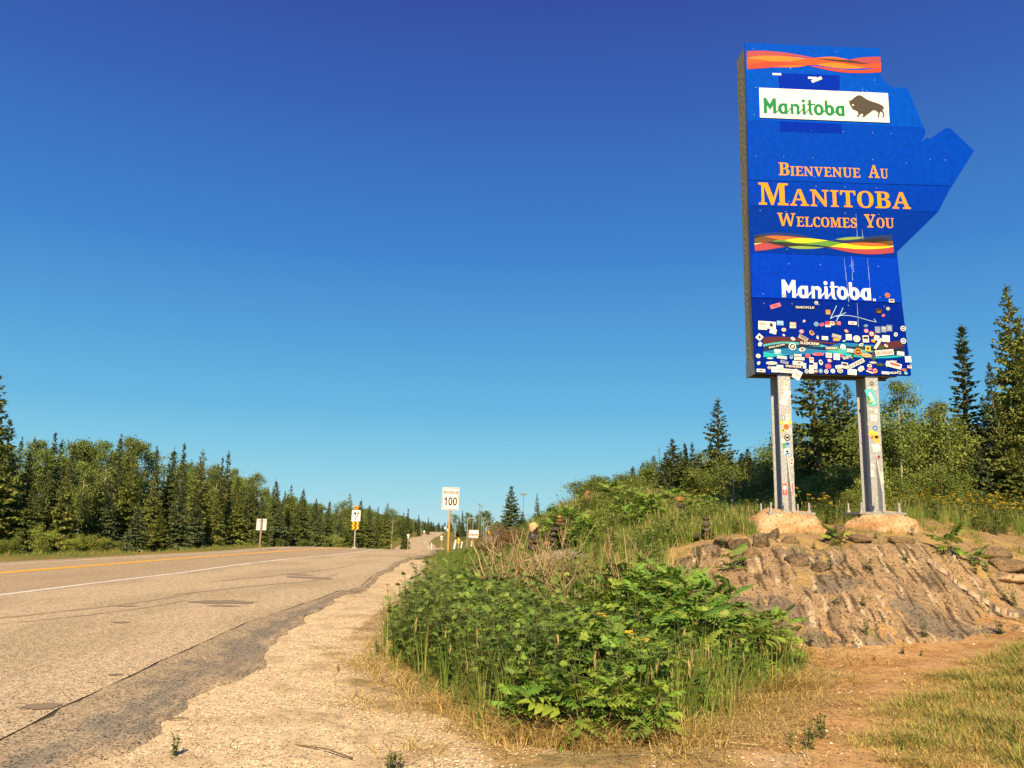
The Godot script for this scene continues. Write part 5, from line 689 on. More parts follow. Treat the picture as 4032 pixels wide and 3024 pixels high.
func build_trees() -> void:
	mat("bark", 1, 1, 1, 0.95)
	leaf_mat("needles", 0.4, 0.7)
	leaf_mat("leaves", 0.5, 0.5)
	var dark := lin(0.13, 0.165, 0.046)
	var olive := lin(0.19, 0.22, 0.052)
	var blue := lin(0.13, 0.17, 0.075)
	var white := lin(0.5, 0.45, 0.34)
	# [parts, height they were built at]
	var kinds := [
		[[spruce_parts(1, 8, 1.75, 0.25, 1.0, 0.15, dark), 8.0], [spruce_parts(2, 8, 1.9, 0.3, 1.0, 0.2, olive), 8.0], [spruce_parts(12, 8, 1.6, 0.3, 1.0, 0.1, blue), 8.0]],
		[[spruce_parts(3, 8, 0.85, 0.4, 1.0, 0.1, dark), 8.0], [spruce_parts(4, 8, 1.05, 0.5, 0.95, 0.2, dark), 8.0]],
		[[spruce_parts(5, 8, 1.7, 0.7, 0.85, 0.5, dark), 8.0], [spruce_parts(6, 8, 1.95, 0.5, 0.9, 0.4, olive), 8.0]],
		[[spruce_parts(7, 6, 1.8, 0.1, 1.0, 0.1, olive), 6.0], [spruce_parts(8, 6, 1.9, 0.1, 1.0, 0.15, blue), 6.0]],
		[[spruce_parts(9, 8, 1.0, 1.5, 0.6, 0.5, lin(0.2, 0.17, 0.09), 0.5), 8.0]],
		[[leafy_parts(21, 8, 1.7, 0.3, 1, 7000, 0.115, lin(0.18, 0.24, 0.048), white), 8.0]],
		[[leafy_parts(22, 8, 1.9, 0.22, 1, 7000, 0.115, lin(0.14, 0.2, 0.042), white), 8.0], [leafy_parts(23, 8, 1.5, 0.35, 1, 6500, 0.115, lin(0.16, 0.205, 0.045), white), 8.0]],
		[[leafy_parts(24, 3, 1.3, 0.12, 7, 5200, 0.085, lin(0.14, 0.19, 0.038), lin(0.22, 0.17, 0.11)), 3.0], [leafy_parts(25, 3, 1.4, 0.1, 8, 5200, 0.08, lin(0.18, 0.23, 0.044), lin(0.22, 0.17, 0.11)), 3.0]],
		[[leafy_parts(26, 3, 1.4, 0.08, 9, 5600, 0.075, lin(0.28, 0.34, 0.06), lin(0.25, 0.2, 0.12)), 3.0]],
		[[leafy_parts(27, 2, 1.1, 0.05, 16, 2400, 0.06, lin(0.2, 0.14, 0.06), lin(0.26, 0.17, 0.09)), 2.0]],
	]
	var called := ["spruce_tree", "narrow_spruce_tree", "ragged_spruce_tree", "young_spruce_tree", "dying_spruce_tree", "aspen_tree", "aspen_tree", "alder_shrub", "willow_shrub", "bare_shrub"]
	var short := ["full-skirted dark spruce", "narrow pointed spruce", "ragged dark spruce", "bushy young spruce", "pale dying spruce", "loose light-green aspen", "broad green aspen", "dark alder shrub", "bright willow shrub", "brown bare shrub"]
	var looks := ["dark green spruce tree with full skirts", "narrow dark spruce tree with a pointed top", "ragged dark spruce tree with gaps between its branches", "bushy young spruce tree with low branches", "pale dying spruce tree with a bare top", "pale-stemmed aspen tree with loose light crown", "pale-stemmed aspen tree with broad green crown", "dark green alder shrub with many stems", "bright yellow-green willow shrub", "brown half-bare shrub with thin twigs"]
	var first := {}
	rng.seed = 77
	for list in [TREES_ONE, TREES_TWO, TREES_THREE, TREES_FOUR]:
		for i in range(0, list.size(), 6):
			var kind := int(list[i]); var x: float = list[i + 1]; var d: float = list[i + 2]; var tall: float = list[i + 3]
			if (kind == 5 or kind == 6) and tall < 3.9: kind = 7 if rng.randf() < 0.75 else 8
			var choice: Array = kinds[kind]
			var v := rng.randi() % choice.size()
			var where := "across the highway" if x < -12 and d < 110 else "on the far hill" if x < -12 else "past the road crest" if x < 4 and d > 200 else "past the guide posts" if d > 50 and x < 12 else "behind the welcome sign"
			var label: String = looks[kind] + " " + where
			var group: String = looks[kind].split(" with ")[0] + "s " + where
			var rank := int(list[i + 5])
			if rank > 0:
				label = short[kind] + ", " + ORDINALS[rank - 1] + " of its kind from the left " + where
			var key := "%d %d" % [kind, v]
			var k := tall / float(choice[v][1])
			var broad: float = clampf(k, 0.55, 1.6) * list[i + 4] if kind < 7 else k * list[i + 4]
			if kind >= 7: broad = clampf(broad, 0.6, 1.25)
			var o: Node3D
			var at := Vector3(x, ground(x, d) - 0.05, -d)
			if first.has(key):
				o = copy(first[key], called[kind], at, rng.randf() * TAU, Vector3(broad, k, broad), label, group)
			else:
				o = assemble(thing(called[kind], label, "tree" if kind < 7 else "shrub", at, rng.randf() * TAU, group), choice[v][0])
				o.scale = Vector3(broad, k, broad)
				first[key] = o

# ---------------------------------------------------------------- small plants
func frond(seeded: int, long: float, pairs: int, leaflet: float, width: float, tone: Color) -> ArrayMesh:   # one feather-shaped leaf along +X, arching down
	rng.seed = seeded
	var s := Shape.new()
	var point := func(t: float) -> Vector3: return Vector3(long * t, long * (0.22 * t - 0.42 * t * t), 0)
	for i in 6: s.tube(point.call(i / 6.0), point.call((i + 1) / 6.0), 0.0035, 0.003, 3, lin(0.2, 0.24, 0.06))
	for i in range(1, pairs + 1):
		var t := 0.2 + 0.76 * i / pairs
		var size := leaflet * (0.65 + 0.5 * sin(PI * (0.15 + 0.75 * float(i) / pairs)))
		for g in [-1, 1]:
			blade(s, point.call(t), Vector3(0.5, -0.22 + rng.randf_range(-0.15, 0.15), g).normalized(), size * rng.randf_range(0.85, 1.1), width * size, jit(tone, 0.14))
	blade(s, point.call(0.98), Vector3(1, -0.5, 0).normalized(), leaflet * 1.05, width * leaflet, jit(tone, 0.14))
	return s.mesh(mats["leaves"])

func blade(s: Shape, at: Vector3, dir: Vector3, long: float, half: float, col: Color) -> void:   # a folded, drooping leaflet
	var side := dir.cross(Vector3.UP).normalized()
	var up := side.cross(dir).normalized()
	var m1 := at + dir * long * 0.35 + up * long * 0.05
	var m2 := at + dir * long * 0.7 - up * long * 0.01
	var tip := at + dir * long - up * long * 0.14
	for g in [-1.0, 1.0]:
		var a: Vector3 = m1 + side * g * half + up * half * 0.4
		var b: Vector3 = m2 + side * g * half * 0.75 + up * half * 0.25
		s.tri(at, m1, a, col) if g > 0 else s.tri(at, a, m1, col)
		s.quad(m1, m2, b, a, col) if g > 0 else s.quad(m1, a, b, m2, col)
		s.tri(m2, tip, b, col) if g > 0 else s.tri(m2, b, tip, col)

func elder(seeded: int, fronds: Array, stalks: int, tall: float, each: int) -> Node3D:   # woody stems with whorls of feathered leaves, every leaf a part
	var r := RandomNumberGenerator.new()
	r.seed = seeded
	var o := Node3D.new()
	var wood := Shape.new()
	var leaves := []
	for k in stalks:
		var az := TAU * k / stalks + r.randf()
		var lean := Vector3(cos(az), 0, sin(az)) * r.randf_range(0.1, 0.45) * tall
		var h := tall * r.randf_range(0.7, 1.05)
		var path := PackedVector3Array()
		for i in 5: path.append(lean * pow(i / 4.0, 1.4) + Vector3(0, h * i / 4.0 - (0.08 if i == 0 else 0.0), 0))
		wood.way(path, 0.011, 0.005, 5, lin(0.2, 0.16, 0.07))
		for i in each:
			var t := 1.0 - 0.72 * pow(float(i) / each, 0.9)
			var f := t * 3.999
			var at := path[int(f)].lerp(path[int(f) + 1], f - int(f))
			var a2 := i * 2.4 + r.randf_range(-0.4, 0.4) + az
			leaves.append([at, Basis(Vector3.UP, a2) * Basis(Vector3.BACK, lerpf(0.75, -0.1, float(i) / each) + r.randf_range(-0.2, 0.2)) * Basis(Vector3.RIGHT, r.randf_range(-0.5, 0.5)) * Basis.from_scale(Vector3.ONE * r.randf_range(0.45, 1.1)), fronds[r.randi() % fronds.size()]])
	part("stems", wood, mats["bark"], o)
	for l in leaves:
		var m := put("leaf", l[2], o)
		m.transform = Transform3D(l[1], l[0])
	return o

func tuft(seeded: int, count: int, tall: float, spread: float, width: float, tones: Array, flop: float, heads := 0.0) -> ArrayMesh:
	rng.seed = seeded
	var s := Shape.new()
	for i in count:
		var az := rng.randf() * TAU
		var out := Vector3(cos(az), 0, sin(az))
		var side := Vector3(-sin(az), 0, cos(az)).rotated(Vector3.UP, rng.randf_range(-0.7, 0.7))
		var base := out * rng.randf() * spread
		var h := tall * rng.randf_range(0.5, 1.1)
		var bend := flop * h * rng.randf_range(0.4, 1.3)
		var col: Color = jit(tones[rng.randi() % tones.size()], 0.2)
		var a := base; var wa := side * width
		for k in 3:
			var t := (k + 1) / 3.0
			var b := base + out * bend * t * t + Vector3(0, h * (t - 0.35 * flop * t * t), 0)
			var wb := side * width * (1.0 - t * 0.92)
			s.quad(a - wa, a + wa, b + wb, b - wb, col)
			a = b; wa = wb
		if rng.randf() < heads:
			for k in 4: s.kite(a + Vector3(0, k * 0.02 - 0.02, 0), a + Vector3(sin(k * 2.0) * 0.015, 0.07 + k * 0.02, cos(k * 2.0) * 0.015), side.rotated(Vector3.UP, k) * 0.007, jit(lin(0.4, 0.31, 0.14), 0.2))
	return s.mesh(mats["grass"])

func weed(seeded: int, tall: float, tone: Color, flowers: bool) -> ArrayMesh:   # a feathery weed, some with yellow flower heads
	rng.seed = seeded
	var s := Shape.new()
	for k in 4:
		var az := rng.randf() * TAU
		var lean := Vector3(cos(az), 0, sin(az)) * tall * rng.randf_range(0.05, 0.4)
		var h := tall * rng.randf_range(0.65, 1.05)
		s.tube(Vector3(0, -0.05, 0), lean + Vector3(0, h, 0), 0.005, 0.003, 3, lin(0.16, 0.18, 0.06))
		for i in 13:
			var t := 0.15 + 0.85 * i / 12.0
			var at := Vector3(0, -0.05, 0).lerp(lean + Vector3(0, h, 0), t)
			var a2 := i * 2.4 + rng.randf()
			var go := Vector3(cos(a2), rng.randf_range(0.0, 0.8), sin(a2)).normalized()
			var l := rng.randf_range(0.1, 0.19) * (1.1 - 0.4 * t) * minf(1.0, tall * 2.2)
			var side := go.cross(Vector3.UP).normalized()
			var col := jit(tone, 0.22)
			s.kite(at, at + go * l, side * 0.006, col)
			for j in range(1, 7):
				var u := j / 6.5
				var p := at + go * l * u - Vector3(0, l * 0.25 * u * u, 0)
				for g in [-1, 1]:
					s.kite(p, p + (go * 0.6 + side * g).normalized() * l * 0.36 * (1.1 - 0.6 * u), go * 0.009 * minf(1.0, tall * 2.2), col)
		if flowers:
			for j in 9:
				var q := lean + Vector3(rng.randf_range(-0.035, 0.035), h + rng.randf_range(-0.01, 0.02), rng.randf_range(-0.035, 0.035))
				for g in 3: s.kite(q - Vector3(0.018, 0, 0).rotated(Vector3.UP, g), q + Vector3(0.018, 0.006, 0).rotated(Vector3.UP, g), Vector3(0, 0.006, 0.016).rotated(Vector3.UP, g), jit(lin(0.75, 0.58, 0.06), 0.2), 0.5)
	return s.mesh(mats["grass"])

func scatter(called: String, label: String, meshes: Array, count: int, box: Array, seeded: int, keep: Callable, small := 0.7, large := 1.3, category := "grass") -> void:
	# box: x from, x to, distance from, to. keep(x, d) gives 0..1, the share kept there
	rng.seed = seeded
	for k in meshes.size():
		var where: Array[Transform3D] = []
		var tries := 0
		while where.size() < count / meshes.size() and tries < count * 12:
			tries += 1
			var d := exp(rng.randf_range(log(box[2] + 6.0), log(box[3] + 6.0))) - 6.0
			var x: float = rng.randf_range(box[0], box[1])
			if rng.randf() > keep.call(x, d): continue
			var s := rng.randf_range(small, large)
			where.append(Transform3D(Basis(Vector3.UP, rng.randf() * TAU) * Basis.from_scale(Vector3(s, s * rng.randf_range(0.8, 1.2), s)), Vector3(x, ground(x, d) - 0.01, -d)))
		if where.is_empty(): continue
		var mm := MultiMesh.new()
		mm.transform_format = MultiMesh.TRANSFORM_3D
		mm.mesh = meshes[k]
		mm.instance_count = where.size()
		for i in where.size(): mm.set_instance_transform(i, where[i])
		var o := MultiMeshInstance3D.new()
		o.multimesh = mm
		o.name = numbered(called)
		add_child(o)
		tag(o, label, category, "", "stuff")

# ---------------------------------------------------------------- the welcome sign
const HUES := {"W": [0.8, 0.79, 0.74], "S": [0.42, 0.42, 0.4], "K": [0.03, 0.025, 0.02], "R": [0.6, 0.05, 0.04], "P": [0.75, 0.15, 0.24], "O": [0.75, 0.24, 0.03], "Y": [0.78, 0.55, 0.05], "B": [0.03, 0.1, 0.4], "L": [0.25, 0.5, 0.72], "C": [0.1, 0.5, 0.55], "G": [0.08, 0.3, 0.09], "N": [0.22, 0.12, 0.05], "T": [0.55, 0.3, 0.18], "D": [0.2, 0.27, 0.46],
	"CRIMSON": [0.37, 0.05, 0.065], "UMBER": [0.07, 0.022, 0.018], "AMBER": [0.85, 0.2, 0.015], "FLAME": [0.75, 0.075, 0.01], "RUST": [0.5, 0.04, 0.012], "TANGERINE": [0.82, 0.14, 0.012], "RED": [0.65, 0.05, 0.012], "NAVY": [0.008, 0.03, 0.13], "BLACK": [0.018, 0.016, 0.016], "BROWN": [0.13, 0.062, 0.015], "YELLOW": [0.8, 0.68, 0.02], "GREEN": [0.1, 0.27, 0.03], "OLIVE": [0.22, 0.34, 0.06], "MAROON": [0.085, 0.018, 0.026], "AQUA": [0.07, 0.42, 0.44], "MIDNIGHT": [0.006, 0.02, 0.06], "OCEAN": [0.01, 0.17, 0.4], "TURQUOISE": [0.01, 0.4, 0.46]}

func hue(k: String) -> Color:
	return Color(HUES[k][0], HUES[k][1], HUES[k][2])

func lettering(words: String, family: String, bold: bool) -> TextMesh:
	var t := TextMesh.new()
	var f := SystemFont.new()
	f.font_names = PackedStringArray([family])
	f.font_weight = 700 if bold else 400
	t.font = f
	t.text = words
	t.font_size = 64
	t.pixel_size = 0.01
	t.depth = 0.02
	t.curve_step = 1.0
	return t

func write(words: String, family: String, bold: bool, m: Material, parent: Node, mid: Vector3, wide: float, tall: float, tilt := 0.0, called := "lettering") -> MeshInstance3D:   # stretched to a width and a height
	var t := lettering(words, family, bold)
	var b := t.get_aabb()
	t.material = m
	var o := put(called, t, parent)
	var k := Vector3(wide / b.size.x, tall / b.size.y, 0.15)
	o.transform = Transform3D(Basis(Vector3.BACK, tilt) * Basis.from_scale(k), mid - Basis(Vector3.BACK, tilt) * ((b.position + b.size / 2) * k * Vector3(1, 1, 0)))
	return o

func small_caps(words: String, at: Vector2, right: Vector2, big: float, small: float, m: Material, parent: Node, z: float) -> void:
	var natural := []
	var total := 0.0
	var gap := big * 0.07
	for i in words.length():
		var b := lettering(words[i], "Droid Serif", true).get_aabb()
		var tall := big if i == 0 else small
		var w := b.size.x / b.size.y * tall * (0.94 if words[i] != "I" else 0.9)
		natural.append(w)
		total += w + (gap if i else 0.0)
	var k := at.distance_to(right) / total
	var dir := (right - at).normalized()
	var x := 0.0
	for i in words.length():
		var tall := big if i == 0 else small
		var mid: Vector2 = at + dir * (x + natural[i] * k / 2) + Vector2(0, tall / 2)
		write(words[i], "Droid Serif", true, m, parent, Vector3(mid.x, mid.y, z), natural[i] * k, tall * (1.03 if words[i] in ["O", "C", "U", "S"] else 1.0), 0.0, "letter")
		x += (natural[i] + gap) * k

func wordmark(at: Vector2, right: Vector2, tall: float, m: Material, parent: Node, z: float) -> void:   # the joined-up provincial wordmark, drawn on a 1214 by 229 field
	var k := at.distance_to(right) / 1214.0
	var ky := tall / 229.0
	var dir := (right - at) / 1214.0
	var lift := dir.y / dir.x
	var shapes: Array[Shape] = []
	var poly := func(s: Shape, a: Array) -> void:
		var p := PackedVector2Array()
		for i in range(0, a.size(), 2): p.append(Vector2(a[i], a[i + 1]))
		s.slab(p, 0, 1.0 + 0.2 * (s.v.size() % 7))
	var round := func(s: Shape, x: float, y: float, rx: float, ry: float, ix: float, iy: float, from := 0.0, to := TAU, off := 0.0) -> void:
		s.ring(Vector2(x, y), Vector2(rx, ry), Vector2(ix, iy), 0, 0.75, from, to, Vector2(off, 0))
	var s := Shape.new()
	poly.call(s, [0, 229, 0, 0, 50, 0, 50, 118, 94, 52, 140, 118, 140, 0, 188, 0, 188, 229, 142, 229, 94, 140, 43, 229]); poly.call(s, [186, 30, 192, 14, 236, 62, 228, 76]); shapes.append(s)
	s = Shape.new(); round.call(s, 286, 78, 72, 82, 23, 46, 0, TAU, 6); poly.call(s, [310, 0, 356, 0, 356, 158, 310, 158]); poly.call(s, [354, 40, 362, 26, 410, 80, 402, 94]); shapes.append(s)
	s = Shape.new(); poly.call(s, [406, 0, 446, 0, 446, 158, 406, 158]); round.call(s, 484, 96, 58, 64, 10, 22, 0, PI * 0.8); poly.call(s, [490, 0, 535, 0, 534, 100, 494, 98]); poly.call(s, [532, 36, 540, 22, 590, 78, 582, 92]); shapes.append(s)
	s = Shape.new(); poly.call(s, [584, 0, 628, 0, 624, 160, 582, 160]); round.call(s, 600, 205, 26, 25, 0.5, 0.5); poly.call(s, [626, 36, 634, 22, 682, 78, 674, 92]); shapes.append(s)
	s = Shape.new(); poly.call(s, [674, 224, 674, 50, 684, 16, 706, -4, 740, -6, 736, 6, 722, 24, 718, 60, 716, 224]); poly.call(s, [655, 148, 775, 152, 775, 170, 655, 166]); shapes.append(s)
	s = Shape.new(); round.call(s, 826, 82, 76, 86, 27, 49); poly.call(s, [892, 56, 900, 42, 930, 72, 922, 86]); shapes.append(s)
	s = Shape.new(); poly.call(s, [920, 226, 920, 60, 962, 60, 962, 226]); round.call(s, 990, 80, 72, 82, 22, 44, 0, TAU, -4); poly.call(s, [1056, 50, 1064, 36, 1094, 70, 1086, 84]); shapes.append(s)
	s = Shape.new(); round.call(s, 1146, 78, 70, 80, 23, 44, 0, TAU, 6); poly.call(s, [1168, 0, 1214, 0, 1214, 158, 1168, 158]); shapes.append(s)
	for q in shapes:
		for i in q.v.size(): q.v[i] = Vector3(at.x + q.v[i].x * k, at.y + q.v[i].x * k * lift + q.v[i].y * ky, z + q.v[i].z * 0.004)
		part("letter", q, m, parent)

func curved(p: PackedVector2Array) -> PackedVector2Array:   # rounds an outline's long sides, keeps its sharp corners
	var out := PackedVector2Array()
	var n := p.size()
	for i in n:
		var a := p[(i + n - 1) % n]; var b := p[i]; var d := p[(i + 1) % n]; var e := p[(i + 2) % n]
		var t0 := (d - a) * 0.5; var t1 := (e - b) * 0.5
		if (b - a).normalized().dot((d - b).normalized()) < 0.6: t0 = d - b
		if (d - b).normalized().dot((e - d).normalized()) < 0.6: t1 = d - b
		for k in 4:
			var t := k / 4.0
			out.append(b * (2 * t * t * t - 3 * t * t + 1) + t0 * (t * t * t - 2 * t * t + t) + d * (-2 * t * t * t + 3 * t * t) + t1 * (t * t * t - t * t))
	return out

func sticker(code: PackedStringArray, at: Vector2, size: Vector2, tilt: float, z: float, parent: Node, seeded: int) -> void:
	rng.seed = seeded
	var s := Shape.new()
	var turn := deg_to_rad(tilt)
	var outline := func(k: float, shape: String) -> PackedVector2Array:
		var p := PackedVector2Array()
		if shape == "r":
			for c in [Vector2(-1, -1), Vector2(1, -1), Vector2(1, 1), Vector2(-1, 1)]: p.append(c * k)
		else:
			var count := 16
			for i in count:
				var r := k * (1.0 if shape == "c" else 0.78 + 0.3 * sin(i * 2.1 + seeded) * sin(i * 1.3 + seeded * 0.7))
				p.append(Vector2(cos(TAU * i / count), sin(TAU * i / count)) * r)
		return p
	var place := func(p: PackedVector2Array, off: Vector2, k: Vector2) -> PackedVector2Array:
		var q := PackedVector2Array()
		for v in p: q.append(at + ((off + v * k) * size / 2).rotated(turn))
		return q
	var base := hue(code[1])
	var ink := hue(code[2])
	s.slab(place.call(outline.call(1.0, code[0]), Vector2.ZERO, Vector2.ONE), z - 0.002, z, jit(base, 0.08))
	var kind := seeded % 4
	if code[0] == "r":
		if kind == 0: s.slab(place.call(outline.call(1.0, "r"), Vector2(0, 0.35), Vector2(0.8, 0.35)), z, z + 0.0012, ink)
		elif kind == 1: s.slab(place.call(outline.call(1.0, "b"), Vector2(0, 0.1), Vector2(0.55, 0.6)), z, z + 0.0012, ink)
		for i in 3: s.slab(place.call(outline.call(1.0, "r"), Vector2(rng.randf_range(-0.2, 0.2), -0.15 - i * 0.28), Vector2(rng.randf_range(0.35, 0.7), 0.055)), z, z + 0.001, ink.lerp(hue("S"), 0.4))
	elif code[0] == "c":
		s.slab(place.call(outline.call(1.0, "c"), Vector2.ZERO, Vector2(0.72, 0.72)), z, z + 0.0012, ink)
		s.slab(place.call(outline.call(1.0, "b" if kind != 1 else "r"), Vector2.ZERO, Vector2(0.55, 0.4)), z + 0.0012, z + 0.002, base)
	else:
		s.slab(place.call(outline.call(1.0, "b"), Vector2(0.05, 0.12), Vector2(0.55, 0.45)), z, z + 0.0012, ink)
		if kind == 2: s.slab(place.call(outline.call(1.0, "c"), Vector2(-0.1, -0.3), Vector2(0.3, 0.25)), z, z + 0.001, ink)
	part("sticker", s, mats["print"], parent)

func build_sign() -> void:
	var root := thing("welcome_sign", "tall blue province-shaped welcome sign on two steel posts, lower part covered in stickers", "sign", SIGN_AT, deg_to_rad(2.0))
	var face := mat("sign_face", 1, 1, 1, 0.6)
	face.metallic_specular = 0.12
	var scuffed := noise(FastNoiseLite.TYPE_SIMPLEX, 0.02, 61, 4).get_seamless_image(512, 512)
	var streak := noise(FastNoiseLite.TYPE_SIMPLEX, 0.012, 62, 3).get_seamless_image(512, 512)
	var bytes := PackedByteArray()
	bytes.resize(512 * 512)
	var a := scuffed.get_data(); var b := streak.get_data()
	for y in 512:
		for x in 512:
			bytes[y * 512 + x] = clampi(236 + int((a[y * 512 + x] - 128) * 0.12) + int((b[(y / 9) * 512 + (x * 3) % 512] - 128) * 0.04), 0, 255)
	face.albedo_texture = ImageTexture.create_from_image(Image.create_from_data(512, 512, false, Image.FORMAT_L8, bytes))
	face.uv1_scale = Vector3.ONE / 1.9
	face.heightmap_enabled = true
	face.heightmap_texture = ImageTexture.create_from_image(scuffed)
	face.heightmap_scale = 0.12
	var print := mat("print", 1, 1, 1, 0.5)
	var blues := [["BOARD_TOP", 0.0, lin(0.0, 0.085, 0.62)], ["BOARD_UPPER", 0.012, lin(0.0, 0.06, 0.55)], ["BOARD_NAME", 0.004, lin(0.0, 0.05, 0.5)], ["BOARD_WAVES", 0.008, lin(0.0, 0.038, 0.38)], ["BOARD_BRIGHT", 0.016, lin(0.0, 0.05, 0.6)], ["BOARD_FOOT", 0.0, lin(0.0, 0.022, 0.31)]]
	var outlines := [BOARD_TOP, BOARD_UPPER, BOARD_NAME, BOARD_WAVES, BOARD_BRIGHT, BOARD_FOOT]
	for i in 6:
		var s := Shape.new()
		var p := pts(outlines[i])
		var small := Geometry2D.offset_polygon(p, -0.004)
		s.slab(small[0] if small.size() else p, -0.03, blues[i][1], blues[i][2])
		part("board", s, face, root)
	# casing behind the boards: left side in sheets, bottom channel, back
	var steel := mat("casing_paint", 1, 1, 1, 0.5)
	steel.albedo_texture = face.albedo_texture
	steel.uv1_scale = Vector3.ONE / 1.3
	steel.heightmap_enabled = true
	steel.heightmap_texture = face.heightmap_texture
	steel.heightmap_scale = 1.2
	var sides := [[0.34, 1.72], [1.73, 3.42], [3.43, 5.1], [5.11, 7.62]]
	for y in sides:
		var s := Shape.new()
		s.box(Vector3(0.0 + 0.03, (y[0] + y[1]) / 2, -0.325), Vector3(0.03, y[1] - y[0], 0.58), lin(0.42, 0.34, 0.13))
		part("side_sheet", s, steel, root)
	var s := Shape.new()
	s.box(Vector3(0.022, 0.165, -0.33), Vector3(0.04, 0.33, 0.59), lin(0.42, 0.39, 0.32))
	part("end_plate", s, mat("galvanised", 1, 1, 1, 0.5, 0.35), root)
	s = Shape.new()
	s.box(Vector3(1.58, 3.8, -0.6), Vector3(3.04, 7.5, 0.03), lin(0.12, 0.11, 0.08)); s.box(Vector3(3.11, 3.8, -0.33), Vector3(0.03, 7.5, 0.56), lin(0.12, 0.11, 0.08)); s.box(Vector3(1.58, 7.57, -0.33), Vector3(3.04, 0.03, 0.54), lin(0.12, 0.11, 0.08))
	part("casing", s, steel, root)
	s = Shape.new()
	s.box(Vector3(1.58, 0.035, -0.1), Vector3(3.05, 0.06, 0.1), lin(0.2, 0.18, 0.14)); s.box(Vector3(1.58, 0.035, -0.57), Vector3(3.05, 0.06, 0.06), lin(0.2, 0.18, 0.14)); s.box(Vector3(1.58, 0.075, -0.33), Vector3(3.0, 0.012, 0.4), lin(0.09, 0.08, 0.07))
	part("bottom_frame", s, steel, root)
	# darker blue where an old plate was taken down, and the white plate with wordmark and bison
	for p in [[PATCH_HIGH, 0.003], [PATCH_LOW, 0.015]]:
		s = Shape.new(); s.slab(pts(p[0]), p[1] - 0.004, p[1], lin(0.0, 0.028, 0.46)); part("unfaded_patch", s, face, root)
	s = Shape.new(); s.slab(pts(BOARD_WHITE), 0.013, 0.02, lin(0.8, 0.79, 0.74))
	var plate := part("white_plate", s, print, root)
	wordmark(Vector2(WORDMARKS[0], WORDMARKS[1]), Vector2(WORDMARKS[2], WORDMARKS[3]), WORDMARKS[4], mat("print_green", 0.0, 0.2, 0.07, 0.5), plate, 0.021)
	s = Shape.new(); s.slab(curved(pts(BISON)), 0.021, 0.0245, lin(0.07, 0.052, 0.038)); part("bison_emblem", s, print, plate)
	s = Shape.new(); s.tube(Vector3(2.42, 6.075, 0.02), Vector3(2.42, 6.075, 0.026), 0.021, 0.021, 10, lin(0.8, 0.79, 0.74), true)
	s.v = shift(s.v, eye_shift()); part("bison_eye", s, print, plate)
	for q in [[1.45, 6.96], [2.27, 6.9]]:
		s = Shape.new(); s.box(Vector3(q[0] - 0.72, q[1], 0.002), Vector3(0.2, 0.05, 0.006), lin(0.8, 0.8, 0.76)); part("white_strip", s, print, root)
	s = Shape.new(); s.box(Vector3(1.645, 6.86, 0.004), Vector3(0.26, 0.075, 0.004), lin(0.62, 0.64, 0.66), Basis(Vector3.BACK, 0.42)); part("torn_tape", s, print, root)
	# words
	var gold := mat("print_gold", 0.82, 0.29, 0.0, 0.6)
	var words := ["BIENVENUE", "AU", "MANITOBA", "WELCOMES", "YOU"]
	var lift := [0.015, 0.015, 0.007, 0.011, 0.011]
	for i in 5: small_caps(words[i], Vector2(LETTERING[i * 6], LETTERING[i * 6 + 1]), Vector2(LETTERING[i * 6 + 2], LETTERING[i * 6 + 3]), LETTERING[i * 6 + 4], LETTERING[i * 6 + 5], gold, root, lift[i])
	wordmark(Vector2(WORDMARKS[5], WORDMARKS[6]), Vector2(WORDMARKS[7], WORDMARKS[8]), WORDMARKS[9], mat("print_white", 0.8, 0.79, 0.75, 0.5), root, 0.018)
	# coloured waves, each stripe a hair above the one before
	var at := 0
	var colors := STRIPE_COLORS.split(" ")
	for i in colors.size():
		var n := int(STRIPES[at])
		var z := (0.001 if i < 10 else 0.009 if i < 26 else 0.001) + 0.0004 * (i if i < 10 else i - 10 if i < 26 else i - 26)
		s = Shape.new()
		s.slab(curved(pts(STRIPES.slice(at + 1, at + 1 + n * 2))), z - 0.001, z + 0.0015, hue(colors[i]))
		part("wave_stripe", s, print, root)
		at += 1 + n * 2
	for i in range(0, PAINT_MARKS.size(), 4):
		s = Shape.new()
		var p := PackedVector2Array()
		for k in 18: p.append(Vector2(PAINT_MARKS[i] + cos(TAU * k / 18) * PAINT_MARKS[i + 2] * 0.5 * (0.8 + 0.3 * sin(k * 2.7 + i)), PAINT_MARKS[i + 1] + sin(TAU * k / 18) * PAINT_MARKS[i + 3] * 0.5 * (0.8 + 0.3 * sin(k * 1.9 + i))))
		s.slab(p, 0.008, 0.01, lin(0.05, 0.075, 0.02)); part("paint_smear", s, print, root)
	for p in [SCRIBBLE_ONE, SCRIBBLE_TWO, SCRIBBLE_THREE]:
		s = Shape.new()
		var q := pts(p)
		for i in q.size() - 1: s.tube(Vector3(q[i].x, q[i].y, 0.009), Vector3(q[i + 1].x, q[i + 1].y, 0.009), 0.009, 0.009, 5, lin(0.4, 0.6, 0.8))
		part("scribbled_signature", s, print, root)
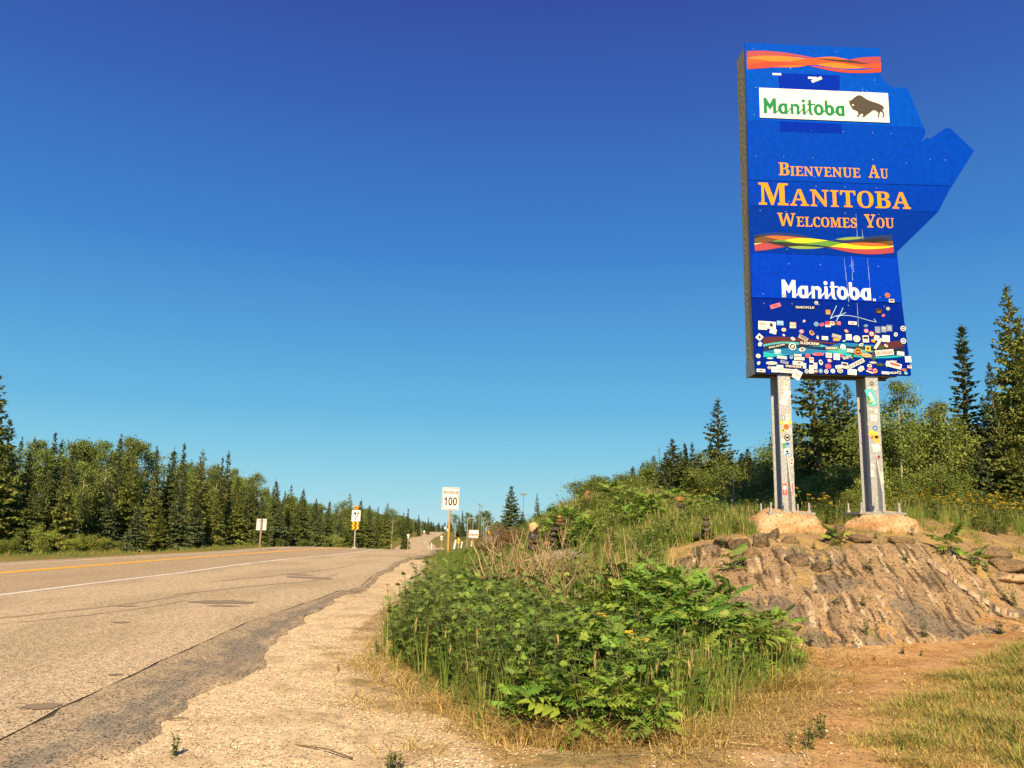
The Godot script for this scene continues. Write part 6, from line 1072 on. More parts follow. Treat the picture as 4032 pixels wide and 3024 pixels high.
	for q in [[2.06, 2.62, 1.0, 0.06], [2.22, 2.66, 0.55, 0.0], [2.25, 2.6, 0.3, 0.0], [2.58, 2.62, 0.95, 0.03], [2.38, 3.66, 0.6, 0.0], [2.5, 3.3, 0.42, 0.01], [2.3, 1.62, 0.55, 0.0], [1.05, 7.4, 0.3, 0.0], [2.7, 6.7, 0.4, 0.02]]:
		s = Shape.new()
		for i in 6:
			var y0: float = q[1] - q[2] * i / 6.0; var y1: float = q[1] - q[2] * (i + 1) / 6.0
			s.box(Vector3(q[0] + q[3] * i / 6.0, (y0 + y1) / 2, 0.0165 if q[1] < 2.7 and q[1] > 1.7 else 0.0105 if q[1] < 4 and q[1] > 2.7 else 0.0015), Vector3(0.005 + 0.004 * (i % 3), y0 - y1 - 0.002, 0.003), lin(0.25, 0.36, 0.6))
		part("dried_drip", s, print, root)
	var codes := STICKER_CODES.split(" ")
	for i in codes.size() / 3:
		var y: float = STICKERS[i * 5 + 1]
		sticker(codes.slice(i * 3, i * 3 + 3), Vector2(STICKERS[i * 5], y), Vector2(STICKERS[i * 5 + 2], STICKERS[i * 5 + 3]), STICKERS[i * 5 + 4], (0.011 if y < 1.65 else 0.021) + 0.00011 * i, root, i + 5)
	var tags := STICKER_WORDS.split(" ")
	for i in tags.size():
		var w := tags[i].split(":")
		var o := i * 5
		var mid := Vector2(WORD_STICKERS[o], WORD_STICKERS[o + 1]); var size := Vector2(WORD_STICKERS[o + 2], WORD_STICKERS[o + 3]); var tilt := deg_to_rad(WORD_STICKERS[o + 4])
		s = Shape.new()
		s.box(Vector3(mid.x, mid.y, 0.013), Vector3(size.x, size.y, 0.004), hue(w[1][0]), Basis(Vector3.BACK, tilt))
		var card := part("sticker", s, print, root)
		var h := hue(w[1][1])
		write(w[0], "Droid Sans", true, mat("ink_" + w[1][1].to_lower(), h.r, h.g, h.b, 0.5), card, Vector3(mid.x, mid.y, 0.0165), size.x * 0.92, size.y * 0.66, tilt)
	# rivets
	var rivet := Shape.new()
	for k in 6: rivet.tri(Vector3(0, 0, 0.012), Vector3(cos(TAU * k / 6), sin(TAU * k / 6), 0) * 0.012, Vector3(cos(TAU * (k + 1) / 6), sin(TAU * (k + 1) / 6), 0) * 0.012, lin(0.7, 0.7, 0.68))
	var rm := rivet.mesh(mats["galvanised"])
	for y in [7.58, 6.62, 5.95, 5.6, 4.95, 4.5, 4.28, 3.9, 3.66, 2.78, 2.45, 1.75, 1.55]:
		for x in [0.22, 0.85, 1.5, 2.15, 2.85]:
			rng.seed = int(y * 100 + x * 10)
			if rng.randf() < 0.75: put("rivet", rm, root, Vector3(x + rng.randf_range(-0.05, 0.05), y, 0.0 if y > 5.8 else 0.011 if y > 4.3 else 0.003 if y > 3.75 else 0.008 if y > 2.7 else 0.016 if y > 1.7 else 0.0))
	for q in [[3.6, 4.9], [4.15, 5.0], [4.5, 5.0], [3.5, 4.1], [3.3, 5.6], [3.15, 6.4], [3.0, 6.9]]: put("rivet", rm, root, Vector3(q[0], q[1], 0.011 if q[1] < 5.8 else 0.0))
	# two wide-flange posts with gussets, base plates, anchor bolts
	var zinc := mats["galvanised"] as StandardMaterial3D
	zinc.albedo_texture = face.albedo_texture
	zinc.heightmap_enabled = true
	zinc.heightmap_texture = face.heightmap_texture
	zinc.heightmap_scale = 0.4
	var gray := lin(0.52, 0.53, 0.53)
	for k in 2:
		var x0: float = [0.645, 2.555][k]
		var foot: float = [-2.93, -2.895][k]
		var post := Node3D.new()
		post.name = "post"
		root.add_child(post, true)
		s = Shape.new()
		var mid: float = foot / 2 + 0.02
		s.box(Vector3(x0, mid, -0.075), Vector3(0.27, -foot + 0.04, 0.026), gray)
		part("front_flange", s, zinc, post)
		s = Shape.new(); s.box(Vector3(x0, mid, -0.54), Vector3(0.27, -foot + 0.04, 0.026), gray); part("rear_flange", s, zinc, post)
		s = Shape.new(); s.box(Vector3(x0, mid, -0.3075), Vector3(0.018, -foot + 0.04, 0.436), gray); part("web", s, zinc, post)
		s = Shape.new(); s.box(Vector3(x0, foot - 0.025, -0.3), Vector3(0.98, 0.05, 0.82), lin(0.42, 0.41, 0.38)); s.box(Vector3(x0, foot + 0.008, -0.1), Vector3(0.42, 0.016, 0.4), lin(0.5, 0.49, 0.46)); part("base_plate", s, zinc, post)
		s = Shape.new()
		var up := 1.22
		var h := 0.011
		for g in [-1, 1]:
			var q := [Vector3(x0 + g * h, foot, -0.062), Vector3(x0 + g * h, foot, 0.14), Vector3(x0 + g * h, foot + 0.42, 0.14), Vector3(x0 + g * h, foot + up, -0.05), Vector3(x0 + g * h, foot + up, -0.062)]
			for i in range(1, 4):
				if g > 0: s.tri(q[0], q[i + 1], q[i], gray)
				else: s.tri(q[0], q[i], q[i + 1], gray)
		s.quad(Vector3(x0 - h, foot, 0.14), Vector3(x0 + h, foot, 0.14), Vector3(x0 + h, foot + 0.42, 0.14), Vector3(x0 - h, foot + 0.42, 0.14), gray)
		s.quad(Vector3(x0 - h, foot + 0.42, 0.14), Vector3(x0 + h, foot + 0.42, 0.14), Vector3(x0 + h, foot + up, -0.05), Vector3(x0 - h, foot + up, -0.05), gray)
		part("gusset", s, zinc, post)
		for b2 in [[-0.4, 0.02], [0.4, 0.02], [-0.4, -0.62], [0.4, -0.62], [-0.13, 0.06]]:
			s = Shape.new()
			var c := Vector3(x0 + b2[0], foot, b2[1] - 0.02)
			s.tube(c, c + Vector3(0, 0.2, 0), 0.021, 0.021, 8, gray, true); s.tube(c, c + Vector3(0, 0.06, 0), 0.045, 0.045, 6, lin(0.5, 0.48, 0.44), true)
			part("anchor_bolt", s, zinc, post)
	codes = POST_STICKER_CODES.split(" ")
	for i in codes.size() / 3:
		var holder: Node = root.get_node("post" if POST_STICKERS[i * 5] < 1.6 else "post2") if root.has_node("post2") else root
		sticker(codes.slice(i * 3, i * 3 + 3), Vector2(POST_STICKERS[i * 5], POST_STICKERS[i * 5 + 1]), Vector2(POST_STICKERS[i * 5 + 2], POST_STICKERS[i * 5 + 3]), POST_STICKERS[i * 5 + 4], -0.059 + 0.0003 * (i % 12), holder, i + 300)
	# the orange stone footings
	for k in 2:
		var x0: float = [0.68, 2.62][k]
		var at3 := root.transform * Vector3(x0 + [-0.1, 0.0][k], [-3.72, -3.69][k], -0.28)
		var o := put("stone_footing", stone(81 + k, Vector3([1.75, 1.6][k], 0.84, 1.25), [2, 4][k], 0.16, lin(0.6, 0.34, 0.17), lin(0.62, 0.46, 0.29), 0.2), self, at3)
		tag(o, ["orange stone footing with olive paint under the welcome sign's left post", "orange stone footing with a red paint smear under the welcome sign's right post"][k], "footing")

func shift(a: PackedVector3Array, by: Vector3) -> PackedVector3Array:
	var r := PackedVector3Array()
	for v in a: r.append(v + by)
	return r

func eye_shift() -> Vector3:   # from where the eye disc is built to the head of the emblem
	var p := pts(BISON)
	var lo := p[0].x; var hi := lo; var low := p[0].y; var top := low
	for v in p:
		lo = minf(lo, v.x); hi = maxf(hi, v.x); low = minf(low, v.y); top = maxf(top, v.y)
	return Vector3(lerpf(lo, hi, 0.132) - 2.42, lerpf(low, top, 0.53) - 6.075, 0.003)

# ---------------------------------------------------------------- road signs, posts, lamps
func board(parent: Node, called: String, mid: Vector3, size: Vector2, m: Material, col: Color, corner := 0.04) -> MeshInstance3D:
	var p := PackedVector2Array()
	for k in 4:
		var c: Vector2 = [Vector2(1, 1), Vector2(-1, 1), Vector2(-1, -1), Vector2(1, -1)][k] * (size / 2 - Vector2.ONE * corner)
		for i in 5: p.append(c + Vector2(cos(PI / 2 * (k + i / 4.0)), sin(PI / 2 * (k + i / 4.0))) * corner)
	var s := Shape.new()
	s.slab(p, -0.002, 0.002, col)
	var o := part(called, s, m, parent)
	o.position = mid
	return o

func rim(parent: Node, called: String, mid: Vector3, size: Vector2, corner: float, w: float, m: Material, col: Color) -> void:
	var s := Shape.new()
	var a := []; var b := []
	for k in 4:
		var u: Vector2 = [Vector2(1, 1), Vector2(-1, 1), Vector2(-1, -1), Vector2(1, -1)][k]
		for i in 6:
			var t := Vector2(cos(PI / 2 * (k + i / 5.0)), sin(PI / 2 * (k + i / 5.0)))
			a.append(u * (size / 2 - Vector2.ONE * corner) + t * corner); b.append(u * (size / 2 - Vector2.ONE * corner) + t * (corner - w))
	for i in a.size():
		var j := (i + 1) % a.size()
		s.slab(PackedVector2Array([a[i], a[j], b[j], b[i]]), 0, 0.002, col)
	part(called, s, m, parent).position = mid

func build_road_signs() -> void:
	var tin := mat("sign_sheet", 1, 1, 1, 0.45)
	var wood := mat("post_wood", 1, 1, 1, 0.85)
	var white := lin(0.8, 0.8, 0.76)
	var ink := mat("sign_ink", 0.02, 0.014, 0.01, 0.7)
	# speed limit
	var x := -3.25; var d := 46.5
	var t := thing("speed_limit_sign", "white MAXIMUM 100 speed limit sign on a yellowish wooden post in the verge grass", "road sign", Vector3(x, ground(x, d) - 0.1, -d), 0.03)
	t.rotation.z = -0.018
	var base := ground(x, d) - 0.1
	var top := 4.17
	var s := Shape.new()
	s.box(Vector3(0, (top - base - 0.1) / 2, -0.07), Vector3(0.1, top - base - 0.1, 0.1), lin(0.5, 0.3, 0.08), Basis(Vector3.UP, -0.25)); part("post", s, wood, t)
	var mid := Vector3(0, top - base - 0.6, 0)
	board(t, "sign_face", mid, Vector2(0.9, 1.2), tin, white)
	rim(t, "border", mid + Vector3(0, 0, 0.003), Vector2(0.85, 1.15), 0.06, 0.024, mat("sign_border", 1, 1, 1, 0.6), lin(0.025, 0.016, 0.01))
	write("MAXIMUM", "Droid Sans", true, ink, t, mid + Vector3(0, 0.335, 0.006), 0.74, 0.165)
	write("100", "Droid Sans", true, ink, t, mid + Vector3(0, -0.14, 0.006), 0.7, 0.44)
	# a sign seen from behind, across the road
	x = -15.1; d = 53.0
	t = thing("road_sign_back", "two white sign backs on a thin wooden post across the road, before the spruces", "road sign", Vector3(x, ground(x, d) - 0.05, -d), 0.12)
	s = Shape.new(); s.box(Vector3(0, 0.98, 0.05), Vector3(0.1, 1.96, 0.1), lin(0.26, 0.2, 0.13)); part("post", s, wood, t)
	for g in [-1, 1]: board(t, "sign_panel", Vector3(g * 0.148, 1.6, -0.02), Vector2(0.29, 0.68), tin, lin(0.62, 0.66, 0.68), 0.02)
	s = Shape.new(); s.box(Vector3(0, 1.83, 0.0), Vector3(0.5, 0.03, 0.03), lin(0.3, 0.3, 0.3)); part("bracket", s, tin, t)
	# keep right board with chevrons and an amber flasher
	x = -11.15; d = 63.0
	t = thing("keep_right_sign", "white keep-right arrow sign over yellow chevrons, with an amber warning light on top", "road sign", Vector3(x, ground(x, d) - 0.02, -d), 0.06)
	s = Shape.new(); s.tube(Vector3.ZERO, Vector3(0, 2.9, 0), 0.05, 0.05, 10, lin(0.55, 0.53, 0.48)); part("pole", s, mats["galvanised"], t)
	s = Shape.new(); s.box(Vector3(0, 0.06, 0), Vector3(0.34, 0.12, 0.34), lin(0.5, 0.47, 0.42)); part("pole_base", s, mats["galvanised"], t)
	board(t, "arrow_board", Vector3(0.02, 2.35, 0.065), Vector2(0.62, 0.8), tin, white)
	s = Shape.new()
	s.slab(PackedVector2Array([Vector2(-0.13, 2.6), Vector2(0.03, 2.6), Vector2(0.03, 2.46), Vector2(-0.05, 2.36), Vector2(-0.13, 2.46)]), 0.068, 0.071, lin(0.03, 0.03, 0.03))
	var path := [Vector2(-0.03, 2.05), Vector2(-0.01, 2.18), Vector2(0.06, 2.28), Vector2(0.13, 2.38), Vector2(0.16, 2.5)]
	for i in 4:
		var w: Vector2 = (path[i + 1] - path[i]).normalized().orthogonal() * 0.03
		s.slab(PackedVector2Array([path[i] - w, path[i + 1] - w, path[i + 1] + w, path[i] + w]), 0.068, 0.071 + i * 0.0003, lin(0.03, 0.03, 0.03))
	s.slab(PackedVector2Array([Vector2(0.09, 2.49), Vector2(0.235, 2.49), Vector2(0.175, 2.64)]), 0.068, 0.0725, lin(0.03, 0.03, 0.03))
	part("arrow", s, tin, t)
	board(t, "chevron_board", Vector3(0, 1.64, 0.065), Vector2(0.6, 0.58), tin, lin(0.12, 0.06, 0.01), 0.02)
	s = Shape.new()
	for q in [-0.17, 0.12]:
		for k in 2:
			var y := 1.93 - k * 0.29
			s.slab(PackedVector2Array([Vector2(q - 0.1, y), Vector2(q + 0.05, y), Vector2(q + 0.15, y - 0.145), Vector2(q, y - 0.145)]), 0.068, 0.071 + 0.0003 * k, lin(0.8, 0.45, 0.02))
			s.slab(PackedVector2Array([Vector2(q, y - 0.145), Vector2(q + 0.15, y - 0.145), Vector2(q + 0.05, y - 0.285), Vector2(q - 0.1, y - 0.285)]), 0.068, 0.0712 + 0.0003 * k, lin(0.8, 0.45, 0.02))
	part("chevron", s, tin, t)
	s = Shape.new(); s.box(Vector3(0, 2.93, 0), Vector3(0.28, 0.27, 0.16), lin(0.75, 0.36, 0.02)); s.tube(Vector3(0.05, 3.06, 0), Vector3(0.05, 3.16, 0), 0.05, 0.03, 8, lin(0.75, 0.36, 0.02), true); part("beacon_housing", s, tin, t)
	s = Shape.new(); s.tube(Vector3(0, 2.92, 0.075), Vector3(0, 2.92, 0.12), 0.11, 0.08, 14, lin(0.8, 0.16, 0.01), true); part("beacon_lens", s, mat("amber_lens", 1, 1, 1, 0.2), t)
	# information board beyond the verge
	x = -3.9; d = 95.0
	var g0 := ground(x, d)
	t = thing("notice_board", "white notice board with a red ILLEGAL band beyond the white guide posts", "notice board", Vector3(x, g0 - 0.05, -d))
	s = Shape.new(); s.box(Vector3(-0.05, 0.65, -0.06), Vector3(0.12, 1.3, 0.1), lin(0.45, 0.32, 0.14)); part("post", s, wood, t)
	mid = Vector3(0, 2.37 - g0 + 0.05 - 0.35, 0)
	mid.y = 1.45
	board(t, "sign_face", mid, Vector2(1.06, 0.86), tin, white, 0.01)
	rim(t, "frame", mid + Vector3(0, 0, 0.002), Vector2(1.1, 0.9), 0.02, 0.03, wood, lin(0.35, 0.17, 0.06))
	s = Shape.new(); s.box(mid + Vector3(0, -0.08, 0.004), Vector3(0.94, 0.21, 0.004), lin(0.55, 0.07, 0.02)); part("red_band", s, tin, t)
	write("ARE ILLEGAL", "Droid Sans", true, mat("sign_white_ink", 0.8, 0.78, 0.7, 0.6), t, mid + Vector3(0, -0.08, 0.008), 0.8, 0.11)
	write("Littering", "Droid Sans", false, mat("sign_grey_ink", 0.3, 0.29, 0.27, 0.6), t, mid + Vector3(0, 0.3, 0.005), 0.5, 0.1)
	# guide posts
	var first: Node3D
	for i in range(0, GUIDE_POSTS.size(), 4):
		var k := i / 4
		var at := Vector3(GUIDE_POSTS[i], ground(GUIDE_POSTS[i], GUIDE_POSTS[i + 2]) - 0.1, -GUIDE_POSTS[i + 2])
		var tall: float = GUIDE_POSTS[i + 1] + GUIDE_POSTS[i + 3] - at.y
		var label: String = ["white guide post with dark tip standing alone by the road where it rises again", "large leaning white guide post just behind the speed limit sign's post", "leaning white guide post second behind the speed limit sign", "leaning white guide post before the yellow diamond sign's grass", "white guide post below the notice board", "white guide post on the gravel right of the notice board", "white guide post far along the side road, second from the brown shrub", "white guide post nearest the brown shrub along the side road"][k]
		var wide: float = [0.11, 0.13, 0.12, 0.12, 0.13, 0.15, 0.17, 0.17][k]
		t = thing("guide_post", label, "guide post", at, 0.0, "white guide posts along the side road")
		t.rotation.z = [0.0, -0.2, -0.16, -0.1, -0.05, 0.02, -0.06, -0.05][k]
		s = Shape.new(); s.tube(Vector3.ZERO, Vector3(0, tall * 0.84, 0), wide * 0.62, wide * 0.6, 8, lin(0.78, 0.77, 0.73)); part("post", s, tin, t)
		s = Shape.new(); s.tube(Vector3(0, tall * 0.84, 0), Vector3(0, tall, 0), wide * 0.62, wide * 0.5, 8, lin(0.05, 0.045, 0.04), true); part("dark_tip", s, tin, t)
	# lamp poles of the rest area
	for i in range(0, LAMP_POLES.size(), 5):
		var k := i / 5
		var y := ground(LAMP_POLES[i], LAMP_POLES[i + 2])
		var up: float = LAMP_POLES[i + 1] + LAMP_POLES[i + 3] - y
		var curved_arm: bool = LAMP_POLES[i + 4] > 0.5
		var label: String = ["curved grey street lamp left of the notice board", "tallest straight lamp mast above the pines by the notice board", "slim lamp mast just right of the tallest mast", "short lamp mast behind the curved street lamp", "tall lamp mast with a flat head right of the blue-green spruce", "grey lamp mast right of the notice board, nearer", "thin lamp mast farthest along the side road", "low curved street lamp beyond the notice board"][k]
		t = thing("street_lamp", label, "street lamp", Vector3(LAMP_POLES[i], y - 0.2, -LAMP_POLES[i + 2]), 0.0, "lamps of the rest area")
		s = Shape.new()
		var r := 0.1 if LAMP_POLES[i + 2] < 180 else 0.14
		if curved_arm:
			s.tube(Vector3.ZERO, Vector3(0, up - 0.6, 0), r * 0.9, r * 0.7, 8, lin(0.5, 0.46, 0.38))
			for j in 8:
				var a := PI / 2 * j / 8; var b := PI / 2 * (j + 1) / 8
				s.tube(Vector3(0.7 - 0.7 * cos(a), up - 0.6 + 0.6 * sin(a), 0), Vector3(0.7 - 0.7 * cos(b), up - 0.6 + 0.6 * sin(b), 0), r * 0.7, r * 0.6, 7, lin(0.5, 0.46, 0.38))
			part("pole", s, mats["galvanised"], t)
			s = Shape.new(); s.box(Vector3(1.0, up, 0), Vector3(0.6, 0.12, 0.3), lin(0.4, 0.38, 0.34))
		else:
			s.tube(Vector3.ZERO, Vector3(0, up, 0), r * 0.9, r * 0.6, 8, lin(0.4, 0.37, 0.3)); part("pole", s, mats["galvanised"], t)
			s = Shape.new(); s.box(Vector3(0, up, 0), Vector3(1.6 if k == 4 else 0.9, 0.3, 0.6), lin(0.2, 0.2, 0.2))
		part("lamp_head", s, tin, t)
	for i in range(0, FAR_SIGNS.size(), 7):
		var k := i / 7
		d = FAR_SIGNS[i + 1]
		var y := minf(ground(FAR_SIGNS[i], d), FAR_SIGNS[i + 4])
		var kind := int(FAR_SIGNS[i + 6])
		var label: String = ["small diamond sign on the far left roadside below the spruces", "small white sign near the top of the far hill's left side", "white sign back at the crest of the far road", "white sign just right of the far road's crest", "small white arrow sign beside the far road's right edge", "yellow diamond sign in the grass behind the speed limit post", "tiny yellow sign on the grass right of the notice board"][k]
		t = thing("far_road_sign", label, "road sign", Vector3(FAR_SIGNS[i], y - 0.05, -d))
		s = Shape.new(); s.box(Vector3(0, (FAR_SIGNS[i + 2] - y) / 2, -0.05), Vector3(0.1, FAR_SIGNS[i + 2] - y, 0.08), lin(0.4, 0.36, 0.3)); part("post", s, wood, t)
		var hh: float = FAR_SIGNS[i + 2] - FAR_SIGNS[i + 3]
		var b := board(t, "sign_face", Vector3(0, (FAR_SIGNS[i + 2] + FAR_SIGNS[i + 3]) / 2 - y, 0), Vector2(FAR_SIGNS[i + 5], hh) * (0.78 if kind != 1 else 1.0), tin, lin(0.8, 0.5, 0.03) if kind == 2 else white, 0.03)
		if kind != 1:
			b.rotation.z = PI / 4
			s = Shape.new(); s.box(Vector3(0, -hh * 0.75, 0.0), Vector3(hh * 0.6, hh * 0.4, 0.02), lin(0.8, 0.5, 0.03) if kind == 2 else white)
			part("lower_plate", s, tin, t).position = b.position
	# a little flag stuck beside the side road
	x = -1.0; d = 60.0
	t = thing("small_flag", "small red, white and blue flag at the edge of the brown shrub", "flag", Vector3(x, ground(x, d), -d))
	s = Shape.new(); s.tube(Vector3.ZERO, Vector3(0, 0.95, 0), 0.012, 0.012, 5, lin(0.4, 0.38, 0.3)); part("stick", s, wood, t)
	s = Shape.new()
	s.box(Vector3(0.17, 0.83, 0), Vector3(0.32, 0.16, 0.01), lin(0.1, 0.12, 0.5)); s.box(Vector3(0.15, 0.67, 0.01), Vector3(0.3, 0.16, 0.01), lin(0.75, 0.7, 0.75)); s.box(Vector3(0.18, 0.53, 0), Vector3(0.26, 0.12, 0.01), lin(0.65, 0.08, 0.08))
	part("cloth", s, tin, t)

func build_stones() -> void:
	var tones := [[lin(0.085, 0.07, 0.055), lin(0.14, 0.11, 0.08)], [lin(0.2, 0.18, 0.15), lin(0.13, 0.115, 0.1)], [lin(0.26, 0.16, 0.08), lin(0.18, 0.12, 0.07)], [lin(0.5, 0.24, 0.09), lin(0.4, 0.2, 0.09)], [lin(0.75, 0.55, 0.3), lin(0.66, 0.43, 0.2)]]
	var looks := ["cairn of dark stones crowned with a large round cream stone", "figure-like cairn of stacked dark slabs with a small orange head stone", "brown stone cairn on the mound among leafy bushes, against the sky", "cairn with a square orange stone on top, at the edge of the tall grass", "low stack of thin dark slates left of the sign's footing"]
	var now := -1
	var o: Node3D
	for i in range(0, CAIRN_STONES.size(), 7):
		var k := int(CAIRN_STONES[i])
		var at := Vector3(CAIRN_STONES[i + 1], CAIRN_STONES[i + 2], -CAIRN_STONES[i + 3])
		if k != now:
			now = k
			o = thing("stone_cairn", looks[k], "cairn", Vector3(at.x, ground(at.x, -at.z), at.z))
		rng.seed = i + 7
		var w: float = CAIRN_STONES[i + 4]; var h: float = CAIRN_STONES[i + 5] * 1.06
		var tone: Array = tones[int(CAIRN_STONES[i + 6])]
		var m := put("stone", stone(i + 100, Vector3(w, h, w * rng.randf_range(0.7, 1.0)), 7 if CAIRN_STONES[i + 6] < 4 else 3, 0.05, tone[0], tone[1]), o, at - o.position - Vector3(0, h / 2, 0))
		m.rotation = Vector3(rng.randf_range(-0.08, 0.08), rng.randf_range(-0.4, 0.4), rng.randf_range(-0.1, 0.1))
	var big := ["long flat-topped grey boulder under the stone cairns, behind the dead stalks", "square dark slate block left of the welcome sign's footings", "weathered slate block right of the square slate block", "upright dark slab touching the sign's orange left footing", "tilted dark slate slab between the two orange footings", "dark slate step at the head of the rock slope", "small slate block beside the dark slate step", "low brown ledge at the right end of the rock outcrop", "brown ledge below the weeds at the right edge of the outcrop", "flat pale stone on the path's edge at the right", "low brown stone before the square slate block", "low brown stone under the sign between the footings", "low brown stone before the sign's right footing", "low brown stone before the sign's left footing", "low flat stone left of the square slate block"]
	for i in range(0, BOULDERS.size(), 6):
		var k := i / 6
		var w: float = BOULDERS[i + 3]; var h: float = BOULDERS[i + 4] * 1.3
		var tone: Array = [[lin(0.36, 0.3, 0.23), lin(0.27, 0.24, 0.2)], [lin(0.11, 0.085, 0.06), lin(0.24, 0.17, 0.1)], [lin(0.3, 0.21, 0.12), lin(0.2, 0.145, 0.09)], [lin(0.58, 0.42, 0.26), lin(0.5, 0.34, 0.2)]][int(BOULDERS[i + 5])]
		var at := Vector3(BOULDERS[i], 0, -BOULDERS[i + 2])
		at.y = BOULDERS[i + 1] - h * 0.62
		rng.seed = i
		var b := put("boulder", stone(i + 400, Vector3(w * 1.05, h, w * (0.45 if k == 0 else 0.75)), 9, 0.07, tone[0], tone[1]), self, at)
		b.rotation = Vector3(rng.randf_range(-0.1, 0.1), rng.randf_range(-0.35, 0.35), [0.02, 0.1, 0.06, -0.35, -0.3][k] if k < 5 else rng.randf_range(-0.1, 0.1))
		tag(b, big[k], "boulder", "boulders on the knoll")

# ---------------------------------------------------------------- vegetation near the viewer
func dead_bush(seeded: int, tall: float, count: int, spread: float) -> Shape:
	rng.seed = seeded
	var s := Shape.new()
	for i in count:
		var az := rng.randf() * TAU
		var lean := Vector3(cos(az), 0, sin(az)) * rng.randf_range(0.1, 0.75) * tall * spread
		var base := Vector3(cos(az * 3), 0, sin(az * 3)) * 0.16 * rng.randf()
		var h := tall * rng.randf_range(0.45, 1.05)
		var col := jit(lin(0.5, 0.36, 0.2) if rng.randf() < 0.6 else lin(0.3, 0.2, 0.11), 0.25)
		var path := PackedVector3Array()
		var wig := Vector3(rng.randf_range(-0.05, 0.05), 0, rng.randf_range(-0.05, 0.05))
		for k in 6: path.append(base + lean * pow(k / 5.0, 1.25) + wig * sin(k * 1.7) + Vector3(0, h * k / 5.0 - (0.06 if k == 0 else 0.0), 0))
		s.way(path, rng.randf_range(0.007, 0.013), 0.004, 5, col)
		for f in rng.randi_range(0, 3):
			var k := rng.randi_range(2, 4)
			var go := Vector3(rng.randfn(), rng.randf_range(0.4, 1.4), rng.randfn()).normalized() * tall * rng.randf_range(0.15, 0.35)
			s.way(PackedVector3Array([path[k], path[k] + go * 0.55, path[k] + go + Vector3(0, 0.03, 0)]), 0.006, 0.003, 4, col)
	return s

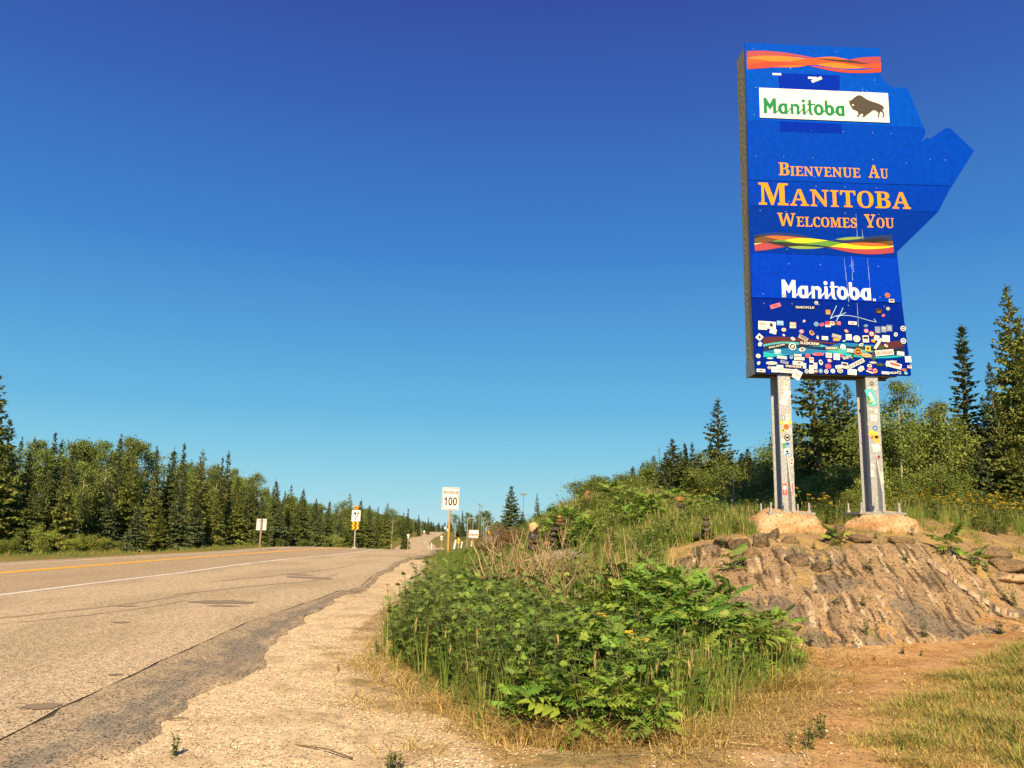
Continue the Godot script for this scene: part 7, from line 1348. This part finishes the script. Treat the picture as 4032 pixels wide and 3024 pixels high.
func build_bush() -> void:
	leaf_mat("grass", 0.45, 0.6)
	var vivid := lin(0.16, 0.29, 0.036)
	var deep := lin(0.105, 0.215, 0.03)
	var fronds := []
	for i in 4: fronds.append(frond(500 + i, 0.36 + 0.04 * i, 5 + i % 3, 0.14, 0.2, vivid if i % 2 else deep))
	for i in 3: fronds.append(frond(510 + i, 0.4 + 0.06 * i, 4 + i, 0.17, 0.24, [lin(0.24, 0.33, 0.045), lin(0.15, 0.23, 0.04), lin(0.2, 0.27, 0.045)][i]))
	var fine := []
	for i in 3: fine.append(frond(520 + i, 0.32, 8, 0.085, 0.17, lin(0.17, 0.28, 0.04)))
	var models := []
	for i in 5: models.append(elder(600 + i, fronds, 4, [0.95, 0.8, 1.05, 0.6, 0.75][i], 9))
	var small := elder(640, fronds, 3, 0.42, 5)
	var finer := []
	for i in 2: finer.append(elder(650 + i, fine, 4, 0.8, 8))
	var label := "broad-leaved green plant with feathered leaves in the bush beside the gravel"
	rng.seed = 91
	var placed := 0
	var tries := 0
	var spots: Array[Vector2] = []
	while placed < 82 and tries < 4000:
		tries += 1
		var x := rng.randf_range(-1.2, 3.6); var d := rng.randf_range(7.2, 14.6)
		var inside := bush_depth(x, d)
		if inside < 0.18: continue
		var right := smoothstep(-0.4, 1.0, x + (d - 9) * 0.12)
		if rng.randf() > 0.12 + 0.88 * right: continue
		var ok := true
		for q in spots: ok = ok and q.distance_to(Vector2(x, d)) > 0.29
		if not ok: continue
		spots.append(Vector2(x, d))
		var src: Node3D = finer[rng.randi() % 2] if rng.randf() < 0.3 else models[rng.randi() % 5]
		var k := rng.randf_range(0.8, 1.15) * (0.5 + 0.28 * smoothstep(0.1, 1.2, inside)) * (1.0 if d < 11.5 else 0.85) * (1.0 + 0.5 * smoothstep(1.2, 2.4, x) * smoothstep(9.5, 11.0, d))
		var o: Node3D = src.duplicate()
		o.name = numbered("broadleaf_plant")
		add_child(o)
		o.transform = Transform3D(Basis(Vector3.UP, rng.randf() * TAU) * Basis.from_scale(Vector3(k, k, k)), Vector3(x, ground(x, d), -d))
		tag(o, label, "plant", "broad-leaved plants of the roadside bush")
		placed += 1
	var extra := [[3.9, 15.45, 0.36, "small leafy plant alone on the bare slope left of the rock"], [8.35, 16.6, 0.45, "leafy green plant on the rock ledge at the right of the outcrop"], [8.75, 16.4, 0.28, "smaller drooping plant right of the ledge plant"], [6.3, 16.7, 0.3, "weed growing at the tilted slab between the footings"], [0.6, 7.3, 0.44, "drooping green shoot leaning out over the straw at the bush's front"]]
	for e in extra:
		var o: Node3D = (small if e[2] < 0.6 else models[3]).duplicate()
		o.name = numbered("broadleaf_plant")
		add_child(o)
		o.transform = Transform3D(Basis(Vector3.UP, e[0]) * Basis.from_scale(Vector3.ONE * e[2] * (1.9 if e[2] < 0.6 else 1.0)), Vector3(e[0], ground(e[0], e[1]), -e[1]))
		tag(o, e[3], "plant")
	# leafy bushes on the mound behind
	for i in 34:
		var x: float = rng.randf_range(0.9, 3.3); var d := rng.randf_range(18.8, 22.5)
		if i >= 26: x = rng.randf_range(3.2, 4.8); d = rng.randf_range(20.5, 23)
		var o: Node3D = (models + finer)[rng.randi() % 7].duplicate()
		o.name = numbered("mound_bush")
		add_child(o)
		o.transform = Transform3D(Basis(Vector3.UP, rng.randf() * TAU) * Basis.from_scale(Vector3.ONE * rng.randf_range(0.42, 0.72)), Vector3(x, ground(x, d), -d))
		tag(o, "leafy green bush on the mound around the brown cairn", "shrub", "leafy bushes on the mound")
	for m in models + finer + [small]: m.free()
	# dead stalks
	var straw := mat("dead_wood", 1, 1, 1, 0.9)
	var where := ["fan of dead brown stalks left of the cairn with the cream stone", "dead stalks under the cairn with the cream stone", "dead stalks before the figure-like cairn", "low dead stalks nearest the speed sign's grass", "pale dead branches before the long boulder", "forked pale dead branches in the middle of the bush top", "bent dead branches at the foot of the tall mound grass", "tall dead stalks rising between bush and long boulder", "three pale stalks standing at the bush's edge before the bare slope", "short pale stalks where the bush meets the rock", "dead brown stalks behind the fan of stalks", "thin dead stalks against the long boulder", "dead twigs below the tall mound grass"]
	for i in range(0, DEAD_BRUSH.size(), 3):
		var k := i / 3
		var x: float = DEAD_BRUSH[i]; var d: float = DEAD_BRUSH[i + 1]
		var t := thing("dead_shrub", where[k], "dead shrub", Vector3(x, ground(x, d), -d), 0.0, "dead stalks over the bush")
		part("stalks", dead_bush(700 + k, DEAD_BRUSH[i + 2] * 1.75 + 0.2, 24 if k < 3 else 6 if k == 8 else 9, 0.75), straw, t)
	var stalk := thing("dead_stalk", "single tall dark stalk rising out of the middle of the bush", "stalk", Vector3(0.72, ground(0.72, 10.4), -10.4))
	var s := Shape.new()
	s.way(PackedVector3Array([Vector3(0, -0.05, 0), Vector3(-0.02, 0.5, 0), Vector3(-0.06, 0.95, 0.02), Vector3(-0.08, 1.32, 0)]), 0.016, 0.008, 6, lin(0.2, 0.13, 0.08))
	s.way(PackedVector3Array([Vector3(-0.05, 0.8, 0), Vector3(-0.2, 0.98, 0.03), Vector3(-0.3, 1.1, 0)]), 0.008, 0.004, 5, lin(0.36, 0.25, 0.15))
	s.way(PackedVector3Array([Vector3(-0.06, 0.98, 0), Vector3(0.06, 1.12, -0.03), Vector3(0.1, 1.3, 0)]), 0.008, 0.004, 5, lin(0.36, 0.25, 0.15))
	part("stem", s, straw, stalk)
	for q in [[2.95, 11.9, 0.75, "rust-red stake standing in the bush's right half"], [6.1, 23.5, 1.15, "pale bare stick leaning before the forest left of the sign"]]:
		var t := thing("stake", q[3], "stake", Vector3(q[0], ground(q[0], q[1]), -q[1]))
		s = Shape.new(); s.way(PackedVector3Array([Vector3(0, -0.05, 0), Vector3(-0.03, q[2], 0)]), 0.016, 0.012, 6, lin(0.35, 0.1, 0.04) if q[1] < 13 else lin(0.6, 0.48, 0.32)); part("shaft", s, straw, t)
	for q in [[-1.35, 6.75, 0.62, 2.5, "bent brown twig lying on the gravel at the bottom"], [-2.75, 7.6, 0.16, 0.4, "short dark twig on the gravel by the asphalt edge"], [2.05, 7.55, 0.5, 0.3, "straw-coloured twig on the bare path"], [1.7, 7.3, 0.7, -0.25, "long thin straw lying on the path before the bush"]]:
		var t := thing("twig", q[4], "twig", Vector3(q[0], ground(q[0], q[1]) + 0.005, -q[1]), q[3])
		s = Shape.new(); s.way(PackedVector3Array([Vector3(-q[2] / 2, 0, 0), Vector3(0, 0.012, 0.03), Vector3(q[2] / 2, 0, 0)]), 0.007, 0.004, 5, lin(0.16, 0.1, 0.05) if q[0] < 0 else lin(0.55, 0.42, 0.22)); part("wood", s, straw, t)

func build_grass() -> void:
	var fresh := [lin(0.15, 0.23, 0.04), lin(0.19, 0.25, 0.05), lin(0.11, 0.18, 0.035)]
	var dry := [lin(0.5, 0.36, 0.12), lin(0.42, 0.3, 0.1), lin(0.56, 0.43, 0.17)]
	var mixed := [fresh[0], fresh[1], dry[0], lin(0.26, 0.26, 0.07)]
	var tall := [tuft(801, 12, 0.6, 0.1, 0.0055, fresh, 0.35), tuft(802, 12, 0.75, 0.1, 0.005, mixed, 0.3, 0.04), tuft(803, 14, 0.5, 0.12, 0.006, fresh, 0.5)]
	var mound := [tuft(811, 16, 0.45, 0.16, 0.006, [fresh[1], fresh[0], lin(0.3, 0.3, 0.08)], 0.3, 0.05), tuft(812, 16, 0.38, 0.16, 0.006, mixed, 0.4, 0.05), tuft(813, 16, 0.4, 0.16, 0.007, fresh, 0.4)]
	var low := [tuft(821, 16, 0.22, 0.12, 0.005, mixed, 0.6), tuft(822, 16, 0.18, 0.14, 0.005, fresh, 0.6)]
	var straw := [tuft(831, 14, 0.34, 0.14, 0.0045, dry, 1.3), tuft(832, 14, 0.26, 0.14, 0.0045, dry, 1.5)]
	var turf := [tuft(841, 20, 0.13, 0.13, 0.0045, [lin(0.36, 0.35, 0.075), dry[1], fresh[1]], 0.7), tuft(842, 20, 0.1, 0.13, 0.0045, [lin(0.3, 0.3, 0.065), dry[2], lin(0.38, 0.35, 0.09)], 0.8), tuft(843, 18, 0.1, 0.14, 0.004, [dry[0], dry[2], lin(0.5, 0.42, 0.13)], 1.5), tuft(844, 18, 0.08, 0.14, 0.004, [dry[2], dry[1], lin(0.42, 0.38, 0.1)], 1.6)]
	var litter := [tuft(851, 9, 0.3, 0.22, 0.004, dry, 2.6), tuft(852, 9, 0.24, 0.22, 0.004, dry, 2.7)]
	var weeds := []
	for i in 5: weeds.append(weed(860 + i, 0.62 + 0.06 * i, [lin(0.17, 0.28, 0.04), lin(0.13, 0.23, 0.036), lin(0.22, 0.3, 0.05), lin(0.15, 0.25, 0.04), lin(0.19, 0.26, 0.06)][i], false))
	var flowers := [weed(870, 0.75, lin(0.13, 0.18, 0.035), true), weed(871, 0.6, lin(0.14, 0.19, 0.035), true)]
	var clump := noise(FastNoiseLite.TYPE_SIMPLEX, 0.55, 71, 3)
	var on_rock := func(x: float, d: float) -> bool: return x > 2.9 and d > 11.4 + maxf(x - 4.4, 0) * 0.46 and d < 17.6 and x < 12
	scatter("grass", "tall green grass growing through the roadside bush", tall + [low[0]], 1150, [-2.2, 3.7, 7.6, 15.5], 1, func(x, d): return (0.25 if x < -0.4 and d > 8.6 and bush_depth(x, d) < 0.4 else 1.0) * smoothstep(-0.25, 0.2, bush_depth(x, d)) * (0.3 + 0.5 * clump.get_noise_2d(x, d) + 0.3 * smoothstep(1.2, 0.2, bush_depth(x, d))))
	scatter("feathery_weeds", "feathery green weeds filling the left half of the roadside bush", weeds, 480, [-2.2, 3.7, 7.6, 16], 2, func(x, d): return smoothstep(0.1, 0.5, bush_depth(x, d)) * (1.0 - 0.82 * smoothstep(0.2, 1.4, x + (d - 9) * 0.1)), 0.75, 1.25, "weeds")
	scatter("pale_flowers", "a few pale yellow flower heads in the roadside bush", flowers, 16, [-1.8, 2.5, 8.5, 15], 21, func(x, d): return smoothstep(0.2, 0.5, bush_depth(x, d)), 0.8, 1.1, "wildflowers")
	scatter("dry_grass", "dry straw grass skirting the front of the bush", straw, 480, [-2.2, 4.6, 7.0, 13.5], 3, func(x, d): return smoothstep(-0.55, 0.0, bush_depth(x, d)) * smoothstep(0.75, 0.25, bush_depth(x, d)) * clampf(0.25 + 1.5 * clump.get_noise_2d(x * 0.8 + 9, d), 0, 1) * (0.2 + 0.8 * smoothstep(-0.6, 0.6, x)))
	scatter("straw_litter", "flattened straw lying on the path before the bush", litter, 420, [-2.0, 5.0, 6.6, 12], 4, func(x, d): return smoothstep(-1.3, -0.1, bush_depth(x, d)) * smoothstep(0.5, -0.1, bush_depth(x, d)) * smoothstep(-0.1, 0.4, clump.get_noise_2d(x, d + 20) + 0.35 * smoothstep(-1, 1, x)))
	scatter("verge_grass", "bright green grass of the verge beside the gravel shoulder", low + [tall[2]], 3600, [-8.0, 3.0, 13, 46], 5, func(x, d): return smoothstep(-0.2, 0.5, x - verge_at(d) + 0.6 * clump.get_noise_2d(x, d)) * smoothstep(6.5, 3.5, x - verge_at(d)) * (0.3 if d < 20 and d > 16 and x > -0.6 else 1.0) * (0.9 if not on_rock.call(x, d) else 0.0), 0.7, 1.25)
	scatter("mound_grass", "tall seeding grass on the mound behind the bush", mound, 3400, [0.6, 6.2, 14.6, 25], 6, func(x, d): return (0.0 if x < 0.105 * d and d < 19.6 else 1.0) * (0.0 if on_rock.call(x, d) or (x > 5 and d < 18.6) else 1.0) * smoothstep(14.0, 16.0, d + x * 0.25) * smoothstep(6.2, 4.4, x - (d - 17) * 0.3) * clampf(0.7 + 0.7 * clump.get_noise_2d(x, d), 0.1, 1), 0.75, 1.25)
	scatter("mound_weeds", "leafy green weeds among the tall grass of the mound", weeds.slice(0, 3), 400, [0.9, 6.4, 14.6, 25], 16, func(x, d): return (0.0 if on_rock.call(x, d) or (x > 5 and d < 18.8) or (x < 0.1 * d and d < 19) else 1.0) * smoothstep(-0.1, 0.3, clump.get_noise_2d(x * 0.7, d * 0.7 + 60)), 0.5, 0.9, "weeds")
	scatter("dry_grass", "yellow dry grass on the slope around the slate blocks", straw + low, 1500, [2.8, 14, 15, 24], 7, func(x, d): return (0.12 if on_rock.call(x, d) else 0.55) * smoothstep(-0.3, 0.25, clump.get_noise_2d(x + 5, d)), 0.5, 0.95)
	scatter("forest_edge_grass", "tall green grass along the forest edge behind the sign", tall + [low[1]], 3200, [4.5, 19, 18.9, 30], 8, func(x, d): return (0.0 if x < 9 and d < 19.0 else 1.0) * clampf(0.75 + 0.6 * clump.get_noise_2d(x, d), 0, 1), 0.5, 0.95)
	scatter("yellow_wildflowers", "yellow flowering weeds along the forest edge right of the sign", flowers, 240, [5, 19, 18.8, 27], 9, func(x, d): return smoothstep(-0.15, 0.35, clump.get_noise_2d(x, d + 40)) * (0.3 + 0.7 * smoothstep(8, 11, x)), 0.6, 1.15, "wildflowers")
	scatter("thin_turf", "thin yellow-green turf at the lower right corner", turf.slice(0, 2), 12000, [1.8, 10.5, 5.6, 13], 10, func(x, d): return smoothstep(-0.2, 1.4, x - lawn_at(d) + 1.3 * clump.get_noise_2d(x, d)) * smoothstep(14.0, 12.0, d - maxf(x - 7.5, 0) * 0.4) * clampf(0.55 + 1.5 * clump.get_noise_2d(x * 1.6, d * 1.6), 0.08, 1), 0.6, 1.3)
	scatter("yellow_turf", "bleached yellow turf in patches along the path at the lower right", turf.slice(2), 6500, [1.8, 10.5, 5.6, 13], 20, func(x, d): return smoothstep(-0.9, 0.5, x - lawn_at(d) + 1.2 * clump.get_noise_2d(x, d)) * smoothstep(13.5, 12.0, d - maxf(x - 7.5, 0) * 0.4) * clampf(0.4 - 1.6 * clump.get_noise_2d(x * 1.6, d * 1.6), 0.03, 1), 0.6, 1.2)
	scatter("small_weeds", "small dark weeds sprouting from the bare path and gravel", [weed(880, 0.13, lin(0.08, 0.14, 0.03), false), weed(881, 0.1, lin(0.1, 0.15, 0.035), false)], 16, [-2.4, 6.5, 6.3, 13], 11, func(x, d): return smoothstep(0.15, 0.5, clump.get_noise_2d(x * 1.6 + 3, d * 1.6)) * (0.5 if bush_depth(x, d) < 0 else 0.0) * (1.0 if x > -1.8 else 0.1), 0.6, 1.5, "weeds")
	scatter("rock_weeds", "low green weeds rooted in the cracks of the rock outcrop", low + [weed(890, 0.25, lin(0.1, 0.15, 0.04), false)], 90, [3, 12, 12, 18], 12, func(x, d): return 1.0 if on_rock.call(x, d) and clump.get_noise_2d(x * 2, d * 2 + 9) > 0.3 else 0.0, 0.5, 1.0, "weeds")
	scatter("roadside_grass", "rough grass along the foot of the forest across the highway", [low[1], low[0]], 700, [-30, -13, 40, 70], 13, func(x, d): return smoothstep(0.0, 1.5, along(LINE_LEFT, d) - 1.8 - x) * smoothstep(9, 5, along(LINE_LEFT, d) - x), 0.8, 1.5)
	# loose stones
	var pebbles := []
	for i in 3:
		var s := Shape.new()
		rng.seed = 900 + i
		var ico := PackedVector3Array()
		for k in 6: ico.append([Vector3(1, 0, 0), Vector3(-1, 0, 0), Vector3(0, 0.7, 0), Vector3(0, -0.7, 0), Vector3(0, 0, 1), Vector3(0, 0, -1)][k] * rng.randf_range(0.75, 1.25))
		var tone: Color = [lin(0.62, 0.5, 0.36), lin(0.34, 0.26, 0.17), lin(0.75, 0.66, 0.52)][i]
		for x in [0, 1]:
			for z in [4, 5]:
				s.tri(ico[x], ico[2], ico[z], jit(tone, 0.1)); s.tri(ico[x], ico[z], ico[3], jit(tone, 0.1))
		pebbles.append(s.mesh(mat("pebble", 1, 1, 1, 0.9)))
	scatter("gravel_stones", "loose pale and dark gravel stones on the shoulder and path", pebbles, 16000, [-4.2, 6, 5.6, 16], 14, func(x, d): return (1.0 if bush_depth(x, d) < 0.1 and x < 3.4 + (d - 8) * 0.3 else 0.0) * smoothstep(along(EDGE_RAGGED, d) - 0.25, along(EDGE_RAGGED, d) + 0.3, x) * (0.35 + 0.65 * smoothstep(1.5, -0.5, x)), 0.004, 0.011, "gravel")
	scatter("gravel_stones", "scattered stones on the bare path before the rock", pebbles, 500, [1, 9, 6, 14], 15, func(x, d): return 0.8 if not on_rock.call(x, d) else 0.4, 0.008, 0.024, "gravel")

# ---------------------------------------------------------------- the scene
func _ready() -> void:
	var cam := Camera3D.new()
	cam.name = "camera"
	add_child(cam)
	cam.fov = 48.19
	cam.near = 0.1
	cam.far = 6000
	cam.transform = Transform3D(Basis(Vector3.RIGHT, 0.17632) * Basis(Vector3.BACK, deg_to_rad(1.0)), Vector3(0, 1.6, 0))
	cam.current = true
	var env := Environment.new()
	env.background_mode = Environment.BG_SKY
	env.tonemap_mode = Environment.TONE_MAPPER_LINEAR
	env.tonemap_exposure = EXPOSURE
	env.sky = Sky.new()
	var air := PanoramaSkyMaterial.new()
	air.panorama = sky_picture()
	env.sky.sky_material = air
	env.sdfgi_enabled = true
	env.ssao_enabled = true
	env.ssil_enabled = true
	var we := WorldEnvironment.new()
	we.name = "world_environment"
	we.environment = env
	add_child(we)
	var sun := DirectionalLight3D.new()
	sun.name = "sun"
	add_child(sun)
	sun.light_energy = 1.55
	sun.light_color = Color(1.0, 0.9, 0.72)
	sun.light_angular_distance = 0.55
	sun.shadow_enabled = true
	var to_sun := Vector3(-sin(deg_to_rad(5)) * cos(deg_to_rad(37)), sin(deg_to_rad(37)), cos(deg_to_rad(5)) * cos(deg_to_rad(37)))
	sun.look_at_from_position(to_sun * 50, Vector3.ZERO, Vector3.UP)
	solve_land()
	build_land()
	build_trees()
	build_sign()
	build_road_signs()
	build_stones()
	build_bush()
	build_grass()

const EXPOSURE := 1.6

func sky_picture() -> ImageTexture:   # clear air: paler towards the horizon all the way round
	var stops := [-90.0, lin(0.3, 0.27, 0.2), -1.0, lin(0.5, 0.6, 0.66), 0.0, lin(0.53, 0.77, 0.81), 2.5, lin(0.37, 0.7, 0.8), 5.0, lin(0.25, 0.605, 0.79), 8.0, lin(0.155, 0.485, 0.76), 12.4, lin(0.1, 0.365, 0.7), 18.8, lin(0.055, 0.228, 0.605), 27.5, lin(0.042, 0.13, 0.47), 34.0, lin(0.038, 0.083, 0.36), 60.0, lin(0.02, 0.048, 0.25), 90.0, lin(0.018, 0.04, 0.22)]
	var im := Image.create(16, 1024, false, Image.FORMAT_RGBF)
	for y in 1024:
		var up := 90.0 - (y + 0.5) * 180.0 / 1024
		var k := 0
		while k < stops.size() - 4 and up > stops[k + 2]: k += 2
		var t := clampf((up - stops[k]) / (stops[k + 2] - stops[k]), 0, 1)
		var c: Color = stops[k + 1].lerp(stops[k + 3], t)
		for x in 16: im.set_pixel(x, y, Color(c.r, c.g, c.b) / EXPOSURE)
	return ImageTexture.create_from_image(im)
